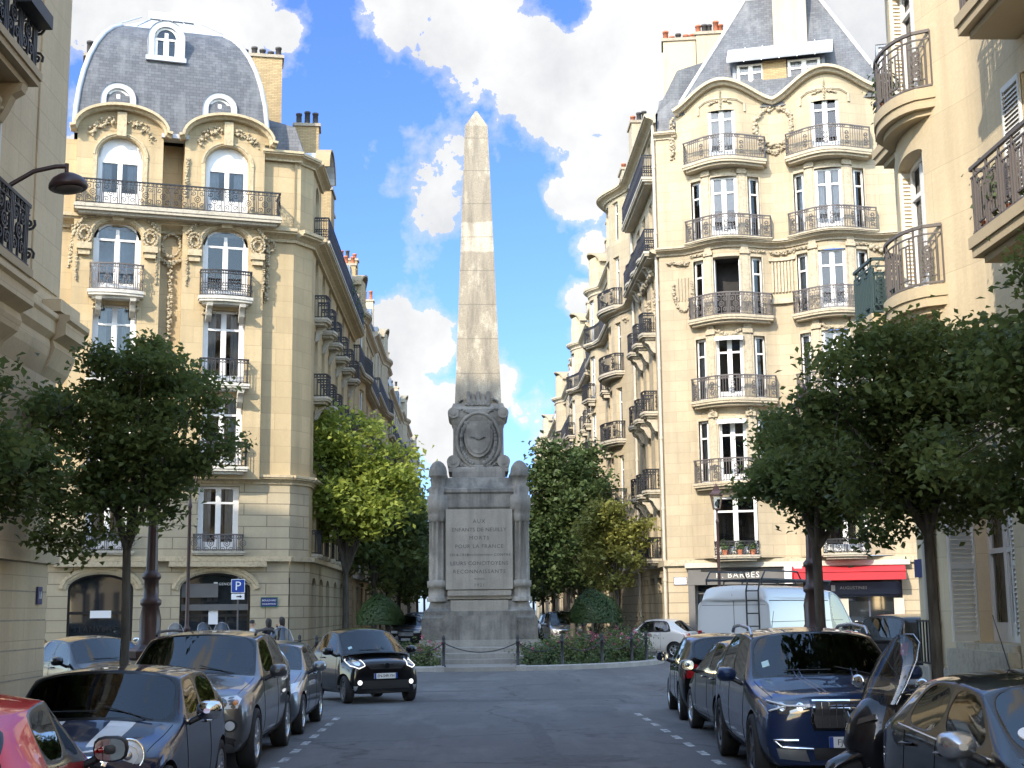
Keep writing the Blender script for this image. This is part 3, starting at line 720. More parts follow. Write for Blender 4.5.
def balcony(parent, F, u0, u1, z, proj=0.6, bulge=0.0, h=0.95, style='scroll', mats=('sill_stone', 'iron'), thick=0.16, n0=0.0, consoles=(), rounded=False, r=0.011, name='balcony', lower=True):
    mb = MB()
    def slab(ins, za, zb):
        q = bpath(F, u0, u1, proj, bulge, ins, n0, rounded); A = [F.P(u, n, za) for u, n in q]; Bp = [F.P(u, n, zb) for u, n in q]
        mb.add(A); mb.add(Bp)
        for i in range(len(q)-1): mb.add([A[i], A[i+1], Bp[i+1], Bp[i]], 0, None)
    slab(0.0, z-thick*0.55, z); slab(0.035, z-thick, z-thick*0.55-0.001)
    if lower: slab(0.16, z-thick-0.10, z-thick-0.001)
    for uc in consoles:
        pr = [(n0-0.02, z-thick-0.11), (n0+proj*0.78, z-thick-0.11), (n0+proj*0.74, z-thick-0.22), (n0+proj*0.5, z-thick-0.30), (n0+proj*0.32, z-thick-0.52), (n0+0.10, z-thick-0.66), (n0-0.02, z-thick-0.70)]
        a = [F.P(uc-0.10, n, zz) for n, zz in pr]; b = [F.P(uc+0.10, n, zz) for n, zz in pr]
        mb.add(a); mb.add(b)
        for i in range(len(pr)): j = (i+1) % len(pr); mb.add([a[i], a[j], b[j], b[i]])
    o = build(mb, name, [mats[0]], parent)
    rb = MB(); railing(rb, [F.P(u, n, z) for u, n in bpath(F, u0, u1, proj, bulge, 0.07, n0, rounded)], h, style, r)
    build(rb, 'railing', [mats[1]], o)
    return o
def carving(mb, pts, size=0.09, m=0, spread=0.06, density=1.0, rg=rnd):
    """chiselled relief: overlapping leaf and fruit lumps along a line"""
    size *= 0.50; spread *= 0.9; P = Path(pts); k = max(2, int(P.len/size*2.6*density))
    for i in range(k):
        p, t = P.at(P.len*(i+rg.random()*0.6)/k); s = size*rg.uniform(0.55, 1.1)
        o = Vector((rg.uniform(-1, 1), rg.uniform(-1, 1), rg.uniform(-1, 1)))*spread
        mb.ball(p+o, s, 4, m, (rg.uniform(0.7, 1.3), rg.uniform(0.7, 1.3), rg.uniform(0.6, 1.2)))
def fpath(F, q, n=0.03): return [F.P(u, n, z) for u, z in q]
def ringpath(F, uc, zc, ru, rz, n=0.03, a0=0, a1=2*pi, k=20): return [F.P(uc+ru*math.cos(a0+(a1-a0)*i/k), n, zc+rz*math.sin(a0+(a1-a0)*i/k)) for i in range(k+1)]
def band(mb, pts2, F, n0, n1, th, m=0):
    """moulding that follows a line (u, z) on the wall: th thick in z, from n0 out to n1"""
    rows = []; k = len(pts2)
    for i, (u, z) in enumerate(pts2):
        a = pts2[max(0, i-1)]; b = pts2[min(k-1, i+1)]; du, dz = b[0]-a[0], b[1]-a[1]; l = math.hypot(du, dz) or 1
        nu, nz = -dz/l, du/l
        rows.append([F.P(u, n0, z), F.P(u, n0+(n1-n0)*0.55, z), F.P(u+nu*th*0.45, n0+(n1-n0)*0.7, z+nz*th*0.45), F.P(u+nu*th*0.5, n1, z+nz*th*0.5), F.P(u+nu*th, n1, z+nz*th), F.P(u+nu*th*1.05, n0, z+nz*th*1.05)])
    mb.grid(rows, m, False, False); mb.add(rows[0], m); mb.add(rows[-1], m)
def chimney(parent, c, w, d, z0, z1, rz, mat, pots, potmat='terracotta', name='chimney', capm='weathered_ledge'):
    mb = MB(); M = Matrix.Translation((c[0], c[1], 0)) @ Matrix.Rotation(rz, 4, 'Z')
    mb.box((-w/2, -d/2, z0), (w/2, d/2, z1), 0, M); mb.box((-w/2-0.08, -d/2-0.08, z1+0.001), (w/2+0.08, d/2+0.08, z1+0.14), 1, M)
    o = build(mb, name, [mat, capm], parent)
    for i in range(pots):
        x = -w/2+w*(i+0.5)/pots+rnd.uniform(-0.04, 0.04); hh = rnd.uniform(0.35, 0.75); p = MB(); q = M @ Vector((x, rnd.uniform(-0.08, 0.08), z1+0.142))
        p.lathe([(0.13, 0), (0.12, hh-0.08), (0.145, hh-0.08), (0.145, hh), (0.09, hh)], q, 10)
        build(p, 'chimney_pot', [potmat if rnd.random() < 0.8 else 'pot_grey'], o)
    return o
# ------------------------------------------------------------------ roofs
def ring_roof(mb, F, u0, u1, nf, nb, prof, m=0, cap=None):
    """hipped roof from rectangles that shrink by prof[i][0] at height prof[i][1]"""
    rings = []
    for ins, z in prof:
        ins_u = ins[0] if isinstance(ins, tuple) else ins; ins_n = ins[1] if isinstance(ins, tuple) else ins
        rings.append(([(u0+ins_u, nf-ins_n), (u1-ins_u, nf-ins_n), (u1-ins_u, nb+ins_n), (u0+ins_u, nb+ins_n)], z))
    l = 0
    for (A, za), (B, zb) in zip(rings[:-1], rings[1:]):
        dl = math.hypot(zb-za, A[0][1]-B[0][1])
        for i in range(4):
            j = (i+1) % 4
            ax = 0 if i % 2 == 0 else 1
            mb.add([F.P(*A[i], za), F.P(*A[j], za), F.P(*B[j], zb), F.P(*B[i], zb)], m, [(A[i][ax], l), (A[j][ax], l), (B[j][ax], l+dl), (B[i][ax], l+dl)], False)
        l += dl
    if cap is not None: mb.add([F.P(*p, rings[-1][1]) for p in rings[-1][0]], cap)
    return [[F.P(*r[0][i], r[1]) for r in rings] for i in range(4)]
def box_on(mb, F, u0, u1, n0, n1, z0, z1, m=0): fbox(mb, F, u0, u1, n0, n1, z0, z1, m)
def dormer(parent, F, uc, n, z, w, h, rise, deep=1.2, mats=('zinc', 'dark_room'), style='plain', name='dormer', fr=0.16):
    """lead-dressed dormer standing out of a slate slope, its front at offset n"""
    mb = MB(); op = (uc, z+0.12, w, h, rise); G = F
    K = 14; W = w/2+fr; spz = z+0.12+h-rise
    outer = [(uc-W, z), (uc-W, spz)]+[(uc-W*math.cos(pi*i/K), spz+(rise+fr)*math.sin(pi*i/K)) for i in range(1, K)]+[(uc+W, spz), (uc+W, z)]
    if rise < 0.01: outer = [(uc-W, z), (uc-W, z+h+0.12+fr), (uc+W, z+h+0.12+fr), (uc+W, z)]
    # front sheet: strip between the outer outline and the opening
    inner = [(uc-w/2, z+0.12), (uc-w/2, spz)]+[(uc-w/2*math.cos(pi*i/K), spz+rise*math.sin(pi*i/K)) for i in range(1, K)]+[(uc+w/2, spz), (uc+w/2, z+0.12)]
    if rise < 0.01: inner = [(uc-w/2, z+0.12), (uc-w/2, z+0.12+h), (uc+w/2, z+0.12+h), (uc+w/2, z+0.12)]
    for i in range(len(outer)-1):
        a, b, c, d = outer[i], outer[i+1], inner[i+1], inner[i]
        mb.add([F.P(a[0], n, a[1]), F.P(b[0], n, b[1]), F.P(c[0], n, c[1]), F.P(d[0], n, d[1])])
        mb.add([F.P(c[0], n, c[1]), F.P(d[0], n, d[1]), F.P(d[0], n-0.14, d[1]), F.P(c[0], n-0.14, c[1])])
        mb.add([F.P(a[0], n+0.04, a[1]), F.P(b[0], n+0.04, b[1]), F.P(b[0], n-deep, b[1]), F.P(a[0], n-deep, a[1])])
    fbox(mb, F, uc-W-0.06, uc+W+0.06, n-0.3, n+0.10, z-0.06, z+0.119)
    r = n-0.6
    mb.add([F.P(inner[0][0]-0.05, r, z), F.P(inner[-1][0]+0.05, r, z), F.P(inner[-1][0]+0.05, r, z+h+0.2), F.P(inner[0][0]-0.05, r, z+h+0.2)], 1)
    o = build(mb, name, list(mats), parent)
    window(o, F, op, style, 0.10, n, 'none' if style == 'plain' else None, True)
    return o

# ------------------------------------------------------------------ corner building beyond the square, on the side of the dome
def left_corner():
    F = Face((-6.8, 52), 16); C = Face((-6.8, 52), 59.0); S = Face((-6.2, 53), 90)
    b = thing('apartment_building', 'cream stone corner apartment building with a rounded slate dome roof and arched top windows', 'building', (-6.8, 52, 0), R_(16))
    UA, UB = -6.56, -2.62
    ops = []
    for uc in (UA, UB):
        ops += [(uc, 4.17, 1.5, 2.35, 0), (uc, 7.25, 1.5, 2.55, 0), (uc, 10.32, 1.55, 2.75, 0), (uc, 13.6, 1.7, 2.62, 0.62), (uc, 16.9, 1.62, 2.62, 0.78)]
    W = MB()
    # ground storey with its two wide shop arches
    shops = [(-6.68, 0.25, 2.25, 3.05, 0.55), (-2.66, 0.12, 2.55, 3.22, 0.62)]
    wall(W, F, -14, 0, 0.0, 3.75, shops, 0.06, 0.45, 2, 1, room=1.6)
    wall(W, C, 0, 1.166, 0.0, 3.75, [], 0.05, 0.3, 2, 1)
    # back plane between and beside the bays
    wall(W, F, -14, 0, 3.75, 6.75, [o for o in ops if o[1] < 6], 0.0, 0.34, 2, 1)
    wall(W, C, 0, 1.166, 3.75, 6.75, [], 0.0, 0.3, 2, 1)
    for a, c in ((-14, -8.12), (-5.02, -4.22), (-1.22, 0)): wall(W, F, a, c, 6.75, 16.3, [], 0.0, 0.3, 0, 1)
    wall(W, C, 0, 1.166, 6.75, 16.3, [], 0.0, 0.3, 0, 1)
    for a, c in ((-8.12, -5.02), (-4.22, -1.22)):
        wall(W, F, a, c, 6.75, 16.3, ops, 0.45, 0.42, 0, 1)
        wall(W, F, a, c, 16.3, 19.72, ops, 0.30, 0.42, 0, 1)
        for u in (a, c):
            W.add([F.P(u, 0, 6.75), F.P(u, 0.45, 6.75), F.P(u, 0.45, 16.3), F.P(u, 0, 16.3)], 0, [(0, 6.75), (0.45, 6.75), (0.45, 16.3), (0, 16.3)])
            W.add([F.P(u, -0.9, 16.3), F.P(u, 0.30, 16.3), F.P(u, 0.30, 19.75), F.P(u, -0.9, 19.75)], 0, [(0, 16.3), (1.2, 16.3), (1.2, 19.75), (0, 19.75)])
    wall(W, F, -5.02, -4.22, 16.3, 19.7, [], -0.8, 0.3, 0, 1)
    wall(W, F, -14, -8.12, 16.3, 19.4, [], -0.1, 0.3, 0, 1)
    wall(W, F, -1.22, 0.25, 16.3, 19.35, [], -0.1, 0.3, 0, 1); wall(W, C, 0, 1.166, 16.3, 19.35, [], 0, 0.3, 0, 1)
    # round-backed heads of the two top bays
    for uc in (UA, UB):
        K = 16; pts = [(uc-1.55*math.cos(pi*i/K), 19.7+0.84*math.sin(pi*i/K)) for i in range(K+1)]
        for i in range(K):
            p, q = pts[i], pts[i+1]
            W.add([F.P(p[0], 0.30, 19.7), F.P(q[0], 0.30, 19.7), F.P(q[0], 0.30, q[1]), F.P(p[0], 0.30, p[1])], 0, [(p[0], 19.7), (q[0], 19.7), q, p])
            W.add([F.P(p[0], 0.30, p[1]), F.P(q[0], 0.30, q[1]), F.P(q[0], -1.4, q[1]), F.P(p[0], -1.4, p[1])], 3)
    # side facade along the boulevard
    sfl = [(4.17, 2.3), (7.25, 2.5), (10.32, 2.6), (13.5, 2.5)]
    sops = []; scen = [1.7, 4.3, 6.9, 10.2, 13.2, 16.4]
    for uc in scen:
        for z, h in sfl: sops.append((uc, z, 1.15, h, 0.5 if z > 13 else 0))
        sops.append((uc, 0.5, 1.4, 2.7, 0.3))
    wall(W, S, 0, 19, 0.0, 3.75, sops, 0.03, 0.35, 2, 1); wall(W, S, 0, 19, 3.75, 16.3, sops, 0.0, 0.35, 0, 1)
    wall(W, S, 0, 3.1, 16.3, 19.4, [(1.7, 16.6, 1.2, 2.4, 0.5)], -0.02, 0.35, 0, 1)
    W.add([S.P(19, 0, 0), S.P(19, -10, 0), S.P(19, -10, 19), S.P(19, 0, 19)], 0); W.add([F.P(-14, 0, 0), F.P(-14, -12, 0), F.P(-14, -12, 20), F.P(-14, 0, 20)], 0)
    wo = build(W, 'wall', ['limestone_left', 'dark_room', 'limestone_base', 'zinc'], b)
    # string courses and cornices
    K_ = MB()
    for f, a, c, e in ((F, -14, 0.05, 0.06), (C, -0.02, 1.18, 0.05), (S, -0.02, 19, 0.04)):
        fbox(K_, f, a, c, 0, 0.20+e, 3.75, 3.93); cornice(K_, f, a, c, 6.62, 6.95, 0.28)
        cornice(K_, f, a, c, 15.95, 16.42, 0.55)
    for f, a, c in ((F, -1.3, 0.28), (C, -0.02, 1.18), (S, -0.02, 3.1)): cornice(K_, f, a, c, 19.2, 19.55, 0.4)
    for uc in (UA, UB):
        e = [(uc-1.80, 19.55), (uc-1.58, 19.62)]+[(uc-1.56*math.cos(pi*i/18), 19.66+0.84*math.sin(pi*i/18)) for i in range(1, 18)]+[(uc+1.58, 19.62), (uc+1.80, 19.55)]
        band(K_, e, F, 0.25, 0.78, 0.20, 0)
        band(K_, [(uc-0.86*math.cos(pi*i/14), 18.74+0.80*math.sin(pi*i/14)) for i in range(15)], F, 0.29, 0.38, 0.13, 0)
        fbox(K_, F, uc-0.98, uc-0.84, 0.29, 0.36, 16.9, 18.74); fbox(K_, F, uc+0.84, uc+0.98, 0.29, 0.36, 16.9, 18.74)
        # keystone over the top windows, ears over the ones below
        fbox(K_, F, uc-0.17, uc+0.17, 0.29, 0.50, 19.5, 20.42)
        band(K_, [(uc-0.9*math.cos(pi*i/14), 15.6+0.66*math.sin(pi*i/14)) for i in range(15)], F, 0.44, 0.55, 0.14, 0)
        fbox(K_, F, uc-0.2, uc+0.2, 0.44, 0.66, 16.2, 16.5)
        for sx in (-1, 1):
            fbox(K_, F, uc+sx*1.17-0.26, uc+sx*1.17+0.26, 0.44, 0.70, 15.05, 15.28)
            fbox(K_, F, uc+sx*1.17-0.2, uc+sx*1.17+0.2, 0.44, 0.62, 14.85, 15.05)
        # shallow arches of the shop fronts
        s0 = shops[0] if uc == UA else shops[1]
        band(K_, [(s0[0]-(s0[2]/2+0.08)*math.cos(pi*i/14), s0[1]+s0[3]-s0[4]+(s0[4]+0.06)*math.sin(pi*i/14)) for i in range(15)], F, 0.06, 0.14, 0.22, 0)
        fbox(K_, F, uc-1.75, uc+1.75, 0.06, 0.34, 3.55, 3.74)
    for z in [0.42*i for i in range(1, 9)]:   # banded quoins
        pass
    build(K_, 'cornice', ['trim_left'], b)
    # carved work
    G = MB()
    for uc in (UA, UB):
        for sx in (-1, 1):
            carving(G, [F.P(uc+sx*0.3, 0.31, 20.12), F.P(uc+sx*0.75, 0.31, 19.95), F.P(uc+sx*1.12, 0.31, 19.55)], 0.13, 0, 0.14, 2.0)
            for r0 in (0.26, 0.15): carving(G, ringpath(F, uc+sx*1.17, 15.62, r0, r0*1.25, 0.55), 0.085, 0, 0.02, 1.0)
            carving(G, [F.P(uc+sx*0.5, 0.52, 16.42), F.P(uc+sx*1.1, 0.55, 16.3), F.P(uc+sx*1.5, 0.5, 15.9)], 0.11, 0, 0.06)
            carving(G, [F.P(uc+sx*0.35, 0.5, 12.98), F.P(uc+sx*0.8, 0.48, 12.9)], 0.08, 0, 0.04)
            carving(G, [F.P(uc+sx*1.42, 0.5, 15.0), F.P(uc+sx*1.42, 0.48, 13.9)], 0.07, 0, 0.04)
    um = -4.62
    carving(G, ringpath(F, um, 15.55, 0.62, 0.72, 0.12), 0.15, 0, 0.06, 1.2); carving(G, ringpath(F, um, 15.5, 0.34, 0.45, 0.16), 0.12, 0, 0.03)
    carving(G, [F.P(um-0.75, 0.2, 16.1), F.P(um, 0.3, 16.3), F.P(um+0.75, 0.2, 16.1)], 0.13, 0, 0.05)
    carving(G, [F.P(um, 0.12, 14.8), F.P(um+0.03, 0.10, 13.4), F.P(um, 0.06, 10.6)], 0.13, 0, 0.08, 1.2)
    carving(G, [F.P(-1.05, 0.12, 16.0), F.P(-1.0, 0.1, 15.2), F.P(-1.05, 0.06, 13.6)], 0.12, 0, 0.07, 1.2)
    carving(G, ringpath(F, -0.95, 15.75, 0.2, 0.22, 0.14), 0.1, 0, 0.02)
    carving(G, [F.P(-8.1, 0.4, 16.0), F.P(-8.2, 0.3, 14.4)], 0.13, 0, 0.07)
    carving(G, [F.P(-4.1, 0.36, 18.9), F.P(-4.15, 0.34, 17.4)], 0.10, 0, 0.05)
    build(G, 'carving', ['carved_stone_left'], b)
    # windows
    for uc in (UA, UB):
        window(b, F, (uc, 16.9, 1.62, 2.62, 0.78), 'arch_blind', 0.22, 0.30, 'curtain')
        window(b, F, (uc, 13.6, 1.7, 2.62, 0.62), 'jambs', 0.22, 0.45, 'net' if uc == UA else 'none')
        window(b, F, (uc, 10.32, 1.55, 2.75, 0), 'jambs', 0.22, 0.45, 'curtain')
        window(b, F, (uc, 7.25, 1.5, 2.55, 0), 'jambs', 0.22, 0.45, 'curtain')
        window(b, F, (uc, 4.17, 1.5, 2.35, 0), 'jambs', 0.2, 0.0, 'curtain')
    for op in sops:
        if op[1] > 1: window(b, S, op, 'french', 0.18, 0.0)
    window(b, S, (1.7, 16.6, 1.2, 2.4, 0.5), 'french', 0.2, 0)
    for uc in scen:
        o = build_panel(b, S, (uc, 0.5, 1.4, 2.7, 0.3), 'black_frame', 'dark_glass', 'shop_window' if uc < 5 else 'doorway', 0.25)
    # balconies
    balcony(b, F, -8.15, -0.62, 16.68, 1.05, 0, 0.92, 'scroll', ('sill_stone', 'iron'), 0.24, n0=0.0)
    for uc in (UA, UB):
        balcony(b, F, uc-1.0, uc+1.0, 13.5, 0.92, 0.16, 0.98, 'scroll' if uc == UA else 'dense', ('white_stone', 'iron_grey' if uc == UA else 'iron'), 0.2, n0=0.45, consoles=(uc-0.6, uc+0.6))
        balcony(b, F, uc-0.95, uc+0.95, 10.25, 0.88, 0.05, 0.9, 'bars', ('white_stone', 'iron'), 0.17, n0=0.45, consoles=(uc-0.6, uc+0.6))
        balcony(b, F, uc-0.95, uc+0.95, 7.17, 0.88, 0.05, 0.9, 'mixed', ('white_stone', 'iron'), 0.17, n0=0.45)
        balcony(b, F, uc-0.95, uc+0.95, 4.12, 0.36, 0, 0.6, 'scroll', ('sill_stone', 'iron_grey'), 0.14, n0=0.0)
    for uc in scen:
        for z, pr in ((13.45, 0.5), (10.27, 0.55), (7.2, 0.5), (4.1, 0.25)):
            if (uc, z) in ((1.7, 7.2),): continue
            balcony(b, S, uc-0.72, uc+0.72, z, pr, 0.1, 0.9, 'bars', ('sill_stone', 'iron'), 0.16, consoles=(uc,) if z > 6 else (), r=0.013)
    balcony(b, S, 0.6, 18.8, 16.5, 0.62, 0, 0.95, 'dense', ('sill_stone', 'iron'), 0.2, r=0.014)
    # dome
    D = MB(); prof = []
    for i in range(9):
        t = R_(76)*i/8; prof.append((1.58*(1-math.cos(t))/(1-math.cos(R_(76))), 19.72+4.95*math.sin(t)/math.sin(R_(76))))
    hips = ring_roof(D, F, -8.25, -1.1, 0.12, -7.0, prof, 0)
    Z_ = MB(); ring_roof(Z_, F, -8.25, -1.1, 0.12, -7.0, [(1.55, 24.66), (1.68, 24.73), ((2.9, 2.9), 25.65)], 0, 0)
    fbox(Z_, F, -5.6, -3.8, -3.2, -2.6, 25.6, 25.92)
    for h in hips: Z_.tube(h, 0.10, 6, 0)
    for h in (hips[0], hips[1]): pass
    for k in range(-3, 4): Z_.tube([F.P(-4.67+k*0.72, -1.58, 24.76), F.P(-4.67+k*0.4, -2.75, 25.67)], 0.028, 4, 0)
    fbox(Z_, F, -5.1, -4.1, -0.15, 0.42, 19.62, 19.78); fbox(Z_, F, -8.3, -1.05, -0.05, 0.16, 19.64, 19.72)
    ro = build(D, 'roof', ['slate'], b); build(Z_, 'roof_flashing', ['zinc'], ro)
    dormer(b, F, -5.0, -0.28, 22.95, 0.92, 1.25, 0.46, 1.3, ('zinc', 'dark_room'), 'plain', fr=0.24)
    dormer(b, F, -6.72, 0.12, 20.42, 0.86, 0.95, 0.43, 1.0, ('zinc', 'dark_room'), 'plain', fr=0.22)
    dormer(b, F, -2.95, 0.12, 20.42, 0.86, 0.95, 0.43, 1.0, ('zinc', 'dark_room'), 'plain', fr=0.22)
    # mansard of the wing
    M_ = MB(); ring_roof(M_, S, 3.0, 19, -0.55, -9, [((0, 0), 16.4), ((0.0, 1.0), 19.4), ((0.0, 3.2), 20.4)], 0, 1)
    ring_roof(M_, S, -0.3, 3.1, -0.25, -7, [((0, 0), 19.5), ((0.25, 0.5), 21.0), ((0.6, 2.2), 21.6)], 0, 1)
    mo = build(M_, 'roof', ['slate', 'zinc'], b)
    for u in (4.6, 7.2, 10.2, 13.2, 16.4): dormer(b, S, u, -0.5, 16.9, 0.95, 1.7, 0.2, 1.2, ('light_zinc', 'dark_room'), 'french', fr=0.14)
    Q = MB()   # zinc round head over the first wing window
    K = 12
    for i in range(K):
        p, q = [(1.7-1.15*math.cos(pi*j/K), 19.5+0.95*math.sin(pi*j/K)) for j in (i, i+1)]
        Q.add([S.P(p[0], 0.55, p[1]), S.P(q[0], 0.55, q[1]), S.P(q[0], -1.6, q[1]), S.P(p[0], -1.6, p[1])]); Q.add([S.P(p[0], 0.0, 19.4), S.P(q[0], 0.0, 19.4), S.P(q[0], 0.0, q[1]), S.P(p[0], 0.0, p[1])], 1)
    band(Q, [(1.7-1.2*math.cos(pi*j/K), 19.5+0.95*math.sin(pi*j/K)) for j in range(K+1)], S, 0.0, 0.6, 0.12, 1)
    build(Q, 'pediment', ['light_zinc', 'limestone_left'], b)
    # chimney stacks
    chimney(b, (-9.15, 58.2), 1.75, 1.1, 19, 25.9, R_(10), 'yellow_brick', 5, 'pot_grey'); chimney(b, (-7.4, 60.5), 1.1, 0.9, 19, 23.6, R_(5), 'yellow_brick', 3, 'pot_grey')
    chimney(b, (-14.9, 54.2), 1.6, 1.0, 19, 24.2, R_(16), 'yellow_brick', 5, 'pot_grey'); chimney(b, (-7.2, 66), 0.9, 1.6, 18, 22.2, 0, 'yellow_brick', 4)
    # shop fronts
    for i, op in enumerate(shops):
        p = build_panel(b, F, op, 'black_frame', 'dark_glass', 'shop_window', 0.30, n=0.06, cols=1 if i == 0 else 3, trans=0.55 if i == 0 else 0.52)
        nn = (F.N.x, F.N.y)
        def at(u, n, z): return F.P(u, n, z)
        if i == 0:
            s = MB(); s.box((-0.36, -0.006, -0.13), (0.36, 0.006, 0.13), 0, F.frame(op[0]+0.02, 0.06-0.235, 1.88)); build(s, 'notice', ['paper'], p)
            letters(p, 'STANVENCO', 0.26, at(op[0], 0.06-0.22, 1.36), nn, 'dark_letter', 0.004, spacing=1.25)
        else:
            s = MB(); s.box((-0.17, -0.006, -0.27), (0.17, 0.006, 0.27), 0, F.frame(op[0]-0.05, 0.06-0.235, 1.75)); build(s, 'notice', ['paper'], p)
            letters(p, 'AGENCE DE PARIS', 0.13, at(op[0]+0.62, 0.06-0.20, 2.93), nn, 'shop_letter', 0.006, spacing=1.15)
            s = MB(); s.box((-0.07, -0.006, -0.07), (0.07, 0.006, 0.07), 0, F.frame(op[0]+0.01, 0.06-0.20, 2.93)); build(s, 'emblem', ['shop_letter'], p)
            s = MB(); fbox(s, F, op[0]-1.2, op[0]+0.1, -0.25, -0.12, 2.45, 2.95); fbox(s, F, op[0]-1.2, op[0]+1.2, -0.22, -0.10, 1.98, 2.2); build(s, 'fascia', ['shop_grey'], p)
    return b, F
def build_panel(parent, F, op, fm, gm, name, inset, n=0.0, cols=2, trans=0.7):
    uc, z, w, h, rise = op; f = MB(); x0, x1 = uc-w/2, uc+w/2
    B = lambda a, c, za, zb: fbox(f, F, a, c, n-inset-0.03, n-inset+0.05, za, zb)
    B(x0, x0+0.09, z, z+h); B(x1-0.09, x1, z, z+h); B(x0+0.09, x1-0.09, z, z+0.25); B(x0+0.09, x1-0.09, z+h*trans-0.05, z+h*trans+0.05)
    if rise < 0.01: B(x0+0.09, x1-0.09, z+h-0.1, z+h)
    else: 
        band(f, [(uc-(w/2-0.10)*math.cos(pi*i/14), z+h-rise+(rise-0.09)*math.sin(pi*i/14)) for i in range(15)], F, n-inset, n-inset+0.05, 0.1)
    for i in range(1, cols): x = x0+(x1-x0)*i/cols; B(x-0.035, x+0.035, z+0.25, z+h*trans-0.05)
    o = build(f, name, [fm], parent)
    g = MB(); q = n-inset; g.add([F.P(x0, q, z), F.P(x1, q, z), F.P(x1, q, z+h), F.P(x0, q, z+h)]); build(g, 'pane', [gm], o)
    return o
carve_mat('white_stone', (0.60, 0.57, 0.50))
LEFT, LF = left_corner()
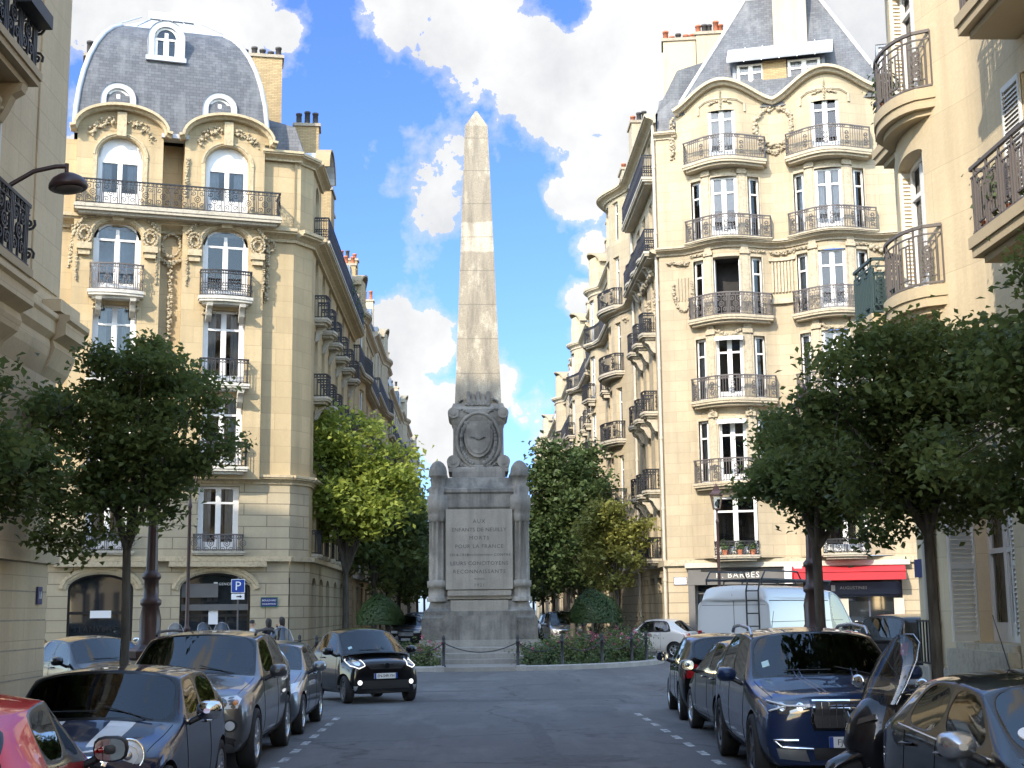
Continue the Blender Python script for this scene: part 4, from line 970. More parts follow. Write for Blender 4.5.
# ------------------------------------------------------------------ corner building beyond the square, with the twin rounded bays
def right_corner():
    UA, UB = 2.95, 7.3
    def bump(u):
        s = 0.0
        for c in (UA, UB):
            x = abs(u-c)/2.05
            if x < 1: s += 0.85*(0.5+0.5*math.cos(pi*x))**0.8
        return s
    F = Face((8.2, 58), -16, bump); G0 = Face((8.2, 58), -16); S = Face((8.2, 76), -90)
    b = thing('apartment_building', 'pale limestone corner apartment building with two rounded bays under a steep slate roof', 'building', (8.2, 58, 0), R_(-16))
    fl = [(4.05, 2.3), (7.02, 2.6), (10.47, 2.65), (13.98, 2.55), (17.42, 2.62)]
    sat = lambda c: ((c-1.22, 0.45), (c, 1.12), (c+1.22, 0.45))
    ops = []
    for c in (UA, UB):
        for z, h in fl[1:]:
            for u, w in sat(c): ops.append((u, z, w, h, 0))
        ops.append((c, 20.92, 1.15, 2.3, 0)); ops.append((c, 4.05, 1.75, 2.35, 0))
    W = MB()
    wall(W, F, 0.9, 14, 17.1, 23.0, ops, 0, 0.3, 0, 1); wall(W, F, 0, 0.9, 17.1, 22.4, [], 0, 0.3, 0, 1); wall(W, F, 0, 14, 3.9, 17.1, ops, 0, 0.3, 0, 1)
    def topz(u): return 23.22+sum(0.86*max(0, math.cos(pi*(u-c)/4.35))**1.3 if abs(u-c) < 2.175 else 0 for c in (UA, UB))+ (0.3*u/10)
    U = [i*0.15 for i in range(6, 66)]
    for a, c in zip(U[:-1], U[1:]): W.add([F.P(a, 0, 23.0), F.P(c, 0, 23.0), F.P(c, 0, topz(c)), F.P(a, 0, topz(a))], 0, [(a, 23), (c, 23), (c, topz(c)), (a, topz(a))])
    shops = [(3.2, 0.1, 4.2, 3.0, 0), (7.45, 0.1, 3.9, 3.0, 0)]
    wall(W, G0, 0, 14, 0, 3.9, shops, 0.03, 0.5, 2, 1, room=1.5)
    # boulevard side
    scen = [15.6, 13.2, 11.0]
    sop = []
    for u in scen:
        for z, h in fl: sop.append((u, z, 1.05, h, 0))
        sop.append((u, 20.9, 1.0, 2.0, 0)); sop.append((u, 0.4, 1.3, 2.8, 0))
    def sb(u):
        x = abs(u-4.6)/2.9; return 0.9*(0.5+0.5*math.cos(pi*x))**0.7 if x < 1 else 0
    SB = Face((8.2, 76), -90, sb)
    bops = [(4.6+d, z, w, h, 0) for z, h in fl+[(20.9, 2.1)] for d, w in ((-1.4, 0.6), (0, 1.2), (1.4, 0.6))]
    wall(W, S, 8.5, 18, 3.9, 23.2, sop, 0, 0.3, 0, 1); wall(W, S, 0, 18, 0, 3.9, sop, 0.03, 0.3, 2, 1); wall(W, SB, 0, 8.5, 3.9, 23.4, bops, 0, 0.3, 0, 1)
    W.add([S.P(0, 0, 0), S.P(0, -12, 0), S.P(0, -12, 23), S.P(0, 0, 23)], 0); W.add([F.P(14, 0, 0), F.P(14, -12, 0), F.P(14, -12, 24), F.P(14, 0, 24)], 0)
    build(W, 'wall', ['limestone_right', 'dark_room', 'limestone_base_right'], b)
    K_ = MB()
    cornice(K_, F, -0.1, 14, 16.92, 17.24, 0.42)
    fbox(K_, G0, -0.02, 14, 0, 0.16, 3.62, 3.86); fbox(K_, S, 0, 18.02, 0, 0.16, 3.62, 3.86); cornice(K_, S, 8.4, 18.1, 16.92, 17.24, 0.4); cornice(K_, SB, 0, 8.5, 16.92, 17.24, 0.4); cornice(K_, S, 8.4, 18.1, 23.0, 23.4, 0.5); cornice(K_, SB, 0, 8.5, 23.2, 23.6, 0.5)
    for s0 in (0, ):
        q = [(i*0.15, topz(i*0.15)-0.12) for i in range(6, 66)]; band(K_, q, F, -0.05, 0.46, 0.26, 0); cornice(K_, F, -0.1, 0.9, 22.2, 22.5, 0.3)
    for c in (UA, UB):
        for u, w in sat(c):
            for z, h in fl[1:]: fbox(K_, F, u-w/2-0.07, u-w/2-0.001, 0, 0.05, z, z+h+0.07); fbox(K_, F, u+w/2+0.001, u+w/2+0.07, 0, 0.05, z, z+h+0.07); fbox(K_, F, u-w/2, u+w/2, 0, 0.06, z+h+0.001, z+h+0.12)
        for d in (-0.78, 0.78):     # pilasters between the lights
            for z, h in fl[1:]:
                fbox(K_, F, c+d-0.14, c+d+0.14, 0, 0.075, z-0.02, z+h+0.1); fbox(K_, F, c+d-0.2, c+d+0.2, 0, 0.16, z+h+0.1, z+h+0.28)
                fbox(K_, F, c+d-0.15, c+d+0.15, 0, 0.13, z+h+0.28, z+h+0.62)
        band(K_, [(c-0.95, 22.95), (c-0.95, 23.28), (c-0.7, 23.42), (c-0.35, 23.45), (c+0.35, 23.45), (c+0.7, 23.42), (c+0.95, 23.28), (c+0.95, 22.95)], F, 0, 0.09, 0.09)
    for k in range(7): fbox(K_, F, 4.78+k*0.135, 4.86+k*0.135, 0, 0.10, 15.0, 16.3)
    fbox(K_, F, 4.68, 5.8, 0, 0.12, 16.35, 16.5); fbox(K_, F, 4.6, 5.85, 0, 0.16, 14.5, 14.72)
    build(K_, 'cornice', ['trim_right'], b)
    G = MB()
    carving(G, ringpath(F, 5.12, 22.3, 0.78, 0.85, 0.05, 0, 2*pi, 26), 0.17, 0, 0.08, 1.25)
    carving(G, [F.P(4.5, 0.05, 21.4), F.P(5.1, 0.06, 21.1), F.P(5.7, 0.05, 21.4)], 0.12, 0, 0.06)
    for u in (0.75, 9.55): carving(G, [F.P(u, 0.06, 23.1), F.P(u, 0.08, 22.2), F.P(u, 0.04, 21.3)], 0.15, 0, 0.09, 1.2)
    for c in (UA, UB):
        for d in (-0.3, 0.3): carving(G, [F.P(c+d*0.4, 0.06, 23.42), F.P(c+d*1.6, 0.06, 23.32)], 0.085, 0, 0.04)
        bar_ = [F.P(c, 0.08, 23.1), F.P(c, 0.1, 23.9)]; carving(G, bar_, 0.06, 0, 0.03)
        carving(G, [F.P(c-0.62, 0.06, 13.42), F.P(c-0.3, 0.09, 13.22), F.P(c, 0.1, 13.14), F.P(c+0.3, 0.09, 13.22), F.P(c+0.62, 0.06, 13.42)], 0.11, 0, 0.05, 1.3)
        for d in (-0.78, 0.78):
            for z in (9.85,): carving(G, [F.P(c+d, 0.14, z+0.2), F.P(c+d, 0.2, z-0.12)], 0.12, 0, 0.05, 1.2)
        carving(G, [F.P(c-1.6, 0.06, 16.78), F.P(c-0.8, 0.12, 16.72)], 0.09, 0, 0.05); carving(G, [F.P(c+0.8, 0.1, 16.72), F.P(c+1.6, 0.05, 16.78)], 0.09, 0, 0.05)
    # hanging garland on the blind corner, big cartouches beside the right-hand bay
    carving(G, ringpath(F, 1.02, 15.4, 0.42, 0.95, 0.05, pi*0.9, pi*2.1, 18), 0.11, 0, 0.05, 1.25); carving(G, [F.P(0.4, 0.05, 16.6), F.P(1.3, 0.06, 16.5)], 0.13, 0, 0.08, 1.2)
    for k in range(4): G.tube([F.P(0.78+k*0.15, 0.03, 15.9), F.P(0.8+k*0.14, 0.03, 14.9)], 0.035, 5, 0)
    carving(G, [F.P(4.75, 0.06, 16.72), F.P(5.2, 0.08, 16.66), F.P(5.7, 0.06, 16.72)], 0.12, 0, 0.08, 1.2)
    carving(G, [F.P(8.9, 0.06, 16.7), F.P(9.5, 0.08, 16.4), F.P(9.7, 0.06, 15.2)], 0.16, 0, 0.1, 1.3); carving(G, ringpath(F, 9.3, 15.9, 0.25, 0.3, 0.06), 0.13, 0, 0.05)
    for u in (17.2, 14.4): carving(G, ringpath(S, u, 15.4, 0.5, 1.0, 0.05, pi*0.9, pi*2.1, 16), 0.14, 0, 0.08)
    carving(G, [S.P(16.5, 0.1, 16.6), S.P(12, 0.1, 16.6)], 0.16, 0, 0.1); carving(G, [SB.P(7.0, 0.1, 16.5), SB.P(2.0, 0.1, 16.5)], 0.18, 0, 0.12)
    build(G, 'carving', ['carved_stone_right'], b)
    # windows
    open_one = True
    for c in (UA, UB):
        for z, h in fl[1:]:
            for k, (u, w) in enumerate(sat(c)):
                if c == UA and k == 1 and 13 < z < 15: continue      # thrown wide open
                d = {0: 'none', 2: 'none'}.get(k, 'curtain')
                if c == UA and k == 0 and z < 12: d = 'net'
                if c == UB and k == 0: d = 'net'
                if c == UB: d = d if k != 1 else 'none'
                if k == 1: d = rnd.choice(['curtain', 'none', 'net', 'blind', 'none'])
                o = window(b, F, (u, z, w, h, 0), 'single' if k != 1 else 'french', 0.17, 0, d)
        window(b, F, (c, 20.92, 1.15, 2.3, 0), 'french', 0.17, 0, 'net' if c == UA else 'none')
        window(b, F, (c, 4.05, 1.75, 2.35, 0), 'french', 0.17, 0, 'none')
    lf = MB()                                                  # its leaf folded back into the room
    lf.box((-0.55, 0.25, 0), (-0.50, 0.75, 2.5)); lf.box((0.50, 0.25, 0), (0.55, 0.75, 2.5)); build(lf, 'open_casement', ['white_paint'], b, world=F.frame(UA, 0, 13.98))
    for op in sop: 
        if op[1] > 1: window(b, S, op, 'french', 0.18)
    for op in bops: window(b, SB, op, 'single' if op[2] < 1 else 'french', 0.18)
    for u in scen: build_panel(b, S, (u, 0.4, 1.3, 2.8, 0), 'shop_grey', 'dark_glass', 'doorway', 0.2, cols=2)
    # small striped blinds
    for z in (13.98-3.51+2.65, 7.02+2.6):
        a = MB(); 
        for i in range(9):
            u0 = UA-0.6+1.2*i/9; u1 = UA-0.6+1.2*(i+1)/9
            a.add([F.P(u0, 0.02, z), F.P(u1, 0.02, z), F.P(u1, 0.34, z-0.10), F.P(u0, 0.34, z-0.10)], i % 2); a.add([F.P(u0, 0.34, z-0.10), F.P(u1, 0.34, z-0.10), F.P(u1, 0.34, z-0.24), F.P(u0, 0.34, z-0.24)], i % 2)
        build(a, 'window_blind', ['white_paint', 'shutter_paint'], b)
    # balconies
    for c in (UA, UB):
        balcony(b, F, c-1.75, c+1.85, 20.72, 0.62, 0.12, 0.98, 'mixed', ('trim_right', 'iron_grey'), 0.22, consoles=(), r=0.012)
        balcony(b, F, c-1.78, c+1.95, 17.3, 0.5, 0.08, 0.95, 'mixed', ('trim_right', 'iron_grey'), 0.1, lower=False, r=0.012)
        balcony(b, F, c-1.72, c+1.88, 13.92, 0.52, 0.1, 0.95, 'scroll', ('trim_right', 'iron_grey'), 0.2, r=0.012)
        balcony(b, F, c-1.72, c+1.9, 10.42, 0.52, 0.1, 0.95, 'mixed', ('trim_right', 'iron_grey'), 0.2, r=0.012)
        balcony(b, F, c-1.72, c+1.9, 6.98, 0.5, 0.1, 0.95, 'mixed', ('trim_right', 'iron_grey'), 0.18, r=0.012)
        balcony(b, F, c-0.95, c+0.95, 4.0, 0.26, 0, 0.55, 'scroll', ('sill_stone', 'iron'), 0.14)
    for u in scen:
        for z, h in fl: balcony(b, S, u-0.7, u+0.7, z-0.05, 0.6, 0.1, 0.9, 'dense' if z > 12 else 'mixed', ('sill_stone', 'iron'), 0.18, consoles=(u-0.35, u+0.35) if z > 6 else (), r=0.013)
    balcony(b, S, 9.2, 17.6, 17.3, 0.62, 0, 1.0, 'dense', ('sill_stone', 'iron'), 0.2, r=0.014); balcony(b, S, 9.0, 17.4, 20.75, 0.6, 0, 1.0, 'dense', ('sill_stone', 'iron'), 0.2, r=0.014)
    for z, h in fl[1:]: balcony(b, SB, 2.6, 6.6, z-0.05, 0.5, 0.1, 0.9, 'mixed', ('sill_stone', 'iron'), 0.2, r=0.013)
    # drainpipes
    for f, u in ((S, 17.75), (S, 9.0)):
        p = MB(); p.tube([f.P(u, 0.09, 0.2), f.P(u, 0.09, 23.0)], 0.07, 8, 0)
        for z in range(3, 23, 3): p.tube([f.P(u, 0.09, z), f.P(u, 0.09, z+0.12)], 0.09, 8, 0)
        build(p, 'drainpipe', ['cream_band'], b)
    # great wrapped zinc bracket under the corner balcony
    # roof
    D = MB(); hips = ring_roof(D, G0, 1.0, 10.0, 0.15, -9.5, [((0, 0), 23.2), ((0.15, 0.25), 23.9), ((2.9, 2.4), 29.2)], 0)
    ring_roof(D, S, 0, 17.6, -0.1, -10, [((0, 0), 23.6), ((0.0, 1.0), 25.6), ((0, 4.0), 26.6)], 0)
    Z_ = MB(); ring_roof(Z_, G0, 1.0, 10.0, 0.15, -9.5, [((2.88, 2.38), 29.2), ((3.3, 4.0), 29.7)], 0, 0)
    for h in hips[:2]: Z_.tube(h, 0.09, 6, 1)
    ring_roof(D, G0, 0.0, 1.2, -0.1, -3, [((0, 0), 22.45), ((0.1, 0.5), 24.2), ((0.3, 1.2), 24.6)], 0)
    ro = build(D, 'roof', ['slate'], b); build(Z_, 'roof_flashing', ['zinc', 'light_zinc'], ro)
    # shed dormer with two windows and a pale zinc lid
    M_ = MB(); 
    fbox(M_, G0, 4.72, 5.75, -2.0, -0.40, 23.6, 25.5, 2)
    fbox(M_, G0, 3.42, 3.57, -2.0, -0.42, 23.6, 25.5, 1); fbox(M_, G0, 7.25, 7.4, -2.0, -0.42, 23.6, 25.5, 1); fbox(M_, G0, 3.57, 7.25, -1.9, -1.0, 23.6, 25.5, 3)
    fbox(M_, G0, 3.42, 7.4, -0.6, -0.36, 23.6, 24.4, 0)
    A = [(3.2, 0.05, 25.52), (7.75, 0.05, 25.52), (7.75, -1.35, 26.65), (3.2, -1.35, 26.65)]
    M_.add([G0.P(*p) for p in A]); M_.add([G0.P(p[0], p[1], p[2]-0.1) for p in A]); M_.add([G0.P(3.2, 0.05, 25.52), G0.P(7.75, 0.05, 25.52), G0.P(7.75, 0.05, 25.42), G0.P(3.2, 0.05, 25.42)], 1)
    for k in range(1, 6): fbox(M_, G0, 3.2+k*0.758-0.02, 3.2+k*0.758+0.02, 0.0, 0.06, 25.4, 25.56, 0)
    for i in range(1, 6):
        u = 3.2+i*0.758; M_.tube([G0.P(u, 0.05, 25.54), G0.P(u, -1.35, 26.68)], 0.03, 4, 0)
    d = build(M_, 'dormer', ['light_zinc', 'dark_zinc', 'yellow_brick', 'dark_room'], b)
    for u, w_ in ((4.2, 1.2), (6.5, 1.4)): window(d, G0, (u, 24.42, w_, 1.02, 0), 'plain', 0.0, -0.42, 'net')
    chimney(b, tuple(G0.P(5.95, -1.75, 0))[:2], 1.45, 1.4, 25.6, 31.5, R_(-16), 'render_wall', 4)
    chimney(b, (9.9, 61.3), 1.5, 1.2, 22, 28.0, R_(-8), 'render_wall', 5); chimney(b, (11.3, 61.0), 1.3, 1.2, 22, 28.2, R_(-8), 'render_wall', 5)
    chimney(b, (8.75, 68), 0.9, 1.4, 22, 26.4, 0, 'render_wall', 3); chimney(b, (9.0, 75), 0.9, 1.4, 22, 26.2, 0, 'render_wall', 3)
    # wing dormers at the far end
    M2 = MB(); ring_roof(M2, G0, 9.9, 15, -1.2, -9, [((0, 0), 21.0), ((0, 0.6), 24.3), ((0, 3), 25.2)], 0, 0); fbox(M2, G0, 9.9, 15, -1.3, -1.0, 20.85, 21.0, 1)
    build(M2, 'roof', ['slate', 'cream_band'], b)
    for u, n, z in ((10.1, -1.0, 25.0), (10.9, -0.9, 24.3)): dormer(b, G0, u, n-1.1, z, 0.8, 1.15, 0, 1.8, ('dark_zinc', 'dark_room'), 'plain', fr=0.12)
    # shop fronts
    nn = (F.N.x, F.N.y)
    p = build_panel(b, G0, shops[0], 'shop_grey', 'dark_glass', 'shop_window', 0.35, n=0.03, cols=3, trans=0.8)
    q = MB(); fbox(q, G0, 0.85, 5.3, 0.03, 0.22, 2.82, 3.5); fbox(q, G0, 0.85, 1.12, 0.03, 0.2, 0.15, 2.82); fbox(q, G0, 5.08, 5.3, 0.03, 0.2, 0.15, 2.82); so_ = build(q, 'fascia', ['shop_grey'], p)
    q = MB(); fbox(q, G0, 0.75, 9.75, 0.03, 0.34, 3.52, 3.72); build(q, 'band', ['cream_band'], p)
    q = MB(); fbox(q, G0, 1.4, 4.7, 0.22, 0.26, 3.38, 3.46); build(q, 'lamp_rail', ['black_frame'], p)
    letters(p, 'R. BARBES', 0.34, G0.P(2.9, 0.225, 3.2), nn, 'shop_letter', 0.006, spacing=1.2)
    p = build_panel(b, G0, shops[1], 'shop_blue', 'dark_glass', 'shop_window', 0.35, n=0.03, cols=3, trans=0.74)
    q = MB(); A = [(5.2, 0.25, 3.50), (9.55, 0.25, 3.50), (9.55, 0.95, 3.25), (5.2, 0.95, 3.25)]
    q.add([G0.P(*a) for a in A]); q.add([G0.P(5.2, 0.95, 3.25), G0.P(9.55, 0.95, 3.25), G0.P(9.55, 0.95, 2.92), G0.P(5.2, 0.95, 2.92)]); q.add([G0.P(5.2, 0.25, 3.5), G0.P(5.2, 0.95, 3.25), G0.P(5.2, 0.95, 2.92)]); q.add([G0.P(9.55, 0.25, 3.5), G0.P(9.55, 0.95, 3.25), G0.P(9.55, 0.95, 2.92)])
    q.tube([G0.P(5.2, 0.955, 3.26), G0.P(9.55, 0.955, 3.26)], 0.03, 6, 0)
    build(q, 'awning', ['awning_red'], p)
    q = MB(); fbox(q, G0, 6.9, 7.28, -0.24, -0.15, 0.3, 2.2); fbox(q, G0, 9.05, 9.45, 0.03, 0.12, 0.1, 2.2); build(q, 'pillar', ['cream_band'], p)
    q = MB(); fbox(q, G0, 5.6, 9.4, -0.25, -0.1, 2.36, 2.85); build(q, 'fascia', ['shop_blue'], p)
    letters(p, 'AUGUSTINES', 0.17, G0.P(7.5, -0.09, 2.62), nn, 'shop_letter', 0.005, spacing=1.1)
    q = MB(); fbox(q, G0, 6.62, 6.78, -0.10, -0.085, 2.5, 2.74); build(q, 'emblem', ['shop_letter'], p)
    for i in range(4):
        for j in range(3):
            q = MB(); u = 5.65+i*0.42; z = 1.0+j*0.42; q.box((-0.15, -0.006, -0.15), (0.15, 0.006, 0.15), 0, G0.frame(u+0.1, -0.27, z)); build(q, 'notice', ['paper'], p)
    for i in range(6):
        q = MB(); q.box((-0.055, -0.006, -0.055), (0.055, 0.006, 0.055), 0, G0.frame(7.55+i*0.19, -0.27, 1.25-0.04*(i % 2))); build(q, 'notice', ['paper'], p)
    q = MB(); q.lathe([(0.001, -0.03), (0.33, -0.03), (0.33, 0.03), (0.001, 0.03)], (0, 0, 0), 20); o = build(q, 'emblem', ['red_dot'], p, world=F.frame(5.15, 0.55, 3.18) @ Matrix.Rotation(pi/2, 4, 'Z') @ Matrix.Rotation(pi/2, 4, 'X'))
    q = MB(); q.box((-0.36, -0.025, -0.36), (0.36, 0.025, 0.36), 0, G0.frame(5.16, 0.42, 3.18)); build(q, 'sign_panel', ['sign_white'], p)
    return b, F, G0
RIGHT, RF, RG = right_corner()
# ------------------------------------------------------------------ the two near buildings
def near_left():
    F = Face((-7, 0), 90); b = thing('apartment_building', 'tan stone apartment building with dark iron balconies, a bracket lamp on its wall', 'building', (-7, 23.5, 0), R_(90))
    ops = []
    cols = [18.55, 15.2, 11.5, 7.8, 4.1, 0.4, -3.3, -7, -10.7, -14.4, -18.1, -21.8]
    for u in cols:
        ops.append((u, 3.2, 2.3, 2.75, 1.1)); ops.append((u, 0.5, 1.9, 2.2, 0))
        for z in (6.95, 10.0, 13.1, 16.2): ops.append((u, z, 1.3, 2.5, 0))
    W = MB(); E_ = 23.5
    wall(W, F, -26, E_-0.35, 0, 2.9, ops, 0, 0.35, 2, 1); wall(W, F, -26, E_-0.35, 2.9, 20, ops, 0, 0.35, 0, 1)
    for ang in range(4):    # rounded arris
        a0, a1 = R_(90*ang/4), R_(90*(ang+1)/4); p = lambda a: (-7.35+0.35*math.cos(a), E_-0.35+0.35*math.sin(a))
        q, r = p(a0), p(a1); W.add([(*q, 0), (*r, 0), (*r, 20), (*q, 20)], 0, [(a0*0.35, 0), (a1*0.35, 0), (a1*0.35, 20), (a0*0.35, 20)])
    B2 = Face((-7.35, E_), 180); bo = [(u, z, 1.3, 2.5, 0) for u in (3, 6.5, 10) for z in (6.95, 10, 13.1, 16.2)]
    wall(W, B2, 0, 24, 0, 20, bo, 0, 0.35, 0, 1)
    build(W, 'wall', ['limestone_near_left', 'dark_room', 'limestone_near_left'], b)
    Q = MB(); ring_roof(Q, F, -26, E_, 0.2, -24, [((0, 0), 20.2), ((1.0, 1.0), 24.9), ((3.4, 3.4), 29.2), ((7, 7), 29.9)], 0, 0); build(Q, 'roof', ['slate'], b); chimney(b, (-16.1, 20.4), 3.6, 0.9, 24, 32.0, 0, 'render_wall', 8)  # unseen chimney stack, added so that its shadow falls on the obelisk
    K_ = MB(); cornice(K_, F, -26, E_+0.4, 19.7, 20.25, 0.6); cornice(K_, B2, -0.4, 24, 19.7, 20.25, 0.6)
    # the heavy moulded ledge over the ground storey, swelling at the corner
    def ledge(F, a, c, e):
        moulding(K_, F, a, c, [(0, 5.75), (0.10, 5.9), (0.28+e, 6.05), (0.34+e, 6.2), (0.30+e, 6.32), (0.50+e, 6.42), (0.50+e, 6.62), (0.56+e, 6.66), (0.56+e, 6.74), (0, 6.80)])
    ledge(F, -26, 20.3, 0.0); ledge(F, 22.35, E_+0.02, -0.12); ledge(B2, -0.02, 24, 0)
    moulding(K_, F, 20.3, 22.35, [(0, 5.75), (0.06, 5.9), (0.12, 6.05), (0.15, 6.2), (0.13, 6.32), (0.22, 6.42), (0.22, 6.62), (0.26, 6.66), (0.26, 6.74), (0, 6.80)])
    fbox(K_, F, 22.3, E_-0.1, 0, 0.30, 6.80, 7.0)
    fbox(K_, F, -26, E_, 0, 0.10, 2.72, 2.9); fbox(K_, F, 21.6, 23.0, 0, 0.03, 7.2, 19.6)
    for z in (9.3, 12.45, 15.5, 18.7):
        for u in cols[:3]: fbox(K_, F, u-0.9, u+0.9, 0, 0.10, z+0.25, z+0.42)
    for u in cols[:3]:
        band(K_, [(u-1.28*math.cos(pi*i/14), 4.85+1.22*math.sin(pi*i/14)) for i in range(15)], F, 0, 0.10, 0.22, 0)
        for k in range(5):
            a = pi*(0.15+0.175*k); K_.tube([F.P(u-1.35*math.cos(a), 0.015, 4.85+1.3*math.sin(a)), F.P(u-1.95*math.cos(a), 0.015, 4.85+1.7*math.sin(a))], 0.02, 4, 1)
    build(K_, 'cornice', ['limestone_near_left', 'weathered_ledge'], b)
    J = MB()     # sunk joints of the banded base
    for z in [0.45*i for i in range(1, 7)]+[3.4, 4.0, 4.6, 5.2]: 
        fbox(J, F, 20.7, E_-0.33, -0.01, 0.004, z, z+0.022)
    build(J, 'stone_joint', ['weathered_ledge'], b)
    G = MB(); 
    for u in cols[:2]:
        for z in (9.25,): carving(G, [F.P(u-0.8, 0.06, z+0.1), F.P(u-0.3, 0.14, z+0.25), F.P(u+0.3, 0.14, z+0.25), F.P(u+1.0, 0.06, z-0.05)], 0.13, 0, 0.07, 1.3)
    build(G, 'carving', ['carved_stone_left'], b)
    for u in cols[:4]:
        for z in (6.95, 10.0, 13.1):
            window(b, F, (u, z, 1.3, 2.5, 0), 'french', 0.25, 0, 'curtain')
            for sx in (-1, 1):
                link('shutter', shutter_mesh(0.62, 2.45), b, world=F.frame(u+sx*0.97-0.31, 0.06, z+0.02))
            balcony(b, F, u-1.5, u+1.5, z-0.03, 0.55, 0, 0.95, 'scroll', ('limestone_near_left', 'iron'), 0.22, consoles=(u-1.1, u+1.1), r=0.016)
        window(b, F, (u, 3.2, 2.3, 2.75, 1.1), 'french', 0.25, 0, 'net')
    for sx in (-1, 1): link('shutter', shutter_mesh(0.9, 2.0), b, world=F.frame(18.9+sx*0.6-0.45+ (0.35 if sx > 0 else 0), -0.12, 3.25))
    x = MB(); x.box((-0.5, -0.16, -0.11), (0.5, 0.08, 0.10), 0, F.frame(19.4, 0.56, 10.72)); build(x, 'planter', ['black_plastic'], b)
    x = MB(); x.box((-0.12, -0.012, -0.14), (0.12, 0.012, 0.14), 0, F.frame(22.75, 0.02, 2.2)); p = build(x, 'number_plate', ['sign_navy'], b); letters(p, '18', 0.17, F.P(22.75, 0.034, 2.2), (1, 0), 'sign_white', 0.002)
    x = MB(); x.box((-0.16, -0.03, -0.1), (0.16, 0.03, 0.1), 0, F.frame(20.4, 0.03, 1.55)); build(x, 'vent', ['black_frame'], b)
    return b
def near_right():
    E_ = 25.0
    def bump(u):
        x = abs(u-2.3)/2.25; return 0.48*(0.5+0.5*math.cos(pi*x))**0.75 if x < 1 else 0
    F = Face((8, E_), -90, bump); G0 = Face((8, E_), -90)
    b = thing('apartment_building', 'smooth ochre apartment building with a rounded bay and curved iron balconies', 'building', (8, E_, 0), R_(-90))
    ops = []; cols = [6.9, 11, 15, 19, 23, 27, 31, 35, 39, 43, 47]
    for z in (7.1, 10.45, 13.8, 17.1):
        ops.append((2.35, z, 1.25, 2.45, 0.12))
        for u in cols: ops.append((u, z, 1.4, 2.4, 0))
    g = [(3.9, 1.32, 1.5, 2.35, 0)]+[(u, 1.32, 1.5, 2.35, 0) for u in cols[1:]]
    W = MB(); wall(W, F, 0.3, 52, 4.0, 20.5, ops, 0, 0.34, 0, 1, du=0.18); wall(W, G0, 0.3, 52, 0, 4.0, g, 0, 0.30, 0, 1)
    for i in range(4):
        p = lambda a: (8.3-0.3*math.cos(a), E_-0.3+0.3*math.sin(a)); q, r = p(R_(90*i/4)), p(R_(90*(i+1)/4)); W.add([(*q, 0), (*r, 0), (*r, 20.5), (*q, 20.5)], 0, [(i*.1, 0), (i*.1+.1, 0), (i*.1+.1, 20.5), (i*.1, 20.5)])
    B2 = Face((32, E_), 180); wall(W, B2, 0, 23.7, 0, 20.5, [(u, z, 1.3, 2.4, 0) for u in (4, 8, 12, 16, 20) for z in (4.0, 7.1, 10.45, 13.8, 17.1)], 0, 0.34, 0, 1)
    U = [0.05+4.5*i/24 for i in range(25)]; W.add([F.P(u, 0, 4.0) for u in U], 0)
    build(W, 'wall', ['limestone_near_right', 'dark_room'], b)
    Q = MB(); ring_roof(Q, G0, 0, 52, 0.1, -24, [((0, 0), 20.7), ((0.8, 0.8), 23), ((5, 5), 24.5)], 0, 0); build(Q, 'roof', ['slate'], b)
    K_ = MB(); cornice(K_, F, 0.2, 52, 20.1, 20.7, 0.6); fbox(K_, G0, 0.3, 52, 0, 0.10, 0.0, 0.85, 1)
    fbox(K_, G0, 2.75, 5.3, 0.10, 0.42, 0.62, 1.22, 1); fbox(K_, G0, 2.85, 5.2, 0, 0.3, 1.22, 1.31, 1)
    fbox(K_, G0, 5.35, 7.2, 0, 0.24, 0.86, 3.95, 0); fbox(K_, G0, 2.55, 3.05, 0, 0.07, 0.86, 3.95, 0)
    build(K_, 'cornice', ['limestone_near_right', 'sill_stone'], b)
    for z in (7.1, 10.45, 13.8):
        window(b, F, (2.35, z, 1.25, 2.45, 0.12), 'french', 0.26, 0, 'net')
        for sx in (-1, 1):
            M = F.frame(2.35+sx*0.60, -0.02, z+0.03) @ Matrix.Rotation(R_(90-sx*10), 4, 'Z'); link('shutter', shutter_mesh(0.34, 2.3, 'shutter_white'), b, world=M)
        for u in cols[:3]:
            window(b, F, (u, z, 1.4, 2.4, 0), 'french', 0.25, 0, 'net')
            for sx in (-1, 1): link('shutter', shutter_mesh(0.66, 2.4, 'shutter_white'), b, world=F.frame(u+sx*1.05-0.33, 0.05, z+0.02))
        bal = balcony(b, F, 1.2, 3.45, z-0.06, 0.42, 0.03, 1.0, 'panels', ('limestone_near_right', 'iron_grey'), 0.34, rounded=True, r=0.014)
        balcony(b, F, 6.0, 9.2, z-0.02, 0.86, 0, 1.0, 'panels', ('limestone_near_right', 'iron_grey'), 0.3, r=0.014)
    balcony(b, G0, 0.08, 1.35, 7.0, 0.92, 0, 1.0, 'panels', ('limestone_near_right', 'iron_green'), 0.3, r=0.018)
    balcony(b, G0, 0.05, 1.1, 10.4, 0.36, 0, 0.9, 'panels', ('limestone_near_right', 'iron'), 0.28, r=0.016)
    s = MB(); fbox(s, G0, 0.2, 1.25, 0.80, 0.82, 7.08, 7.85); fbox(s, G0, 0.2, 0.22, 0.05, 0.80, 7.08, 7.85); build(s, 'screen', ['iron_green'], b)
    window(b, G0, g[0], 'plain', 0.2, 0, 'net')
    link('shutter', shutter_mesh(0.72, 2.32, 'shutter_white'), b, world=G0.frame(3.12, 0.03, 1.34) @ Matrix.Rotation(R_(-52), 4, 'Z'))
    link('shutter', shutter_mesh(0.45, 2.32, 'shutter_white'), b, world=G0.frame(4.66, 0.03, 1.34))
    p = MB(); 
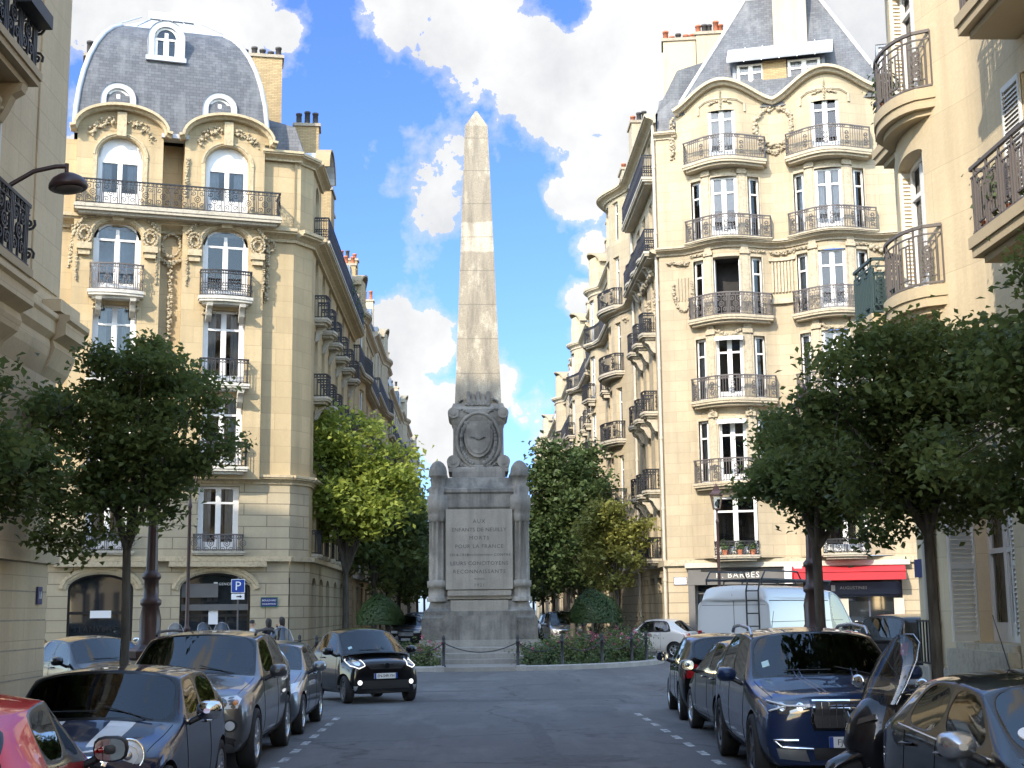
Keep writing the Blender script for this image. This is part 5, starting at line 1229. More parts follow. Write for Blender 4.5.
    for u in (0.95, 1.25): p.tube([G0.P(u, 0.08, 0.1), G0.P(u, 0.08, 6.6)], 0.075, 8)
    build(p, 'drainpipe', ['cream_band'], b)
    r = MB(); 
    for i in range(6): bar(r, G0.P(0.55+i*0.16, 0.16, 0.9), G0.P(0.55+i*0.16, 0.16, 1.65), 0.012)
    bar(r, G0.P(0.5, 0.16, 0.92), G0.P(1.4, 0.16, 0.92), 0.014); bar(r, G0.P(0.5, 0.16, 1.63), G0.P(1.4, 0.16, 1.63), 0.014); build(r, 'grille', ['iron'], b)
    x = MB(); x.box((-0.2, -0.012, -0.15), (0.2, 0.012, 0.15), 0, Face((8, E_), 180).frame(0, 0, 0) @ Matrix.Translation((0, 0, 0))) if False else None
    x = MB(); x.box((-0.2, -0.012, -0.16), (0.2, 0.012, 0.16), 0, G0.frame(0.35, 0.02, 2.55)); sp_ = build(x, 'street_plate', ['sign_navy'], b)
    return b
NLEFT = near_left(); NRIGHT = near_right()
# ------------------------------------------------------------------ the two rows running down the boulevard
FARB = {}
def far_balcony(wd, pr, key):
    if key not in FARB:
        f = Face((0, 0), 0); a = MB(); b_ = MB()
        for ins, za, zb in ((0, -0.1, 0), (0.06, -0.2, -0.101)): a.box((-wd/2+ins, -pr+ins, za), (wd/2-ins, 0.02, zb))
        for sx in (-0.35, 0.35): a.box((sx*wd-0.08, -pr*0.7, -0.42), (sx*wd+0.08, 0.02, -0.201))
        railing(b_, [(-wd/2+.05, 0, 0), (-wd/2+.05, -pr+.05, 0), (wd/2-.05, -pr+.05, 0), (wd/2-.05, 0, 0)], 0.92, 'bars', 0.014)
        FARB[key] = (a.mesh('balcony', ['sill_stone']), b_.mesh('railing', ['iron']))
    return FARB[key]
def row_building(side, Y0, Y1, X, H, label, seed, bay=True, mat='limestone_far_a', group=None):
    g = random.Random(seed); Ln = Y1-Y0
    F0 = Face((X, Y0), 90) if side < 0 else Face((X, Y1), -90)
    bc = Ln*g.uniform(0.3, 0.7); bh = 1.7; amp = (0.3 if side < 0 else 0.75) if bay else 0.0
    def bump(u):
        x = abs(u-bc)/bh; return amp*(0.5+0.5*math.cos(pi*x))**0.5 if x < 1 else 0
    F = Face(tuple(F0.O)[:2], 90 if side < 0 else -90, bump) if bay else F0
    b = thing('apartment_building', label, 'building', tuple(F0.O), R_(90 if side < 0 else -90), group)
    nfl = int((H-3.9)/3.3); fh = (H-3.9)/nfl; zs = [3.9+fh*i for i in range(nfl)]
    n = max(3, int(Ln/2.7)); cs = [Ln*(i+0.5)/n for i in range(n)]
    ops = [(u, z+0.1, 1.05, fh-0.85, 0) for u in cs for z in zs]; gops = [(u, 0.3, 1.5, 2.9, 0) for u in cs]
    W = MB(); wall(W, F, 0, Ln, 3.9, H, ops, 0, 0.3, 0, 1, du=0.3); wall(W, F0, 0, Ln, 0, 3.9, gops, 0, 0.3, 0, 1)
    for u in (0, Ln): W.add([F0.P(u, 0, 0), F0.P(u, -11, 0), F0.P(u, -11, H+2), F0.P(u, 0, H)], 0, [(0, 0), (11, 0), (11, H), (0, H)])
    if bay: W.add([F.P(bc-bh+2*bh*i/16, 0, 3.9) for i in range(17)], 0)
    build(W, 'wall', [mat, 'dark_room'], b)
    K_ = MB(); cornice(K_, F, 0, Ln, H-0.5, H, 0.36, du=0.3); build(K_, 'cornice', ['trim_right'], b); K_ = MB(); cornice(K_, F, 0, Ln, zs[-1]-0.3, zs[-1]-0.02, 0.45, du=0.3); build(K_, 'ledge', ['trim_right'], b)
    K_ = MB(); fbox(K_, F0, 0, Ln, 0, 0.15, 3.6, 3.85); build(K_, 'string_course', ['sill_stone'], b)
    wm_ = win_meshes(1.04, fh-0.86, 0, 'plain')
    for u, z, w_, h_, r_ in ops:
        o = link('window', wm_['frame'], b, world=F.frame(u, -0.18, z)); link('pane', wm_['pane'], o, local=Matrix.Identity(4))
        if g.random() < 0.35: link('curtain', wm_['net'], o, local=Matrix.Identity(4))
        if z < zs[-1]-0.5 and z > 4.5:
            a, c = far_balcony(1.5, 0.5, 's'); bo = link('balcony', a, b, world=F.frame(u, 0, z-0.03)); link('railing', c, bo, local=Matrix.Identity(4))
    balcony(b, F, 0.2, Ln-0.2, zs[-1]+0.02, 0.48, 0, 0.95, 'bars', ('sill_stone', 'iron'), 0.18, r=0.014)
    Q = MB(); ring_roof(Q, F0, 0, Ln, 0.1, -11, [((0, 0), H), ((0, 0.9), H+2.6), ((0, 3.0), H+3.6)], 0, 1); build(Q, 'roof', ['slate', 'zinc'], b)
    for u in cs: 
        if g.random() < 0.8: dormer(b, F0, u, -0.25, H+0.2, 0.9, 1.4, 0.2 if g.random() < 0.5 else 0, 1.0, (g.choice(['zinc', 'light_zinc', 'dark_zinc']), 'dark_room'), 'plain', fr=0.13)
    if bay:   # stone gable over the bay
        G = MB(); fbox(G, F, bc-1.3, bc+1.3, -1.2, -0.02, H, H+1.5); K2 = [(bc-1.4*math.cos(pi*i/10), H+1.45+0.7*math.sin(pi*i/10)) for i in range(11)]; band(G, K2, F, -1.2, 0.1, 0.2)
        fbox(G, F, bc-1.0, bc+1.0, -1.0, -0.04, H+1.5, H+1.9); build(G, 'pediment', [mat], b)
    cx = X+(-1 if side < 0 else 1)*2.2
    for y in (Y0+0.6, Y1-0.6): chimney(b, (cx, y), 2.2, 0.7, H+0.5, H+g.uniform(4.2, 5.4), 0, g.choice(['yellow_brick', 'render_wall']), 5)
    return b
grp_l = None
XL, XR = -6.3, 8.2
row_building(-1, 72.2, 88, XL, 18.6, 'cream apartment building with a stone gable, just past the dome-roofed corner building', 1, True, 'limestone_left')
row_building(-1, 88.1, 104, XL, 19.8, 'second apartment building past the dome-roofed corner, shallow rounded bay', 2, True, 'limestone_far_a')
row_building(-1, 104.1, 122, XL, 18.8, 'third apartment building down the dome side of the boulevard, flat fronted', 3, False, 'limestone_far_b')
row_building(-1, 122.1, 140, XL, 19.6, 'fourth apartment building down the dome side of the boulevard, round bay', 4, True, 'limestone_far_a')
row_building(-1, 140.1, 162, XL, 18.8, 'last apartment building seen down the dome side of the boulevard', 5, True, 'limestone_far_b')
row_building(1, 76.1, 92, XR, 21.6, 'pale rounded-bay apartment building adjoining the twin-bay corner building', 11, True, 'limestone_right')
row_building(1, 92.1, 108, XR, 21.2, 'second apartment building past the twin-bay corner, rounded bay and red chimney pots', 12, True, 'limestone_far_b')
row_building(1, 108.1, 128, XR, 20.2, 'third apartment building down the twin-bay side of the boulevard', 13, True, 'limestone_right')
row_building(1, 128.1, 150, XR, 19.6, 'fourth apartment building down the twin-bay side of the boulevard', 14, True, 'limestone_far_b')
row_building(1, 150.1, 178, XR, 19.0, 'last apartment building seen down the twin-bay side of the boulevard', 15, True, 'limestone_far_a')
# ------------------------------------------------------------------ the island and the war memorial
IC = (0.25, 50.4); IR = 6.6
def ring_pts(r, z, a0=0, a1=360, k=72): return [(IC[0]+r*math.cos(R_(a0+(a1-a0)*i/k)), IC[1]+r*math.sin(R_(a0+(a1-a0)*i/k)), z) for i in range(k+1)]
GA = math.degrees(math.asin(1.32/IR))
kb = MB(); a0, a1 = -90+GA, 270-GA
kb.grid([ring_pts(IR, -0.05, a0, a1), ring_pts(IR, 0.14, a0, a1), ring_pts(IR-0.03, 0.16, a0, a1), ring_pts(IR-0.30, 0.16, a0, a1), ring_pts(IR-0.30, 0.0, a0, a1)], 0, False, False)
for a in (a0, a1):
    x, y, _ = ring_pts(IR-0.15, 0, a, a, 1)[0]; kb.box((x-0.16, y-0.2, -0.05), (x+0.16, y+0.75, 0.165), 0)
tag(build(kb, 'kerb', ['granite']), kind='structure')
sb = MB(); sb.add(ring_pts(IR-0.29, 0.10, 0, 360, 72)[:-1]); tag(build(sb, 'earth', ['soil']), kind='structure')
MX, MY = 0.27, 51.3
def sq(mb, prof, m=0, hx=1.0, c=(MX, MY)):
    """stacked square sections (half width, z); hx scales the width"""
    rows = [[(c[0]-w*hx, c[1]-w, z), (c[0]+w*hx, c[1]-w, z), (c[0]+w*hx, c[1]+w, z), (c[0]-w*hx, c[1]+w, z)] for w, z in prof]
    mb.grid(rows, m, True, False); mb.add(rows[0], m); mb.add(rows[-1], m)
mon = thing('war_memorial', 'weathered grey stone obelisk war memorial on an inscribed pedestal with domed corner columns', 'monument', (MX, MY, 0))
b = MB(); sq(b, [(3.0, 0.05), (3.0, 0.32), (2.94, 0.34), (2.55, 0.345), (2.55, 0.60), (2.5, 0.62), (2.12, 0.625), (2.12, 0.86)])
b.box((-1.02, 43.95, 0.0), (1.54, 48.4, 0.13)); b.box((-0.95, 46.6, 0.131), (1.47, 48.4, 0.28)); b.box((-0.95, 47.3, 0.281), (1.47, 48.4, 0.45))
build(b, 'steps', ['step_stone'], mon)
b = MB(); sq(b, [(2.05, 0.86), (2.05, 1.62), (2.0, 1.66), (1.97, 1.72), (1.97, 1.86), (1.88, 1.92), (1.8, 2.0), (1.74, 2.22)])
b.box((MX-1.30, MY-2.10, 0.861), (MX+1.30, MY-1.6, 1.70)); b.box((MX-1.22, MY-2.02, 1.701), (MX+1.22, MY-1.6, 1.84))
build(b, 'plinth', ['plinth_stone'], mon)
b = MB(); sq(b, [(1.58, 2.2), (1.58, 5.62)], hx=0.98); build(b, 'pedestal', ['pedestal_stone'], mon)
b = MB(); b.box((MX-1.19, MY-1.84, 2.62), (MX+1.19, MY-1.5, 5.46)); 
b.prism([(-1.16, 2.28), (1.16, 2.28), (1.16, 2.36), (1.12, 2.36), (1.12, 2.6), (-1.12, 2.6), (-1.12, 2.36), (-1.16, 2.36)], lambda x, z, d: (MX+x, MY-1.5-d, z), 0, 0.30)
b.box((MX-1.13, MY-1.9, 2.40), (MX+1.13, MY-1.801, 2.56)); b.box((MX-1.02, MY-1.95, 1.86), (MX+1.02, MY-1.5, 2.24))
pn = build(b, 'inscription_panel', ['panel_stone'], mon)
nn = (0, -1); y = MY-1.8415
for t, s, z, sp_ in (('AUX', 0.19, 5.02, 1.25), ('ENFANTS DE NEUILLY', 0.19, 4.72, 1.05), ('MORTS', 0.19, 4.43, 1.25), ('POUR LA FRANCE', 0.19, 4.13, 1.15), ('CONTRE', 0.13, 3.83, 1.2), ('1914-1918', 0.145, 3.83, 1.1), ('MDCCCCXXXIX MCMXLV', 0.075, 3.83, 1.0), ('LEURS CONCITOYENS', 0.19, 3.53, 1.1), ('RECONNAISSANTS', 0.19, 3.24, 1.2), ('MCMXXI', 0.08, 2.98, 1.2), ('1921', 0.16, 2.76, 1.3)):
    x = MX+{'CONTRE': 0.82, '1914-1918': -0.72, 'MDCCCCXXXIX MCMXLV': 0.03}.get(t, 0.0); letters(pn, t, s, (x, y, z), nn, 'engraved', 0.003, spacing=sp_)
# attic over the panel
b = MB(); sq(b, [(1.62, 5.47), (1.68, 5.55), (1.68, 6.02), (1.74, 6.08), (1.74, 6.2), (1.60, 6.24), (1.45, 6.45), (1.38, 6.62), (1.12, 6.66), (1.12, 6.88)], hx=0.86)
build(b, 'attic', ['plinth_stone'], mon)
for sx in (-1, 1):
    for sy in (-1, 1):
        c = (MX+sx*1.47, MY+sy*1.5, 0); b = MB(); K = 60
        def flute(r, z, d): return [(c[0]+(r-d*(0.5+0.5*math.cos(10*2*pi*j/K))**0.7)*math.cos(2*pi*j/K), c[1]+(r-d*(0.5+0.5*math.cos(10*2*pi*j/K))**0.7)*math.sin(2*pi*j/K), z) for j in range(K)]
        prof = [(0.40, 2.2, 0), (0.40, 2.34, 0), (0.36, 2.36, 0.03), (0.35, 2.68, 0.03), (0.39, 2.70, 0), (0.39, 2.92, 0), (0.33, 2.94, 0), (0.35, 2.98, 0.085), (0.335, 5.0, 0.085), (0.32, 5.02, 0), (0.36, 5.05, 0.02), (0.39, 5.25, 0.05), (0.36, 5.40, 0.0), (0.39, 5.44, 0), (0.39, 5.95, 0), (0.33, 5.99, 0.04), (0.37, 6.24, 0.08), (0.25, 6.32, 0), (0.27, 6.62, 0), (0.34, 6.66, 0), (0.34, 6.72, 0)]
        b.grid([flute(r, z, d) for r, z, d in prof], 0, True, True)
        co = build(b, 'column', ['pedestal_stone'], mon)
        b = MB(); b.lathe([(0.33, 6.70), (0.325, 6.85), (0.29, 7.0), (0.20, 7.14), (0.09, 7.22), (0.0, 7.24)], c, 24); build(b, 'finial', ['plinth_stone'], co)
# crest block with the shield
b = MB(); sq(b, [(1.10, 6.88), (1.10, 7.0), (0.98, 7.1), (0.93, 7.5), (0.92, 8.6), (0.98, 8.75), (1.02, 8.9), (1.02, 9.2), (0.96, 9.3), (0.92, 9.42)])
for sx in (-1, 1):
    for z, r in ((9.05, 0.2), (7.25, 0.24)):
        b.tube([(MX+sx*0.92, MY-1.1, z), (MX+sx*0.92, MY+1.05, z)], r, 14, 0); b.tube([(MX+sx*0.92, MY-1.13, z), (MX+sx*0.92, MY+1.08, z)], r*0.45, 10, 0)
fy = MY-0.93
def shield(s, k=12):
    pts = [(-0.42*s, 0.5*s), (0.42*s, 0.5*s), (0.43*s, 0.1*s)]+[(0.42*s*math.cos(a), 0.05*s-0.62*s*math.sin(a)) for a in [pi/2*i/k for i in range(1, k+1)]]+[(-0.42*s*math.cos(a), 0.05*s-0.62*s*math.sin(a)) for a in [pi/2*(k-i)/k for i in range(1, k+1)]]+[(-0.43*s, 0.1*s)]
    return pts
b.prism(shield(1.25), lambda x, z, d: (MX+x, fy-d, 8.12+z), -0.05, 0.13); b.prism(shield(1.02), lambda x, z, d: (MX+x, fy-d, 8.12+z), 0.131, 0.17)
ov = [(MX+0.78*math.cos(2*pi*i/36), fy-0.06, 8.05+1.0*math.sin(2*pi*i/36)) for i in range(36)]; b.tube(ov, 0.075, 6, 0, False, True, True)
cr = build(b, 'crest', ['pedestal_stone'], mon)
g = MB(); rg = random.Random(3)
for sx in (-1, 1):
    for k in range(16):
        a = R_(-70+k*8.2); g.ball((MX+sx*0.63*math.cos(a), fy-0.1, 8.0+0.86*math.sin(a)), 0.10*rg.uniform(0.8, 1.15), 4, 0, (0.8, 0.8, 1.2))
    carving(g, [(MX+sx*0.2, fy-0.06, 7.02), (MX+sx*0.7, fy-0.06, 7.15), (MX+sx*0.85, fy-0.05, 7.5)], 0.11, 0, 0.04, 1.2, rg)
    carving(g, [(MX+sx*0.35, fy-0.08, 9.05), (MX+sx*0.7, fy-0.06, 9.2)], 0.10, 0, 0.04, 1.2, rg)
    carving(g, [(MX+sx*0.72, MY-0.85, 9.45), (MX+sx*0.55, MY-0.95, 9.6)], 0.11, 0, 0.04, 1.2, rg)
carving(g, [(MX-0.42, fy-0.02, 9.36), (MX+0.42, fy-0.02, 9.36)], 0.10, 0, 0.03, 1.3, rg)
mc = MB()
for k in range(5): mc.box((MX-0.42+k*0.18, fy-0.06, 9.46), (MX-0.30+k*0.18, fy+0.1, 9.86 if k % 2 == 0 else 9.74))
mc.box((MX-0.44, fy-0.05, 9.40), (MX+0.44, fy+0.1, 9.55)); build(mc, 'mural_crown', ['plinth_stone'], cr)
carving(g, [(MX-0.25, fy-0.17, 8.15), (MX, fy-0.18, 8.05), (MX+0.25, fy-0.17, 8.15)], 0.05, 0, 0.03, 1.5, rg); carving(g, [(MX-0.3, fy-0.1, 6.98), (MX+0.3, fy-0.1, 6.98)], 0.08, 0, 0.03, 1.2, rg)
build(g, 'carving', ['plinth_stone'], cr)
b = MB(); nz_ = 12; rows = []
for i in range(nz_+1):
    z = 9.40+(20.3-9.40)*i/nz_; wd = 0.86-(0.86-0.435)*i/nz_; rows.append([(MX-wd, MY-wd, z), (MX+wd, MY-wd, z), (MX+wd, MY+wd, z), (MX-wd, MY+wd, z)])
b.grid(rows, 0, True, False); rows2 = [rows[-1], [(MX-0.06, MY-0.06, 20.98), (MX+0.06, MY-0.06, 20.98), (MX+0.06, MY+0.06, 20.98), (MX-0.06, MY+0.06, 20.98)]]; b.grid(rows2, 0, True, False); b.add(rows2[1])
b.box((MX-0.03, MY-0.445, 18.6), (MX+0.03, MY-0.40, 20.3)); b.box((MX-0.05, MY-0.05, 20.9), (MX+0.05, MY+0.05, 21.03))
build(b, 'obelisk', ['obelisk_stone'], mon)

# bollards and the chains between them
bp = MB(); bp.lathe([(0.075, 0), (0.075, 0.06), (0.05, 0.09), (0.045, 0.75), (0.065, 0.77), (0.065, 0.82), (0.04, 0.84), (0.058, 0.90), (0.058, 0.95), (0.03, 1.0), (0.001, 1.02)], (0, 0, 0), 12)
bme = bp.mesh('bollard', ['iron'])
SP = [(-0.9, 44.35), (1.44, 44.35), (2.87, 44.75), (4.22, 45.6), (5.33, 46.85), (5.95, 47.9), (-2.4, 44.7), (-3.9, 45.7), (-5.2, 47.1), (-6.0, 49.0)]
SL = ['left of the memorial steps', 'right of the memorial steps', 'second to the right of the steps', 'third to the right of the steps', 'fourth to the right of the steps', 'at the right end of the kerb', 'behind the small black car', 'behind the left door of the black car', 'behind the rear of the black car', 'at the left end of the kerb']
for (x, y), s in zip(SP, SL):
    o = link('bollard', bme, world=place(x, y, 0.1)); tag(o, 'slim black iron bollard '+s, 'bollard', 'black iron bollards round the island')
for (i, j), s in zip(((0, 1), (1, 2), (2, 3), (3, 4), (4, 5), (6, 0), (7, 6), (8, 7), (9, 8)), ('across the memorial steps', 'just right of the memorial steps', 'before the pink flowers', 'in front of the clipped ball shrub', 'at the right end of the island', 'just left of the memorial steps', 'behind the small black car', 'behind the black car door', 'at the left end of the island')):
    a, c = Vector((*SP[i], 0.88)), Vector((*SP[j], 0.88)); pts = [a.lerp(c, t/16)-Vector((0, 0, 0.30*(1-(2*t/16-1)**2))) for t in range(17)]
    m = MB(); m.tube(pts, 0.017, 5); tag(build(m, 'chain', ['iron']), 'black chain slung between bollards '+s, 'chain', 'chains between the bollards')
# ------------------------------------------------------------------ trees and shrubs
def leaf_mesh(name, pts, sizes, tints, mat, seed, up=0.5):
    """one rhombic, slightly folded blade per point"""
    r = np.random.default_rng(seed); n = len(pts); P = np.asarray(pts, float); S = np.asarray(sizes, float)[:, None]
    nv = r.normal(size=(n, 3)); nv[:, 2] = np.abs(nv[:, 2])*1.0+up; nv /= np.linalg.norm(nv, axis=1)[:, None]
    t = r.normal(size=(n, 3)); t -= nv*(t*nv).sum(1)[:, None]; t /= np.linalg.norm(t, axis=1)[:, None]; s = np.cross(nv, t)
    droop = nv*S*0.18
    V = np.stack([P-t*S*0.5-droop, P+s*S*0.30, P+t*S*0.5-droop, P-s*S*0.30], 1).reshape(-1, 3)
    me = bpy.data.meshes.new(name); me.vertices.add(n*4); me.vertices.foreach_set('co', V.ravel())
    me.loops.add(n*4); me.loops.foreach_set('vertex_index', np.arange(n*4, dtype=np.int32)); me.polygons.add(n)
    me.polygons.foreach_set('loop_start', np.arange(0, n*4, 4, dtype=np.int32)); me.polygons.foreach_set('loop_total', np.full(n, 4, dtype=np.int32))
    a = me.attributes.new('tint', 'FLOAT', 'POINT'); a.data.foreach_set('value', np.repeat(np.asarray(tints, np.float32), 4))
    me.materials.append(MATS[mat]); me.update(calc_edges=True); return me
def tree(name, label, loc, H, fork, tr, crown, mat, nclump=60, per=110, leaf=0.12, seed=1, group=None, clump=0.32, lean=(0, 0), hollow=0.35):
    """crown: (cx, cy, cz, rx, ry, rz) relative to the foot"""
    g = np.random.default_rng(seed); rg = random.Random(seed)
    b = thing(name, label, 'tree', loc, 0, group); T = MB(); cx, cy, cz, rx, ry, rz = crown
    top = Vector((cx*0.9+lean[0], cy*0.9+lean[1], cz+rz*0.35)); fk = Vector((lean[0]*0.3, lean[1]*0.3, fork))
    T.tube([(0, 0, -0.05), (0.0, 0.0, 0.12), fk*0.5+Vector((0.02, 0.01, 0)), fk], [tr*1.35, tr*1.05, tr*0.92, tr*0.85], 9)
    cl = []
    while len(cl) < nclump:
        p = g.uniform(-1, 1, 3); d = np.linalg.norm(p)
        if d > 1 or d < hollow: continue
        wob = 1.0+0.24*math.sin(3.1*math.atan2(p[1], p[0])+seed)+0.17*math.sin(5*p[2]+seed*2)+0.16*(g.random() < 0.12)
        k = 0.82*wob; z = p[2]
        if z < -0.55 and g.random() < 0.5: continue
        cl.append((cx+p[0]*rx*k, cy+p[1]*ry*k, cz+z*rz*(0.95+0.08*wob)))
    ends = []
    for i in range(9 if tr > 0.07 else 6):     # main limbs
        e = Vector(cl[int(g.integers(len(cl)))]); e = Vector((cx, cy, cz)).lerp(e, 0.8); mid = fk.lerp(e, 0.45)+Vector((0, 0, 0.12*H*rg.random()))
        q = [fk+Vector((0, 0, -0.05)), fk.lerp(mid, 0.5), mid, e]; T.tube(q, [tr*0.6, tr*0.5, tr*0.36, tr*0.12], 6); ends.append((mid, e))
    for c in cl:                                # twigs
        c = Vector(c); m = min((m_ for pair in ends for m_ in pair), key=lambda v: (v-c).length); T.tube([m, m.lerp(c, 0.5)+Vector((0, 0, 0.04)), c], [tr*0.16, tr*0.11, tr*0.04], 4, 0, False)
    build(T, 'trunk', ['bark'], b, local=Matrix.Identity(4))
    pts = []; tin = []; sz = []
    cr = clump*(rx+ry+rz)/3
    for c in cl:
        k = int(per*rg.uniform(0.5, 1.4)); q = g.normal(size=(k, 3))*np.array([cr*0.55, cr*0.55, cr*0.34])+np.array(c); pts.append(q)
        base = rg.random()**1.3; tin.append(np.clip(base*0.65+g.random(k)*0.35, 0, 1)); sz.append(leaf*g.uniform(0.6, 1.3, k))
    pts = np.concatenate(pts); me = leaf_mesh('crown', pts, np.concatenate(sz), np.concatenate(tin), mat, seed)
    link('crown', me, b, local=Matrix.Identity(4)); return b
tree('street_tree', 'young dark green slim-trunked tree in front of the ornate lamp post on the pedestal', (-5.42, 22, 0.13), 6.5, 2.75, 0.075, (-0.02, 0.1, 4.35, 1.72, 1.6, 1.85), 'leaf_dark', 105, 210, 0.115, 3, clump=0.19)
tree('street_tree', 'dark green tree at the edge of the pavement, nearest on the lamp bracket side', (-5.75, 13.4, 0.13), 5, 2.2, 0.075, (0.35, 0.2, 3.45, 1.3, 1.3, 0.95), 'leaf_dark', 70, 230, 0.10, 5, clump=0.28)
tree('street_tree', 'dark leafy tree with a thick forked trunk behind the dark blue off-roader', (5.5, 22.0, 0.13), 6.5, 2.7, 0.088, (0.25, 0.2, 4.0, 1.5, 1.5, 1.2), 'leaf_dark', 80, 210, 0.115, 8, clump=0.21)
tree('street_tree', 'dark leafy tree with a slender trunk by the white shuttered ground floor window', (5.72, 17.2, 0.13), 6.2, 2.65, 0.075, (0.0, 0.0, 3.95, 1.75, 1.7, 1.45), 'leaf_dark', 105, 200, 0.105, 11, clump=0.2)
tree('street_tree', 'big dark tree overhanging the black car, reaching up to the balconies', (6.0, 12.6, 0.13), 6.4, 2.7, 0.11, (0.1, 0.2, 3.85, 1.75, 1.7, 1.5), 'leaf_dark', 105, 200, 0.10, 14, clump=0.2)
tree('street_tree', 'sunlit bright green tree beside the dome-roofed corner building', (-5.1, 56.5, 0.13), 10, 3.2, 0.14, (0.15, 0, 7.1, 2.75, 2.5, 2.75), 'leaf_bright', 95, 130, 0.27, 21, clump=0.27)
tree('street_tree', 'tall mid-green tree behind the memorial, by the twin-bay corner building', (4.75, 66, 0.13), 10, 3.0, 0.15, (-0.1, 0, 6.3, 2.9, 2.9, 3.5), 'leaf_mid', 110, 120, 0.27, 24, clump=0.25)
tree('street_tree', 'small yellow-green tree in front of the twin-bay corner building', (6.2, 59.5, 0.13), 7, 2.4, 0.09, (-0.35, 0, 4.35, 1.75, 1.6, 1.85), 'leaf_yellow', 62, 120, 0.21, 27, clump=0.28)
i = 0
for x, ys, sd_, sn in ((-4.7, (67, 78, 90, 104, 120, 138), -1, 'dome side'), (5.9, (76, 88, 101, 116, 134), 1, 'twin-bay side')):
    for k, y in enumerate(ys):
        w_ = ('first', 'second', 'third', 'fourth', 'fifth', 'last')[k]
        tree('avenue_tree', w_+' shaded street tree in the row down the '+sn+' of the boulevard', (x, y, 0.13), 9, 2.8, 0.13, (0.3*-sd_, 0, 5.6, 2.5, 3.0, 2.9), 'leaf_mid' if k % 2 else 'leaf_dark', 60, 90, 0.34, 40+i, 'trees in rows down the boulevard', clump=0.28); i += 1
def topiary(loc, r, hz, label, seed):
    g = np.random.default_rng(seed); b = thing('clipped_shrub', label, 'shrub', loc)
    T = MB(); T.tube([(0, 0, -0.05), (0.03, 0, 0.7), (0, 0, 1.45)], [0.07, 0.055, 0.05], 7)
    for k in range(5): a = k*1.3; T.tube([(0, 0, 0.75), (0.3*math.cos(a), 0.3*math.sin(a), 1.15)], [0.04, 0.02], 5)
    build(T, 'trunk', ['bark'], b, local=Matrix.Identity(4))
    n = 15000; d = g.normal(size=(n, 3)); d /= np.linalg.norm(d, axis=1)[:, None]; d[:, 2] = np.where(d[:, 2] < -0.12, -0.12+0.1*g.random(n), d[:, 2])
    rr = (0.74+0.27*g.random(n)**0.6)[:, None]; low = np.sin(d[:, :1]*5+seed)*np.cos(d[:, 1:2]*4)*0.055+np.sin(d[:, 2:]*9+d[:, :1]*7)*0.025
    pts = d*(rr+low)*np.array([r, r, hz])+np.array([0, 0, 1.42])
    link('crown', leaf_mesh('crown', pts, 0.085*g.uniform(0.7, 1.2, n), np.clip(g.random(n)*0.8+0.2*(d[:, 2] > 0), 0, 1), 'leaf_box', seed, 0.2), b, local=Matrix.Identity(4)); return b
topiary((-3.45, 52.6, 0.1), 0.90, 1.0, 'dome-clipped dark green shrub left of the memorial, behind the small black car', 71)
topiary((4.55, 51.8, 0.1), 1.0, 1.08, 'dome-clipped dark green shrub on a short stem right of the memorial', 72)
def bush(loc, rx, rz, label, seed, flowers=0, mat='leaf_mid', name='rose_bush', group='rose bushes on the island'):
    g = np.random.default_rng(seed); b = thing(name, label, 'shrub', loc, 0, group); T = MB()
    for k in range(6): a = k*1.05; T.tube([(0, 0, -0.03), (rx*0.4*math.cos(a), rx*0.4*math.sin(a), rz), (rx*0.7*math.cos(a+.2), rx*0.7*math.sin(a+.2), rz*1.6)], [0.014, 0.011, 0.006], 4)
    build(T, 'stem', ['bark'], b, local=Matrix.Identity(4))
    n = 700; p = g.normal(size=(n, 3))*np.array([rx*0.48, rx*0.48, rz*0.45])+np.array([0, 0, rz]); p[:, 2] = np.maximum(p[:, 2], 0.02)
    link('foliage', leaf_mesh('foliage', p, 0.10*g.uniform(0.6, 1.3, n), g.random(n), mat, seed), b, local=Matrix.Identity(4))
    if flowers:
        q = []; 
        for _ in range(flowers):
            c = g.normal(size=3)*np.array([rx*0.5, rx*0.5, rz*0.35])+np.array([0, 0, rz*1.35]); q.append(c+g.normal(size=(9, 3))*0.035)
        q = np.concatenate(q); link('blossom', leaf_mesh('blossom', q, 0.085*g.uniform(0.7, 1.2, len(q)), g.random(len(q)), 'petal_pink', seed+1), b, local=Matrix.Identity(4))
    return b
pos = [(-1.5, 45.4, 10, 0.45), (-2.2, 45.9, 3, 0.4), (-3.2, 46.4, 6, 0.45), (-4.2, 47.3, 4, 0.45), (1.9, 45.3, 7, 0.42), (2.5, 46.0, 2, 0.4), (3.2, 46.2, 9, 0.55), (3.7, 47.2, 16, 0.55), (4.4, 47.0, 14, 0.45), (4.9, 48.0, 18, 0.55), (5.5, 48.3, 10, 0.45), (5.2, 49.3, 12, 0.55), (2.7, 47.3, 0, 0.5), (5.9, 49.6, 6, 0.55)]
pl = ['low bush with pale flowers left of the steps', 'small green bush left of the steps', 'flowering bush behind the black car', 'green bush at the left of the island', 'pink flowering bush just right of the steps', 'low green bush right of the steps', 'bush with pink flowers right of the steps', 'tall pink flowering bush right of the memorial', 'dense pink rose bush behind the third bollard', 'tall pink rose bush under the clipped shrub', 'pink rose bush near the kerb end', 'tall bushy rose under the dome-clipped shrub', 'rounded green bush at the memorial foot', 'last rose bush by the kerb end']
for k, ((x, y, f, rz), s) in enumerate(zip(pos, pl)): bush((x, y, 0.1), 0.55, rz, s, 80+k, f, 'leaf_dark' if k % 3 == 0 else 'leaf_mid')
bush((5.3, 51.2, 0.1), 1.1, 0.75, 'broad dark hedge-like bush behind the roses', 120, 0, 'leaf_box', 'bush', None)
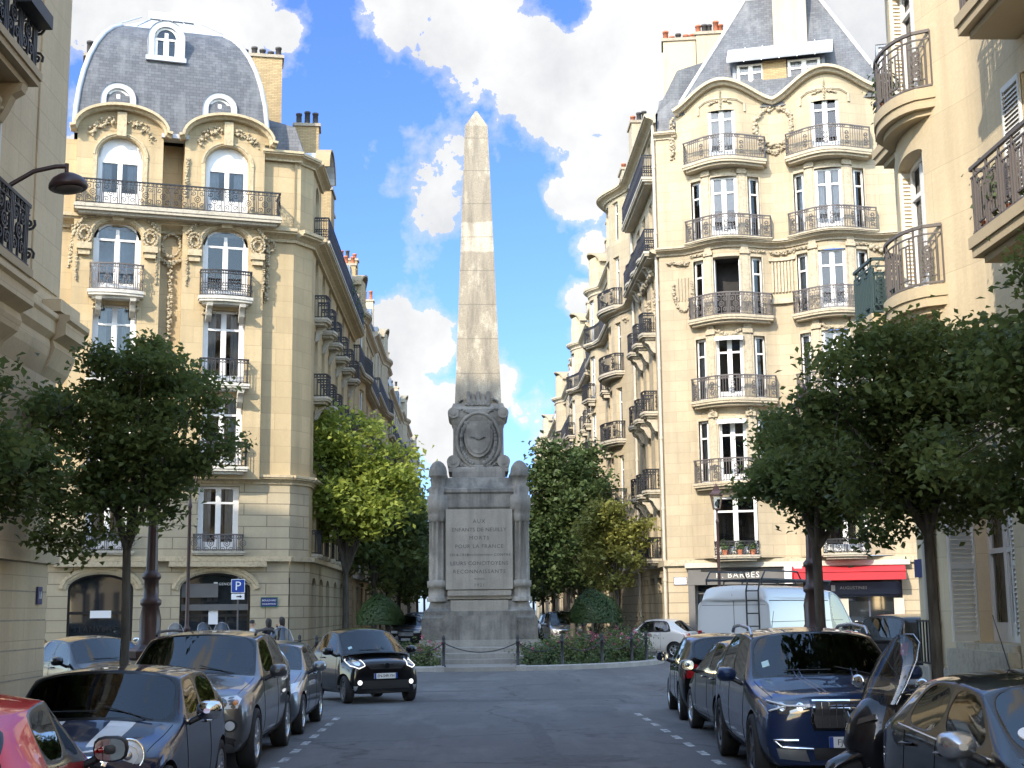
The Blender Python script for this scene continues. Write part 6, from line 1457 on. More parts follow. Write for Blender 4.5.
g = np.random.default_rng(9); n = 5200; a = g.uniform(0, 2*pi, n); r = np.sqrt(g.random(n))*(IR-0.35); p = np.stack([IC[0]+r*np.cos(a), IC[1]+r*np.sin(a), 0.12+0.16*g.random(n)], 1)
keep = ~((np.abs(p[:, 0]-MX) < 1.35) & (p[:, 1] < 49)) & ~((np.abs(p[:, 0]-MX) < 3.05) & (np.abs(p[:, 1]-MY) < 3.05)); p = p[keep]
tag(link('ground_cover', leaf_mesh('ground_cover', p, 0.13*g.uniform(0.6, 1.3, len(p)), g.random(len(p)), 'leaf_mid', 5)), kind='stuff')
# greenery on the balconies
def pot_plant(F, u, n, z, label, seed, w=0.5, h=0.35):
    w *= 0.55; h *= 0.8
    g = np.random.default_rng(seed); q = F.P(u, n, z); b = thing('potted_plant', label, 'plant', tuple(q)); m = MB(); m.lathe([(0.10, 0.0), (0.13, 0.18), (0.14, 0.2), (0.11, 0.2)], (0, 0, 0), 10); build(m, 'pot', ['terracotta'], b, local=Matrix.Identity(4))
    k = 260; p = g.normal(size=(k, 3))*np.array([w*0.4, w*0.25, h*0.4])+np.array([0, 0, 0.2+h*0.6]); link('foliage', leaf_mesh('foliage', p, 0.09*g.uniform(0.6, 1.3, k), g.random(k), 'leaf_mid', seed), b, local=Matrix.Identity(4)); return b
pot_plant(RF, 2.5, 0.14, 4.0, 'leafy potted plant on the first floor sill over the barber shop', 201, 0.5, 0.35); pot_plant(RF, 3.1, 0.14, 4.0, 'second potted plant on the first floor sill over the barber shop', 202, 0.5, 0.3)
pot_plant(RF, 3.6, 0.14, 4.0, 'small potted plant on the first floor sill over the barber shop', 203, 0.4, 0.25)
for k, (yy, zz) in enumerate(((64.5, 16.5), (67.2, 16.5), (70.3, 16.5))): bush((-5.95, yy, zz), 0.55, 0.55, ('first leafy tub on the top balcony of the dome-roofed building, nearest the square', 'second leafy tub on that long top balcony', 'last leafy tub on the long top balcony, farthest down the boulevard')[k], 160+k, 0, 'leaf_mid', 'balcony_bush', 'greenery on the long balcony')
NRF = Face((8, 25), -90)
pot_plant(NRF, 6.1, 0.55, 7.1, 'green potted plant behind the balcony railing of the ochre building', 204, 0.5, 0.6); pot_plant(NRF, 6.9, 0.6, 7.1, 'trailing potted plant on the ochre building balcony', 205, 0.6, 0.5); pot_plant(NRF, 2.0, 0.66, 10.4, 'dark bushy potted plant on the upper curved balcony', 206, 0.6, 0.7)
# ------------------------------------------------------------------ vehicle kit: a lofted, smoothed shell with real glazing panels, then fittings laid onto it
car_paint('paint_navy', (0.008, 0.013, 0.040), 0.0); car_paint('paint_red', (0.60, 0.008, 0.016), 0.0); car_paint('paint_grey', (0.115, 0.117, 0.122), 0.6); car_paint('paint_black', (0.006, 0.006, 0.007), 0.0)
car_paint('paint_silver', (0.42, 0.43, 0.44), 0.7); car_paint('paint_white', (0.72, 0.72, 0.70), 0.0, 0.4); car_paint('paint_cream', (0.66, 0.63, 0.58), 0.1); car_paint('paint_blue', (0.010, 0.022, 0.065), 0.0); car_paint('paint_taupe', (0.014, 0.012, 0.011), 0.0); car_paint('paint_dark', (0.010, 0.010, 0.012), 0.0); car_paint('paint_steel', (0.24, 0.25, 0.26), 0.7); car_paint('paint_van', (0.56, 0.57, 0.58), 0.0, 0.45); car_paint('paint_wine', (0.16, 0.012, 0.018), 0.0); car_paint('paint_bluegrey', (0.15, 0.17, 0.20), 0.6)
def shell(q, paint):
    """q: dict of proportions; returns body mesh + list of (name, mesh) glazing panels, all in the car's own frame (front = +Y)"""
    Ln, Wd, H = q['L'], q['W'], q['H']; h = Wd/2; zb = q.get('zb', 0.2); g = q
    yn, yt = Ln/2, -Ln/2
    rw = g.get('rw', 0.74)*h; bf, br_ = g['belt']; zh0, zh1 = g['hood']
    yc, yrf, yB, yrr, ytl = g['yc'], g['yrf'], g['yb'], g['yrr'], g['ytl']; zt = g.get('zt', br_+0.03)
    def lower(w, y, zs, dy=0.0):   # points 0..3
        return [(0, y, zb), (w*0.86, y, zb), (w*0.975, y, zb+0.12), (w, y, zb+0.5*(zs-zb))]
    st = []
    def hood(y, w, z, e=0.12, zb2=None, up=0.03):
        a = lower(w, y, z-e); a += [(w*0.955, y, z-e), (w*0.80, y, z-0.035), (w*0.42, y, z+up*0.5), (0, y, z+up)]; return a
    # nose
    n1 = hood(yn, h*g.get('nw', 0.80), zh0-0.10, 0.14, up=0.0); n1 = [(x, yn-(x/h)**2*g.get('sweep', 0.16)-(0.03 if k in (5, 6, 7) else 0)-(0.05 if k < 2 else 0), z+(0.03 if k < 2 else 0)) for k, (x, y, z) in enumerate(n1)]; st.append(n1)
    n2 = hood(yn-0.13, h*0.93, zh0, 0.15, up=0.02); n2 = [(x, y-(x/h)**2*g.get('sweep', 0.16)*0.8, z) for x, y, z in n2]; st.append(n2)
    st.append(hood(yn-0.55, h*0.99, zh0+(zh1-zh0)*0.45, 0.12, up=0.035)); ymid = (yn-0.55+yc)/2
    st.append(hood(ymid-0.05, h, zh0+(zh1-zh0)*0.78, 0.10, up=0.035))
    # cowl
    s = lower(h, yc-0.05, bf); s += [(h*0.955, yc-0.06, bf), (h*0.87, yc-0.03, zh1-0.01), (h*0.45, yc+0.10, zh1+0.03), (0, yc+0.14, zh1+0.04)]; st.append(s)
    def cab(yl, yu, bz, zr, wr, rz=1.0, cy=(0, 0)):
        a = lower(h, yl, bz); a += [(h*0.955, yl, bz), (wr, yu, zr-0.085*rz), (wr*0.60, yu+cy[0], zr-0.018), (0, yu+cy[1], zr)]; return a
    st.append(cab(yc-0.22, yrf-0.03, bf+0.01, H-g.get('rf', 0.05), rw, 1.0, (0.05, 0.07)))
    st.append(cab(yB, yB, (bf+br_)/2+0.01, H, rw*1.01))
    yC = g.get('ycl', yrr+0.1); st.append(cab(yC, g.get('ycu', yrr+0.25), br_, H-g.get('rr1', 0.015), rw*0.99))
    st.append(cab(min(yC-0.12, yrr-0.02), yrr, br_+0.01, H-g.get('rr', 0.06), rw*0.94, 1.0, (-0.04, -0.06)))
    wt = g.get('tw', 0.93)*h
    if 'trunk' in g:
        ytr = g['trunk']; s = lower(h*0.99, ytr, zt-0.06); s += [(h*0.94, ytr, zt-0.04), (h*0.76, ytr, zt), (h*0.42, ytr-0.05, zt+0.015), (0, ytr-0.07, zt+0.02)]; st.append(s)
    s = lower(wt, ytl, zt-0.08); s = [(x, y+(x/h)**2*-0.0, z) for x, y, z in s]; s += [(wt*0.96, ytl, zt-0.05), (wt*0.80, ytl, zt), (wt*0.42, ytl-0.03, zt+0.01), (0, ytl-0.04, zt+0.012)]; st.append(s)
    e = [(x*g.get('ew', 0.90), yt+(x/h)**2*0.12+(0.04 if k >= 5 else 0)+(0.05 if k < 2 else 0), z-(0.06 if k >= 4 else 0)+(0.03 if k < 2 else 0)) for k, (x, y, z) in enumerate(s)]; st.append(e)
    bm = bmesh.new(); V = {}
    for i, r in enumerate(st):
        for k, (x, y, z) in enumerate(r):
            V[i, k, 1] = bm.verts.new((x, y, z)); V[i, k, -1] = V[i, k, 1] if k in (0, 7) else bm.verts.new((-x, y, z))
    F = {}; n = len(st)
    for i in range(n-1):
        for k in range(7):
            for s in (1, -1):
                vs = [V[i, k, s], V[i, k+1, s], V[i+1, k+1, s], V[i+1, k, s]]; u = []
                for v in vs:
                    if v not in u: u.append(v)
                F[i, k, s] = bm.faces.new(u if s > 0 else list(reversed(u)))
    for i in (0, n-1):
        for k in range(7):
            u = []
            for v in (V[i, k, 1], V[i, k+1, 1], V[i, k+1, -1], V[i, k, -1]):
                if v not in u: u.append(v)
            try: bm.faces.new(u)
            except ValueError: pass
    bmesh.ops.recalc_face_normals(bm, faces=bm.faces)
    cl = bm.edges.layers.float.new('crease_edge')
    def crease(a, c, v):
        ed = bm.edges.get((a, c))
        if ed: ed[cl] = v
    for i in range(n-1):
        for s in (1, -1):
            crease(V[i, 4, s], V[i+1, 4, s], 0.55 if i >= 4 else 0.3); crease(V[i, 1, s], V[i+1, 1, s], 0.5)
            if i >= 5 and i < n-2: crease(V[i, 5, s], V[i+1, 5, s], 0.3)
    for k in (4, 5, 6):
        for s in (1, -1): crease(V[4, k, s], V[4, k+1, s], 0.7); crease(V[n-3 if 'trunk' not in g else n-4, k, s], V[n-3 if 'trunk' not in g else n-4, k+1, s], 0.35)
    for k in range(1, 6):
        for s in (1, -1): crease(V[n-1, k, s], V[n-1, k+1, s], 0.25)
    # glazing
    vl = bm.verts.layers.float.new('crease_vert')
    ms = {'windscreen': 1, 'rear_window': 2, 'side_window': 3}
    def inset(faces, th, dep, mi):
        th *= 0.8
        r = bmesh.ops.inset_region(bm, faces=faces, thickness=th, depth=dep, use_even_offset=True)
        for f in r['faces']: f.material_index = 5
        fs = set(faces)
        for f in faces:
            f.material_index = mi
            for v_ in f.verts: v_[vl] = 0.5
            for e_ in f.edges:
                if not all(f2 in fs for f2 in e_.link_faces): e_[cl] = 0.95
        for f in r['faces']:
            for e_ in f.edges:
                if any(f2.material_index not in (5, mi) for f2 in e_.link_faces): e_[cl] = max(e_[cl], 0.6)
    iR = n-3 if 'trunk' not in g else n-4      # rear roof station
    inset([F[4, k, s] for k in (5, 6) for s in (1, -1)], 0.035, -0.004, 1)
    if g.get('rearglass', True): inset([F[iR, k, s] for k in (5, 6) for s in (1, -1)], 0.07, -0.004, 2)
    segs = g.get('side', [5, 6])
    for s in (1, -1):
        for i in segs: inset([F[i, 4, s]], g.get('swi', 0.04), -0.006, 3)
    me = bpy.data.meshes.new('shell'); bm.to_mesh(me); bm.free()
    for m in (paint, 'car_glass', 'car_glass', 'car_glass', 'under', 'black_plastic'): me.materials.append(MATS[m])
    o = bpy.data.objects.new('shell', me); col.objects.link(o)
    md = o.modifiers.new('s', 'SUBSURF'); md.levels = md.render_levels = 3 if g.get('fine') else 2
    cut = MB(); 
    for y in g['axles']:
        r = g['wr']+0.045; K = 28
        for xx in ((-h-0.2, -h+0.32), (h-0.32, h+0.2)):
            A = [(xx[0], y+r*math.cos(2*pi*i/K), g['wr']+r*math.sin(2*pi*i/K)) for i in range(K)]; Bq = [(xx[1], p[1], p[2]) for p in A]
            i0 = len(cut.v); cut.v += A+Bq; cut.f.append(tuple(range(i0+K-1, i0-1, -1))); cut.f.append(tuple(range(i0+K, i0+2*K))); cut.m += [4, 4]; cut.sm += [False]*2; cut.uv += [None]*2
            for i in range(K): j = (i+1) % K; cut.f.append((i0+i, i0+j, i0+K+j, i0+K+i)); cut.m.append(4); cut.sm.append(False); cut.uv.append(None)
    cm = cut.mesh('cut', [paint, 'car_glass', 'car_glass', 'car_glass', 'under', 'black_plastic']); co = bpy.data.objects.new('cut', cm); col.objects.link(co)
    bo = o.modifiers.new('b', 'BOOLEAN'); bo.object = co; bo.operation = 'DIFFERENCE'; bo.solver = 'EXACT'; bo.material_mode = 'INDEX'
    dg = bpy.context.evaluated_depsgraph_get(); full = bpy.data.meshes.new_from_object(o.evaluated_get(dg))
    bpy.data.objects.remove(o); bpy.data.objects.remove(co)
    out = []
    def sub(name, keep, mats, remap):
        b2 = bmesh.new(); b2.from_mesh(full); bmesh.ops.delete(b2, geom=[f for f in b2.faces if f.material_index not in keep], context='FACES')
        for f in b2.faces: f.material_index = remap[f.material_index]; f.smooth = True
        return b2
    def fin(b2, name, mats):
        m = bpy.data.meshes.new(name); b2.to_mesh(m); b2.free()
        for x in mats: m.materials.append(MATS[x])
        m.set_sharp_from_angle(angle=R_(38)); return m
    bb = sub('body', (0, 4, 5), None, {0: 0, 4: 1, 5: 2}); body = fin(bb, 'body', [paint, 'under', g.get('pillar', 'car_trim')])
    for nm, mi in ms.items():
        b2 = sub(nm, (mi,), None, {mi: 0})
        if not b2.faces: b2.free(); continue
        # islands become panels of their own
        seen = set(); isl = []
        for f in b2.faces:
            if f in seen: continue
            st_ = [f]; grp = []; seen.add(f)
            while st_:
                c = st_.pop(); grp.append(c)
                for e_ in c.edges:
                    for f2 in e_.link_faces:
                        if f2 not in seen: seen.add(f2); st_.append(f2)
            isl.append([f3.index for f3 in grp])
        for ids in isl:
            b3 = b2.copy(); b3.faces.ensure_lookup_table(); k = set(ids); bmesh.ops.delete(b3, geom=[f for f in b3.faces if f.index not in k], context='FACES')
            out.append((nm, fin(b3, nm, ['car_glass'])))
        b2.free()
    bv = bmesh.new(); bv.from_mesh(full); tree_ = BVHTree.FromBMesh(bv); bv.free(); bpy.data.meshes.remove(full)
    return body, out, tree_
class Fit:
    """lays flat outlines onto the shell from the front, rear, top or a side"""
    def __init__(s, bvh, q): s.b = bvh; s.q = q
    def hit(s, ax, a, c, off):
        far = 6.0
        if ax == 'front': o, d = Vector((a, far, c)), Vector((0, -1, 0))
        elif ax == 'rear': o, d = Vector((a, -far, c)), Vector((0, 1, 0))
        elif ax == 'top': o, d = Vector((a, c, far)), Vector((0, 0, -1))
        elif ax == 'right': o, d = Vector((far, a, c)), Vector((-1, 0, 0))
        else: o, d = Vector((-far, a, c)), Vector((1, 0, 0))
        r = s.b.ray_cast(o, d)
        if r[0] is None: return None
        n = r[1]
        if n.dot(d) > 0: n = -n
        return r[0]+n*off*0.5-d*off*0.5
    def panel(s, mb, ax, poly, off=0.006, m=0, cuts=3):
        bm = bmesh.new(); f = bm.faces.new([bm.verts.new((a, c, 0)) for a, c in poly]); bmesh.ops.triangulate(bm, faces=[f])
        bmesh.ops.subdivide_edges(bm, edges=bm.edges, cuts=cuts, use_grid_fill=True); bm.verts.ensure_lookup_table(); P = {}
        for v in bm.verts: P[v.index] = s.hit(ax, v.co.x, v.co.y, off)
        bm.verts.index_update()
        for f in bm.faces:
            q = [P.get(v.index) for v in f.verts]
            if all(p is not None for p in q): mb.add(q, m, None, True)
        # rim skirt back to the shell
        for e in bm.edges:
            if len(e.link_faces) == 1:
                a, b2 = e.verts; pa, pb = P[a.index], P[b2.index]; qa, qb = s.hit(ax, a.co.x, a.co.y, -0.01), s.hit(ax, b2.co.x, b2.co.y, -0.01)
                if pa and pb and qa and qb: mb.add([pa, pb, qb, qa], m)
        bm.free()
    def line(s, mb, ax, pts, r=0.004, off=0.001, m=0, k=10):
        q = []
        for (a, c), (a2, c2) in zip(pts[:-1], pts[1:]):
            for i in range(k): t = i/k; q.append(s.hit(ax, a+(a2-a)*t, c+(c2-c)*t, off))
        q.append(s.hit(ax, *pts[-1], off)); q = [p for p in q if p is not None]
        if len(q) > 1: mb.tube(q, r, 4, m)
def ell(cx, cz, rx, rz, k=20, a0=0, a1=2*pi): return [(cx+rx*math.cos(a0+(a1-a0)*i/k), cz+rz*math.sin(a0+(a1-a0)*i/k)) for i in range(k)]
WHC = {}
def wheel_meshes(r, wd, spokes, mat, rimf=0.66):
    key = (round(r, 3), spokes, mat)
    if key in WHC: return WHC[key]
    t = MB(); K = 36; prof = [(rimf*r, -wd*0.42), (r*0.86, -wd*0.5), (r*0.97, -wd*0.44), (r, -wd*0.3), (r, wd*0.3), (r*0.97, wd*0.44), (r*0.86, wd*0.5), (rimf*r, wd*0.42), (rimf*r*0.98, wd*0.2), (rimf*r*0.98, -wd*0.2), (rimf*r, -wd*0.42)]
    t.grid([[(x, rr*math.cos(2*pi*i/K), rr*math.sin(2*pi*i/K)) for i in range(K)] for rr, x in prof], 0, True, True)
    m = MB(); R = rimf*r
    def lath(prof, mi): m.grid([[(x, rr*math.cos(2*pi*i/K), rr*math.sin(2*pi*i/K)) for i in range(K)] for rr, x in prof], mi, True, True)
    lath([(R*1.02, wd*0.44), (R*0.95, wd*0.45), (R*0.90, wd*0.36), (R*0.90, -wd*0.1)], 0); lath([(R*0.91, wd*0.05), (0.001, wd*0.05)], 1); lath([(R*0.2, wd*0.06), (R*0.2, wd*0.36), (R*0.13, wd*0.40), (0.001, wd*0.40)], 0)
    for k in range(spokes):
        a = 2*pi*k/spokes; 
        for da in ((-0.10, 0.10) if spokes <= 6 else (0,)):
            p0 = (R*0.15, a+da*0.5); p1 = (R*0.93, a+da*1.3); w0, w1 = 0.045*r/0.33, 0.030*r/0.33
            c0 = Vector((0, p0[0]*math.cos(p0[1]), p0[0]*math.sin(p0[1]))); c1 = Vector((0, p1[0]*math.cos(p1[1]), p1[0]*math.sin(p1[1]))); tg = Vector((0, -(c1-c0).z, (c1-c0).y)).normalized()
            for s in (1,):
                A = [c0+tg*w0+Vector((wd*0.36, 0, 0)), c0-tg*w0+Vector((wd*0.36, 0, 0)), c1-tg*w1+Vector((wd*0.40, 0, 0)), c1+tg*w1+Vector((wd*0.40, 0, 0))]; B = [p-Vector((wd*0.2, 0, 0)) for p in A]
                m.add(A, 0); 
                for i in range(4): j = (i+1) % 4; m.add([A[i], A[j], B[j], B[i]], 0)
    WHC[key] = (t.mesh('wheel', ['tyre']), m.mesh('rim', [mat, 'under'])); return WHC[key]
def part(b, mb, name, mats, sub=None): return build(mb, name, mats, sub if sub is not None else b, local=Matrix.Identity(4))
def letter_on(parent, body, size, M, mat='plate_letter', sp=1.0):
    me = text_mesh(body, size, 0.0015, 'CENTER', 0, sp); me.materials.clear(); me.materials.append(MATS[mat]); return link('lettering', me, parent, local=M)
def up_front(p, rear=False, tilt=0.0):
    z = Vector((0, 0, 1)); n = Vector((0, -1 if rear else 1, 0)); t = z.cross(n)*1.0
    return Matrix.Translation(Vector(p)) @ Matrix((t, z, n)).transposed().to_4x4() @ Matrix.Rotation(tilt, 4, 'X')
def car(name, label, q, paint, loc, rz, group='cars parked along the kerb', plate=None, cat='car'):
    b = thing(name, label, cat, (loc[0], loc[1], 0), rz, group)
    body, panes, bvh = shell(q, paint); I = Matrix.Identity(4)
    link('body', body, b, local=I)
    for nm, me in panes: link(nm, me, b, local=I)
    if q.get('cabin', True):
        h_ = q['W']/2*0.86; bz = q['belt'][0]-0.10; c = MB(); c.add([(-h_, q['ytl']+0.25, bz-0.12), (h_, q['ytl']+0.25, bz-0.12), (h_, q['yc']-0.1, bz-0.12), (-h_, q['yc']-0.1, bz-0.12)])
        c.box((-h_, q['yc']-0.42, bz-0.3), (h_, q['yc']+0.02, bz+0.06)); c.tube([(-0.36+0.17*math.cos(2*pi*i/16), q['yc']-0.55-0.06*math.sin(2*pi*i/16), bz+0.04+0.16*math.sin(2*pi*i/16)) for i in range(16)], 0.014, 5, 0, False, True, True)
        c.tube([(0, q['yrf']+0.06, q['H']-0.15), (0, q['yrf']+0.14, q['H']-0.2)], 0.012, 5); c.box((-0.11, q['yrf']+0.12, q['H']-0.25), (0.11, q['yrf']+0.14, q['H']-0.18))
        co = link('cabin', c.mesh('cabin', ['cabin_dark']), b, local=I)
        for y_ in ([q['yb']+0.02, q['yb']-0.85] if q['L'] > 3 else [q['yb']+0.02]):
            for s_ in (1, -1):
                d = MB(); d.prism([(-0.24, bz-0.3), (0.24, bz-0.3), (0.22, bz+0.10), (0.15, bz+0.17), (-0.15, bz+0.17), (-0.22, bz+0.10)], lambda x, z, t: (s_*0.37+x, y_+t-(z-bz)*0.22, z), -0.05, 0.06)
                d.prism([(-0.12, bz+0.20), (0.12, bz+0.20), (0.11, bz+0.34), (0.06, bz+0.38), (-0.06, bz+0.38), (-0.11, bz+0.34)], lambda x, z, t: (s_*0.37+x, y_+t-(z-bz)*0.22, z), -0.04, 0.05); link('seat', d.mesh('seat', ['seat_cloth']), co, local=I)
    ft = Fit(bvh, q); h = q['W']/2; r = q['wr']; tm, rm = wheel_meshes(r, q.get('tw_', 0.20), q.get('spokes', 5), q.get('rim', 'alloy'))
    for y in q['axles']:
        for s in (1, -1):
            M = Matrix.Translation((s*(h-0.115), y, r)) @ (Matrix.Rotation(pi, 4, 'Z') if s < 0 else I)
            if y > 0 and q.get('steer'): M = Matrix.Translation((s*(h-0.125), y, r)) @ Matrix.Rotation(q['steer'], 4, 'Z') @ (Matrix.Rotation(pi, 4, 'Z') if s < 0 else I)
            w_ = link('wheel', tm, b, local=M); link('rim', rm, w_, local=I)
    # seams, handles, mirrors
    sm = MB(); bf, br_ = q['belt']; z0 = q.get('zb', 0.2)+0.10
    for s in ('right', 'left'):
        for y in q.get('seams', ()): ft.line(sm, s, [(y, br_-0.02), (y-0.01, 0.6), (y, z0)], 0.004, 0.0, 0, 6)
        ft.line(sm, s, [(q['seams'][0], z0+0.03), (q['seams'][-1], z0+0.03)], 0.005, 0.0, 0, 10)
    ft.line(sm, 'top', [(-h*0.86, q['yc']+0.02), (-h*0.80, q['L']/2-0.42)], 0.004, 0, 0, 8); ft.line(sm, 'top', [(h*0.86, q['yc']+0.02), (h*0.80, q['L']/2-0.42)], 0.004, 0, 0, 8)
    part(b, sm, 'seam', ['under'])
    for s, sg in (('right', 1), ('left', -1)):
        for y in q.get('handles', ()):
            p = ft.hit(s, y, br_-0.11, 0.0)
            if p: d = MB(); d.tube([(p.x+sg*0.005, p.y-0.10, p.z), (p.x+sg*0.035, p.y-0.075, p.z), (p.x+sg*0.035, p.y+0.075, p.z), (p.x+sg*0.005, p.y+0.10, p.z)], 0.014, 6); part(b, d, 'door_handle', [q.get('handle_mat', paint)])
        my = q['yc']-0.34; mz = bf+0.09; p = ft.hit(s, my, bf-0.02, 0.0)
        if p is not None:
            ms = q.get('mir', 1.0); cx = p.x+sg*0.17; d = MB(); rows = []
            for i, (t, w, hh) in enumerate(((-0.11, 0.0, 0.0), (-0.105, 0.86, 0.9), (-0.04, 1.0, 1.0), (0.03, 0.95, 0.92), (0.08, 0.7, 0.66), (0.11, 0.25, 0.25))):
                rows.append([(cx+0.115*ms*w*math.copysign(abs(math.cos(2*pi*k/14))**0.7, math.cos(2*pi*k/14)), my+t, mz+0.085*ms*hh*math.copysign(abs(math.sin(2*pi*k/14))**0.7, math.sin(2*pi*k/14))) for k in range(14)])
            d.grid(rows, 0, True, True); d.add(rows[-1], 0); d.tube([(p.x-sg*0.03, my+0.01, bf-0.03), (cx-sg*0.06, my, mz-0.05)], 0.03, 6, 1)
            mo = part(b, d, 'mirror', [q.get('mirror_mat', paint), 'black_plastic'])
            e = MB(); e.add([(cx+0.098*ms*math.copysign(abs(math.cos(2*pi*k/14))**0.7, math.cos(2*pi*k/14)), my-0.108, mz+0.07*ms*math.copysign(abs(math.sin(2*pi*k/14))**0.7, math.sin(2*pi*k/14))) for k in range(14)]); part(b, e, 'mirror_glass', ['mirror_glass'], mo)
    wp = MB()
    for x0, x1 in ((-0.05, 0.42), (-0.55, -0.1)):
        y0 = q['yc']+0.05; A = ft.hit('top', x0, y0, 0.02); Bq = ft.hit('top', x1*h/0.85, y0-0.06, 0.02)
        if A and Bq: wp.tube([A, Bq], 0.006, 5)
    if wp.v: part(b, wp, 'wiper', ['black_plastic'])
    if q.get('shark'):
        d = MB(); p = ft.hit('top', 0, q['yrr']+0.25, 0); d.tube([p, p+Vector((0, -0.28, 0.40))], [0.006, 0.003], 5); part(b, d, 'aerial', ['black_plastic'])
    if plate: number_plate(b, ft, plate, q.get('pz', 0.42), False, q.get('px', 0.0))
    return b, ft
def number_plate(b, ft, txt, z, rear=False, x=0.0):
    p = ft.hit('rear' if rear else 'front', x, z, 0.02)
    if p is None: return
    sg = -1 if rear else 1; d = MB(); y = p.y+sg*0.012; d.box((x-0.26, min(y, y-sg*0.02), z-0.055), (x+0.26, max(y, y-sg*0.02), z+0.055), 0)
    d.box((x-0.26, y+sg*0.0005, z-0.055), (x-0.218, y+sg*0.002, z+0.055), 1); d.box((x+0.218, y+sg*0.0005, z-0.055), (x+0.26, y+sg*0.002, z+0.055), 1)
    o = part(b, d, 'number_plate', ['plate_white', 'sign_blue']); letter_on(o, txt, 0.085, up_front((x, y+sg*0.003, z-0.002), rear), sp=0.95)
    return o
def round_lamp(b, ft, x, z, r, d=(0.28, 1.0, 0.12), ring='chrome', glass='lens', name='headlight', ax='front'):
    p = ft.hit(ax, x, z, 0.0); n = Vector((d[0]*(1 if x > 0 else -1), d[1], d[2])).normalized(); q = n.to_track_quat('Z', 'Y').to_matrix().to_4x4()
    M = Matrix.Translation(p-n*0.02) @ q; m = MB(); m.lathe([(r*1.05, -0.05), (r*1.16, 0.0), (r*1.14, 0.035), (r*1.02, 0.045), (r*0.98, 0.03)], (0, 0, 0), 28); m.f = m.f[:-2]; m.m = m.m[:-2]; m.sm = m.sm[:-2]; m.uv = m.uv[:-2]
    o = build(m, name, [ring], b, local=M); m = MB(); m.lathe([(r, 0.028), (r*0.8, 0.05), (r*0.4, 0.062), (0.001, 0.065)], (0, 0, 0), 28); g_ = build(m, 'headlight_lens', [glass], o, local=Matrix.Identity(4))
    m = MB()
    m.lathe([(r*0.34, 0.05), (r*0.30, 0.068), (r*0.12, 0.076), (0.001, 0.077)], (0, 0, 0), 16); m.tube([(r*0.66*math.cos(2*pi*k/18), r*0.66*math.sin(2*pi*k/18), 0.056) for k in range(18)], r*0.035, 5, 0, False, True, True); build(m, 'reflector', ['alloy'], o, local=Matrix.Identity(4)); return o
def both(fn):
    for s in (1, -1): fn(s)
def mirp(poly, s): return [(a*s, c) for a, c in poly]
def lamp(b, ft, poly, ax='front', mats=('lens',), off=0.008, name='headlight', inner=(), cuts=3):
    d = MB(); ft.panel(d, ax, poly, off, 0, cuts); o = part(b, d, name, [mats[0]])
    for (a, c, rr, m) in inner:
        e = MB(); ft.panel(e, ax, ell(a, c, rr, rr, 14), off+0.006, 0, 1); part(b, e, 'reflector', [m], o)
    return o
def patch(b, ft, ax, poly, mat, name, off=0.005, cuts=3):
    d = MB(); ft.panel(d, ax, poly, off, 0, cuts); return part(b, d, name, [mat])
def disc(b, p, r, mat, name='emblem', ax='y', th=0.012):
    d = MB(); k = 20; A = [(r*math.cos(2*pi*i/k), r*math.sin(2*pi*i/k)) for i in range(k)]
    d.prism(A, (lambda a, c, t: (p[0]+a, p[1]+t, p[2]+c)) if ax == 'y' else (lambda a, c, t: (p[0]+a, p[1]+c, p[2]+t)), -th, th); return part(b, d, name, [mat])
# ------------------------------------------------------------------ the vehicles
HATCH = dict(L=3.9, W=1.72, H=1.46, zb=0.19, belt=(0.93, 0.99), hood=(0.78, 0.97), yc=0.82, yrf=0.12, yb=-0.42, ycl=-1.15, ycu=-1.05, yrr=-1.35, ytl=-1.82, zt=1.02, axles=(1.22, -1.25), wr=0.31, seams=(0.62, -0.44, -1.0), handles=(-0.25, -1.0), side=[5, 6])
SUV = dict(L=4.6, W=1.87, H=1.68, zb=0.24, belt=(1.06, 1.14), hood=(0.95, 1.10), yc=0.98, yrf=0.25, yb=-0.42, ycl=-1.45, ycu=-1.35, yrr=-1.80, ytl=-2.15, zt=1.16, axles=(1.42, -1.42), wr=0.365, seams=(0.80, -0.42, -1.30), handles=(-0.22, -1.2), side=[5, 6], tw_=0.235, rw=0.76)
def rear_kit(b, ft, q, z=0.85, poly=None):
    h = q['W']/2; poly = poly or [(h*0.52, z-0.10), (h*0.90, z-0.14), (h*0.90, z+0.14), (h*0.62, z+0.10)]
    both(lambda s: lamp(b, ft, mirp(poly, s), 'rear', ('tail_red',), 0.008, 'tail_light'))
    patch(b, ft, 'rear', [(-h*0.7, q['zb']+0.10), (h*0.7, q['zb']+0.10), (h*0.7, q['zb']+0.30), (-h*0.7, q['zb']+0.30)], 'black_plastic', 'bumper')
    number_plate(b, ft, 'DK-318-LF', z-0.16, True)
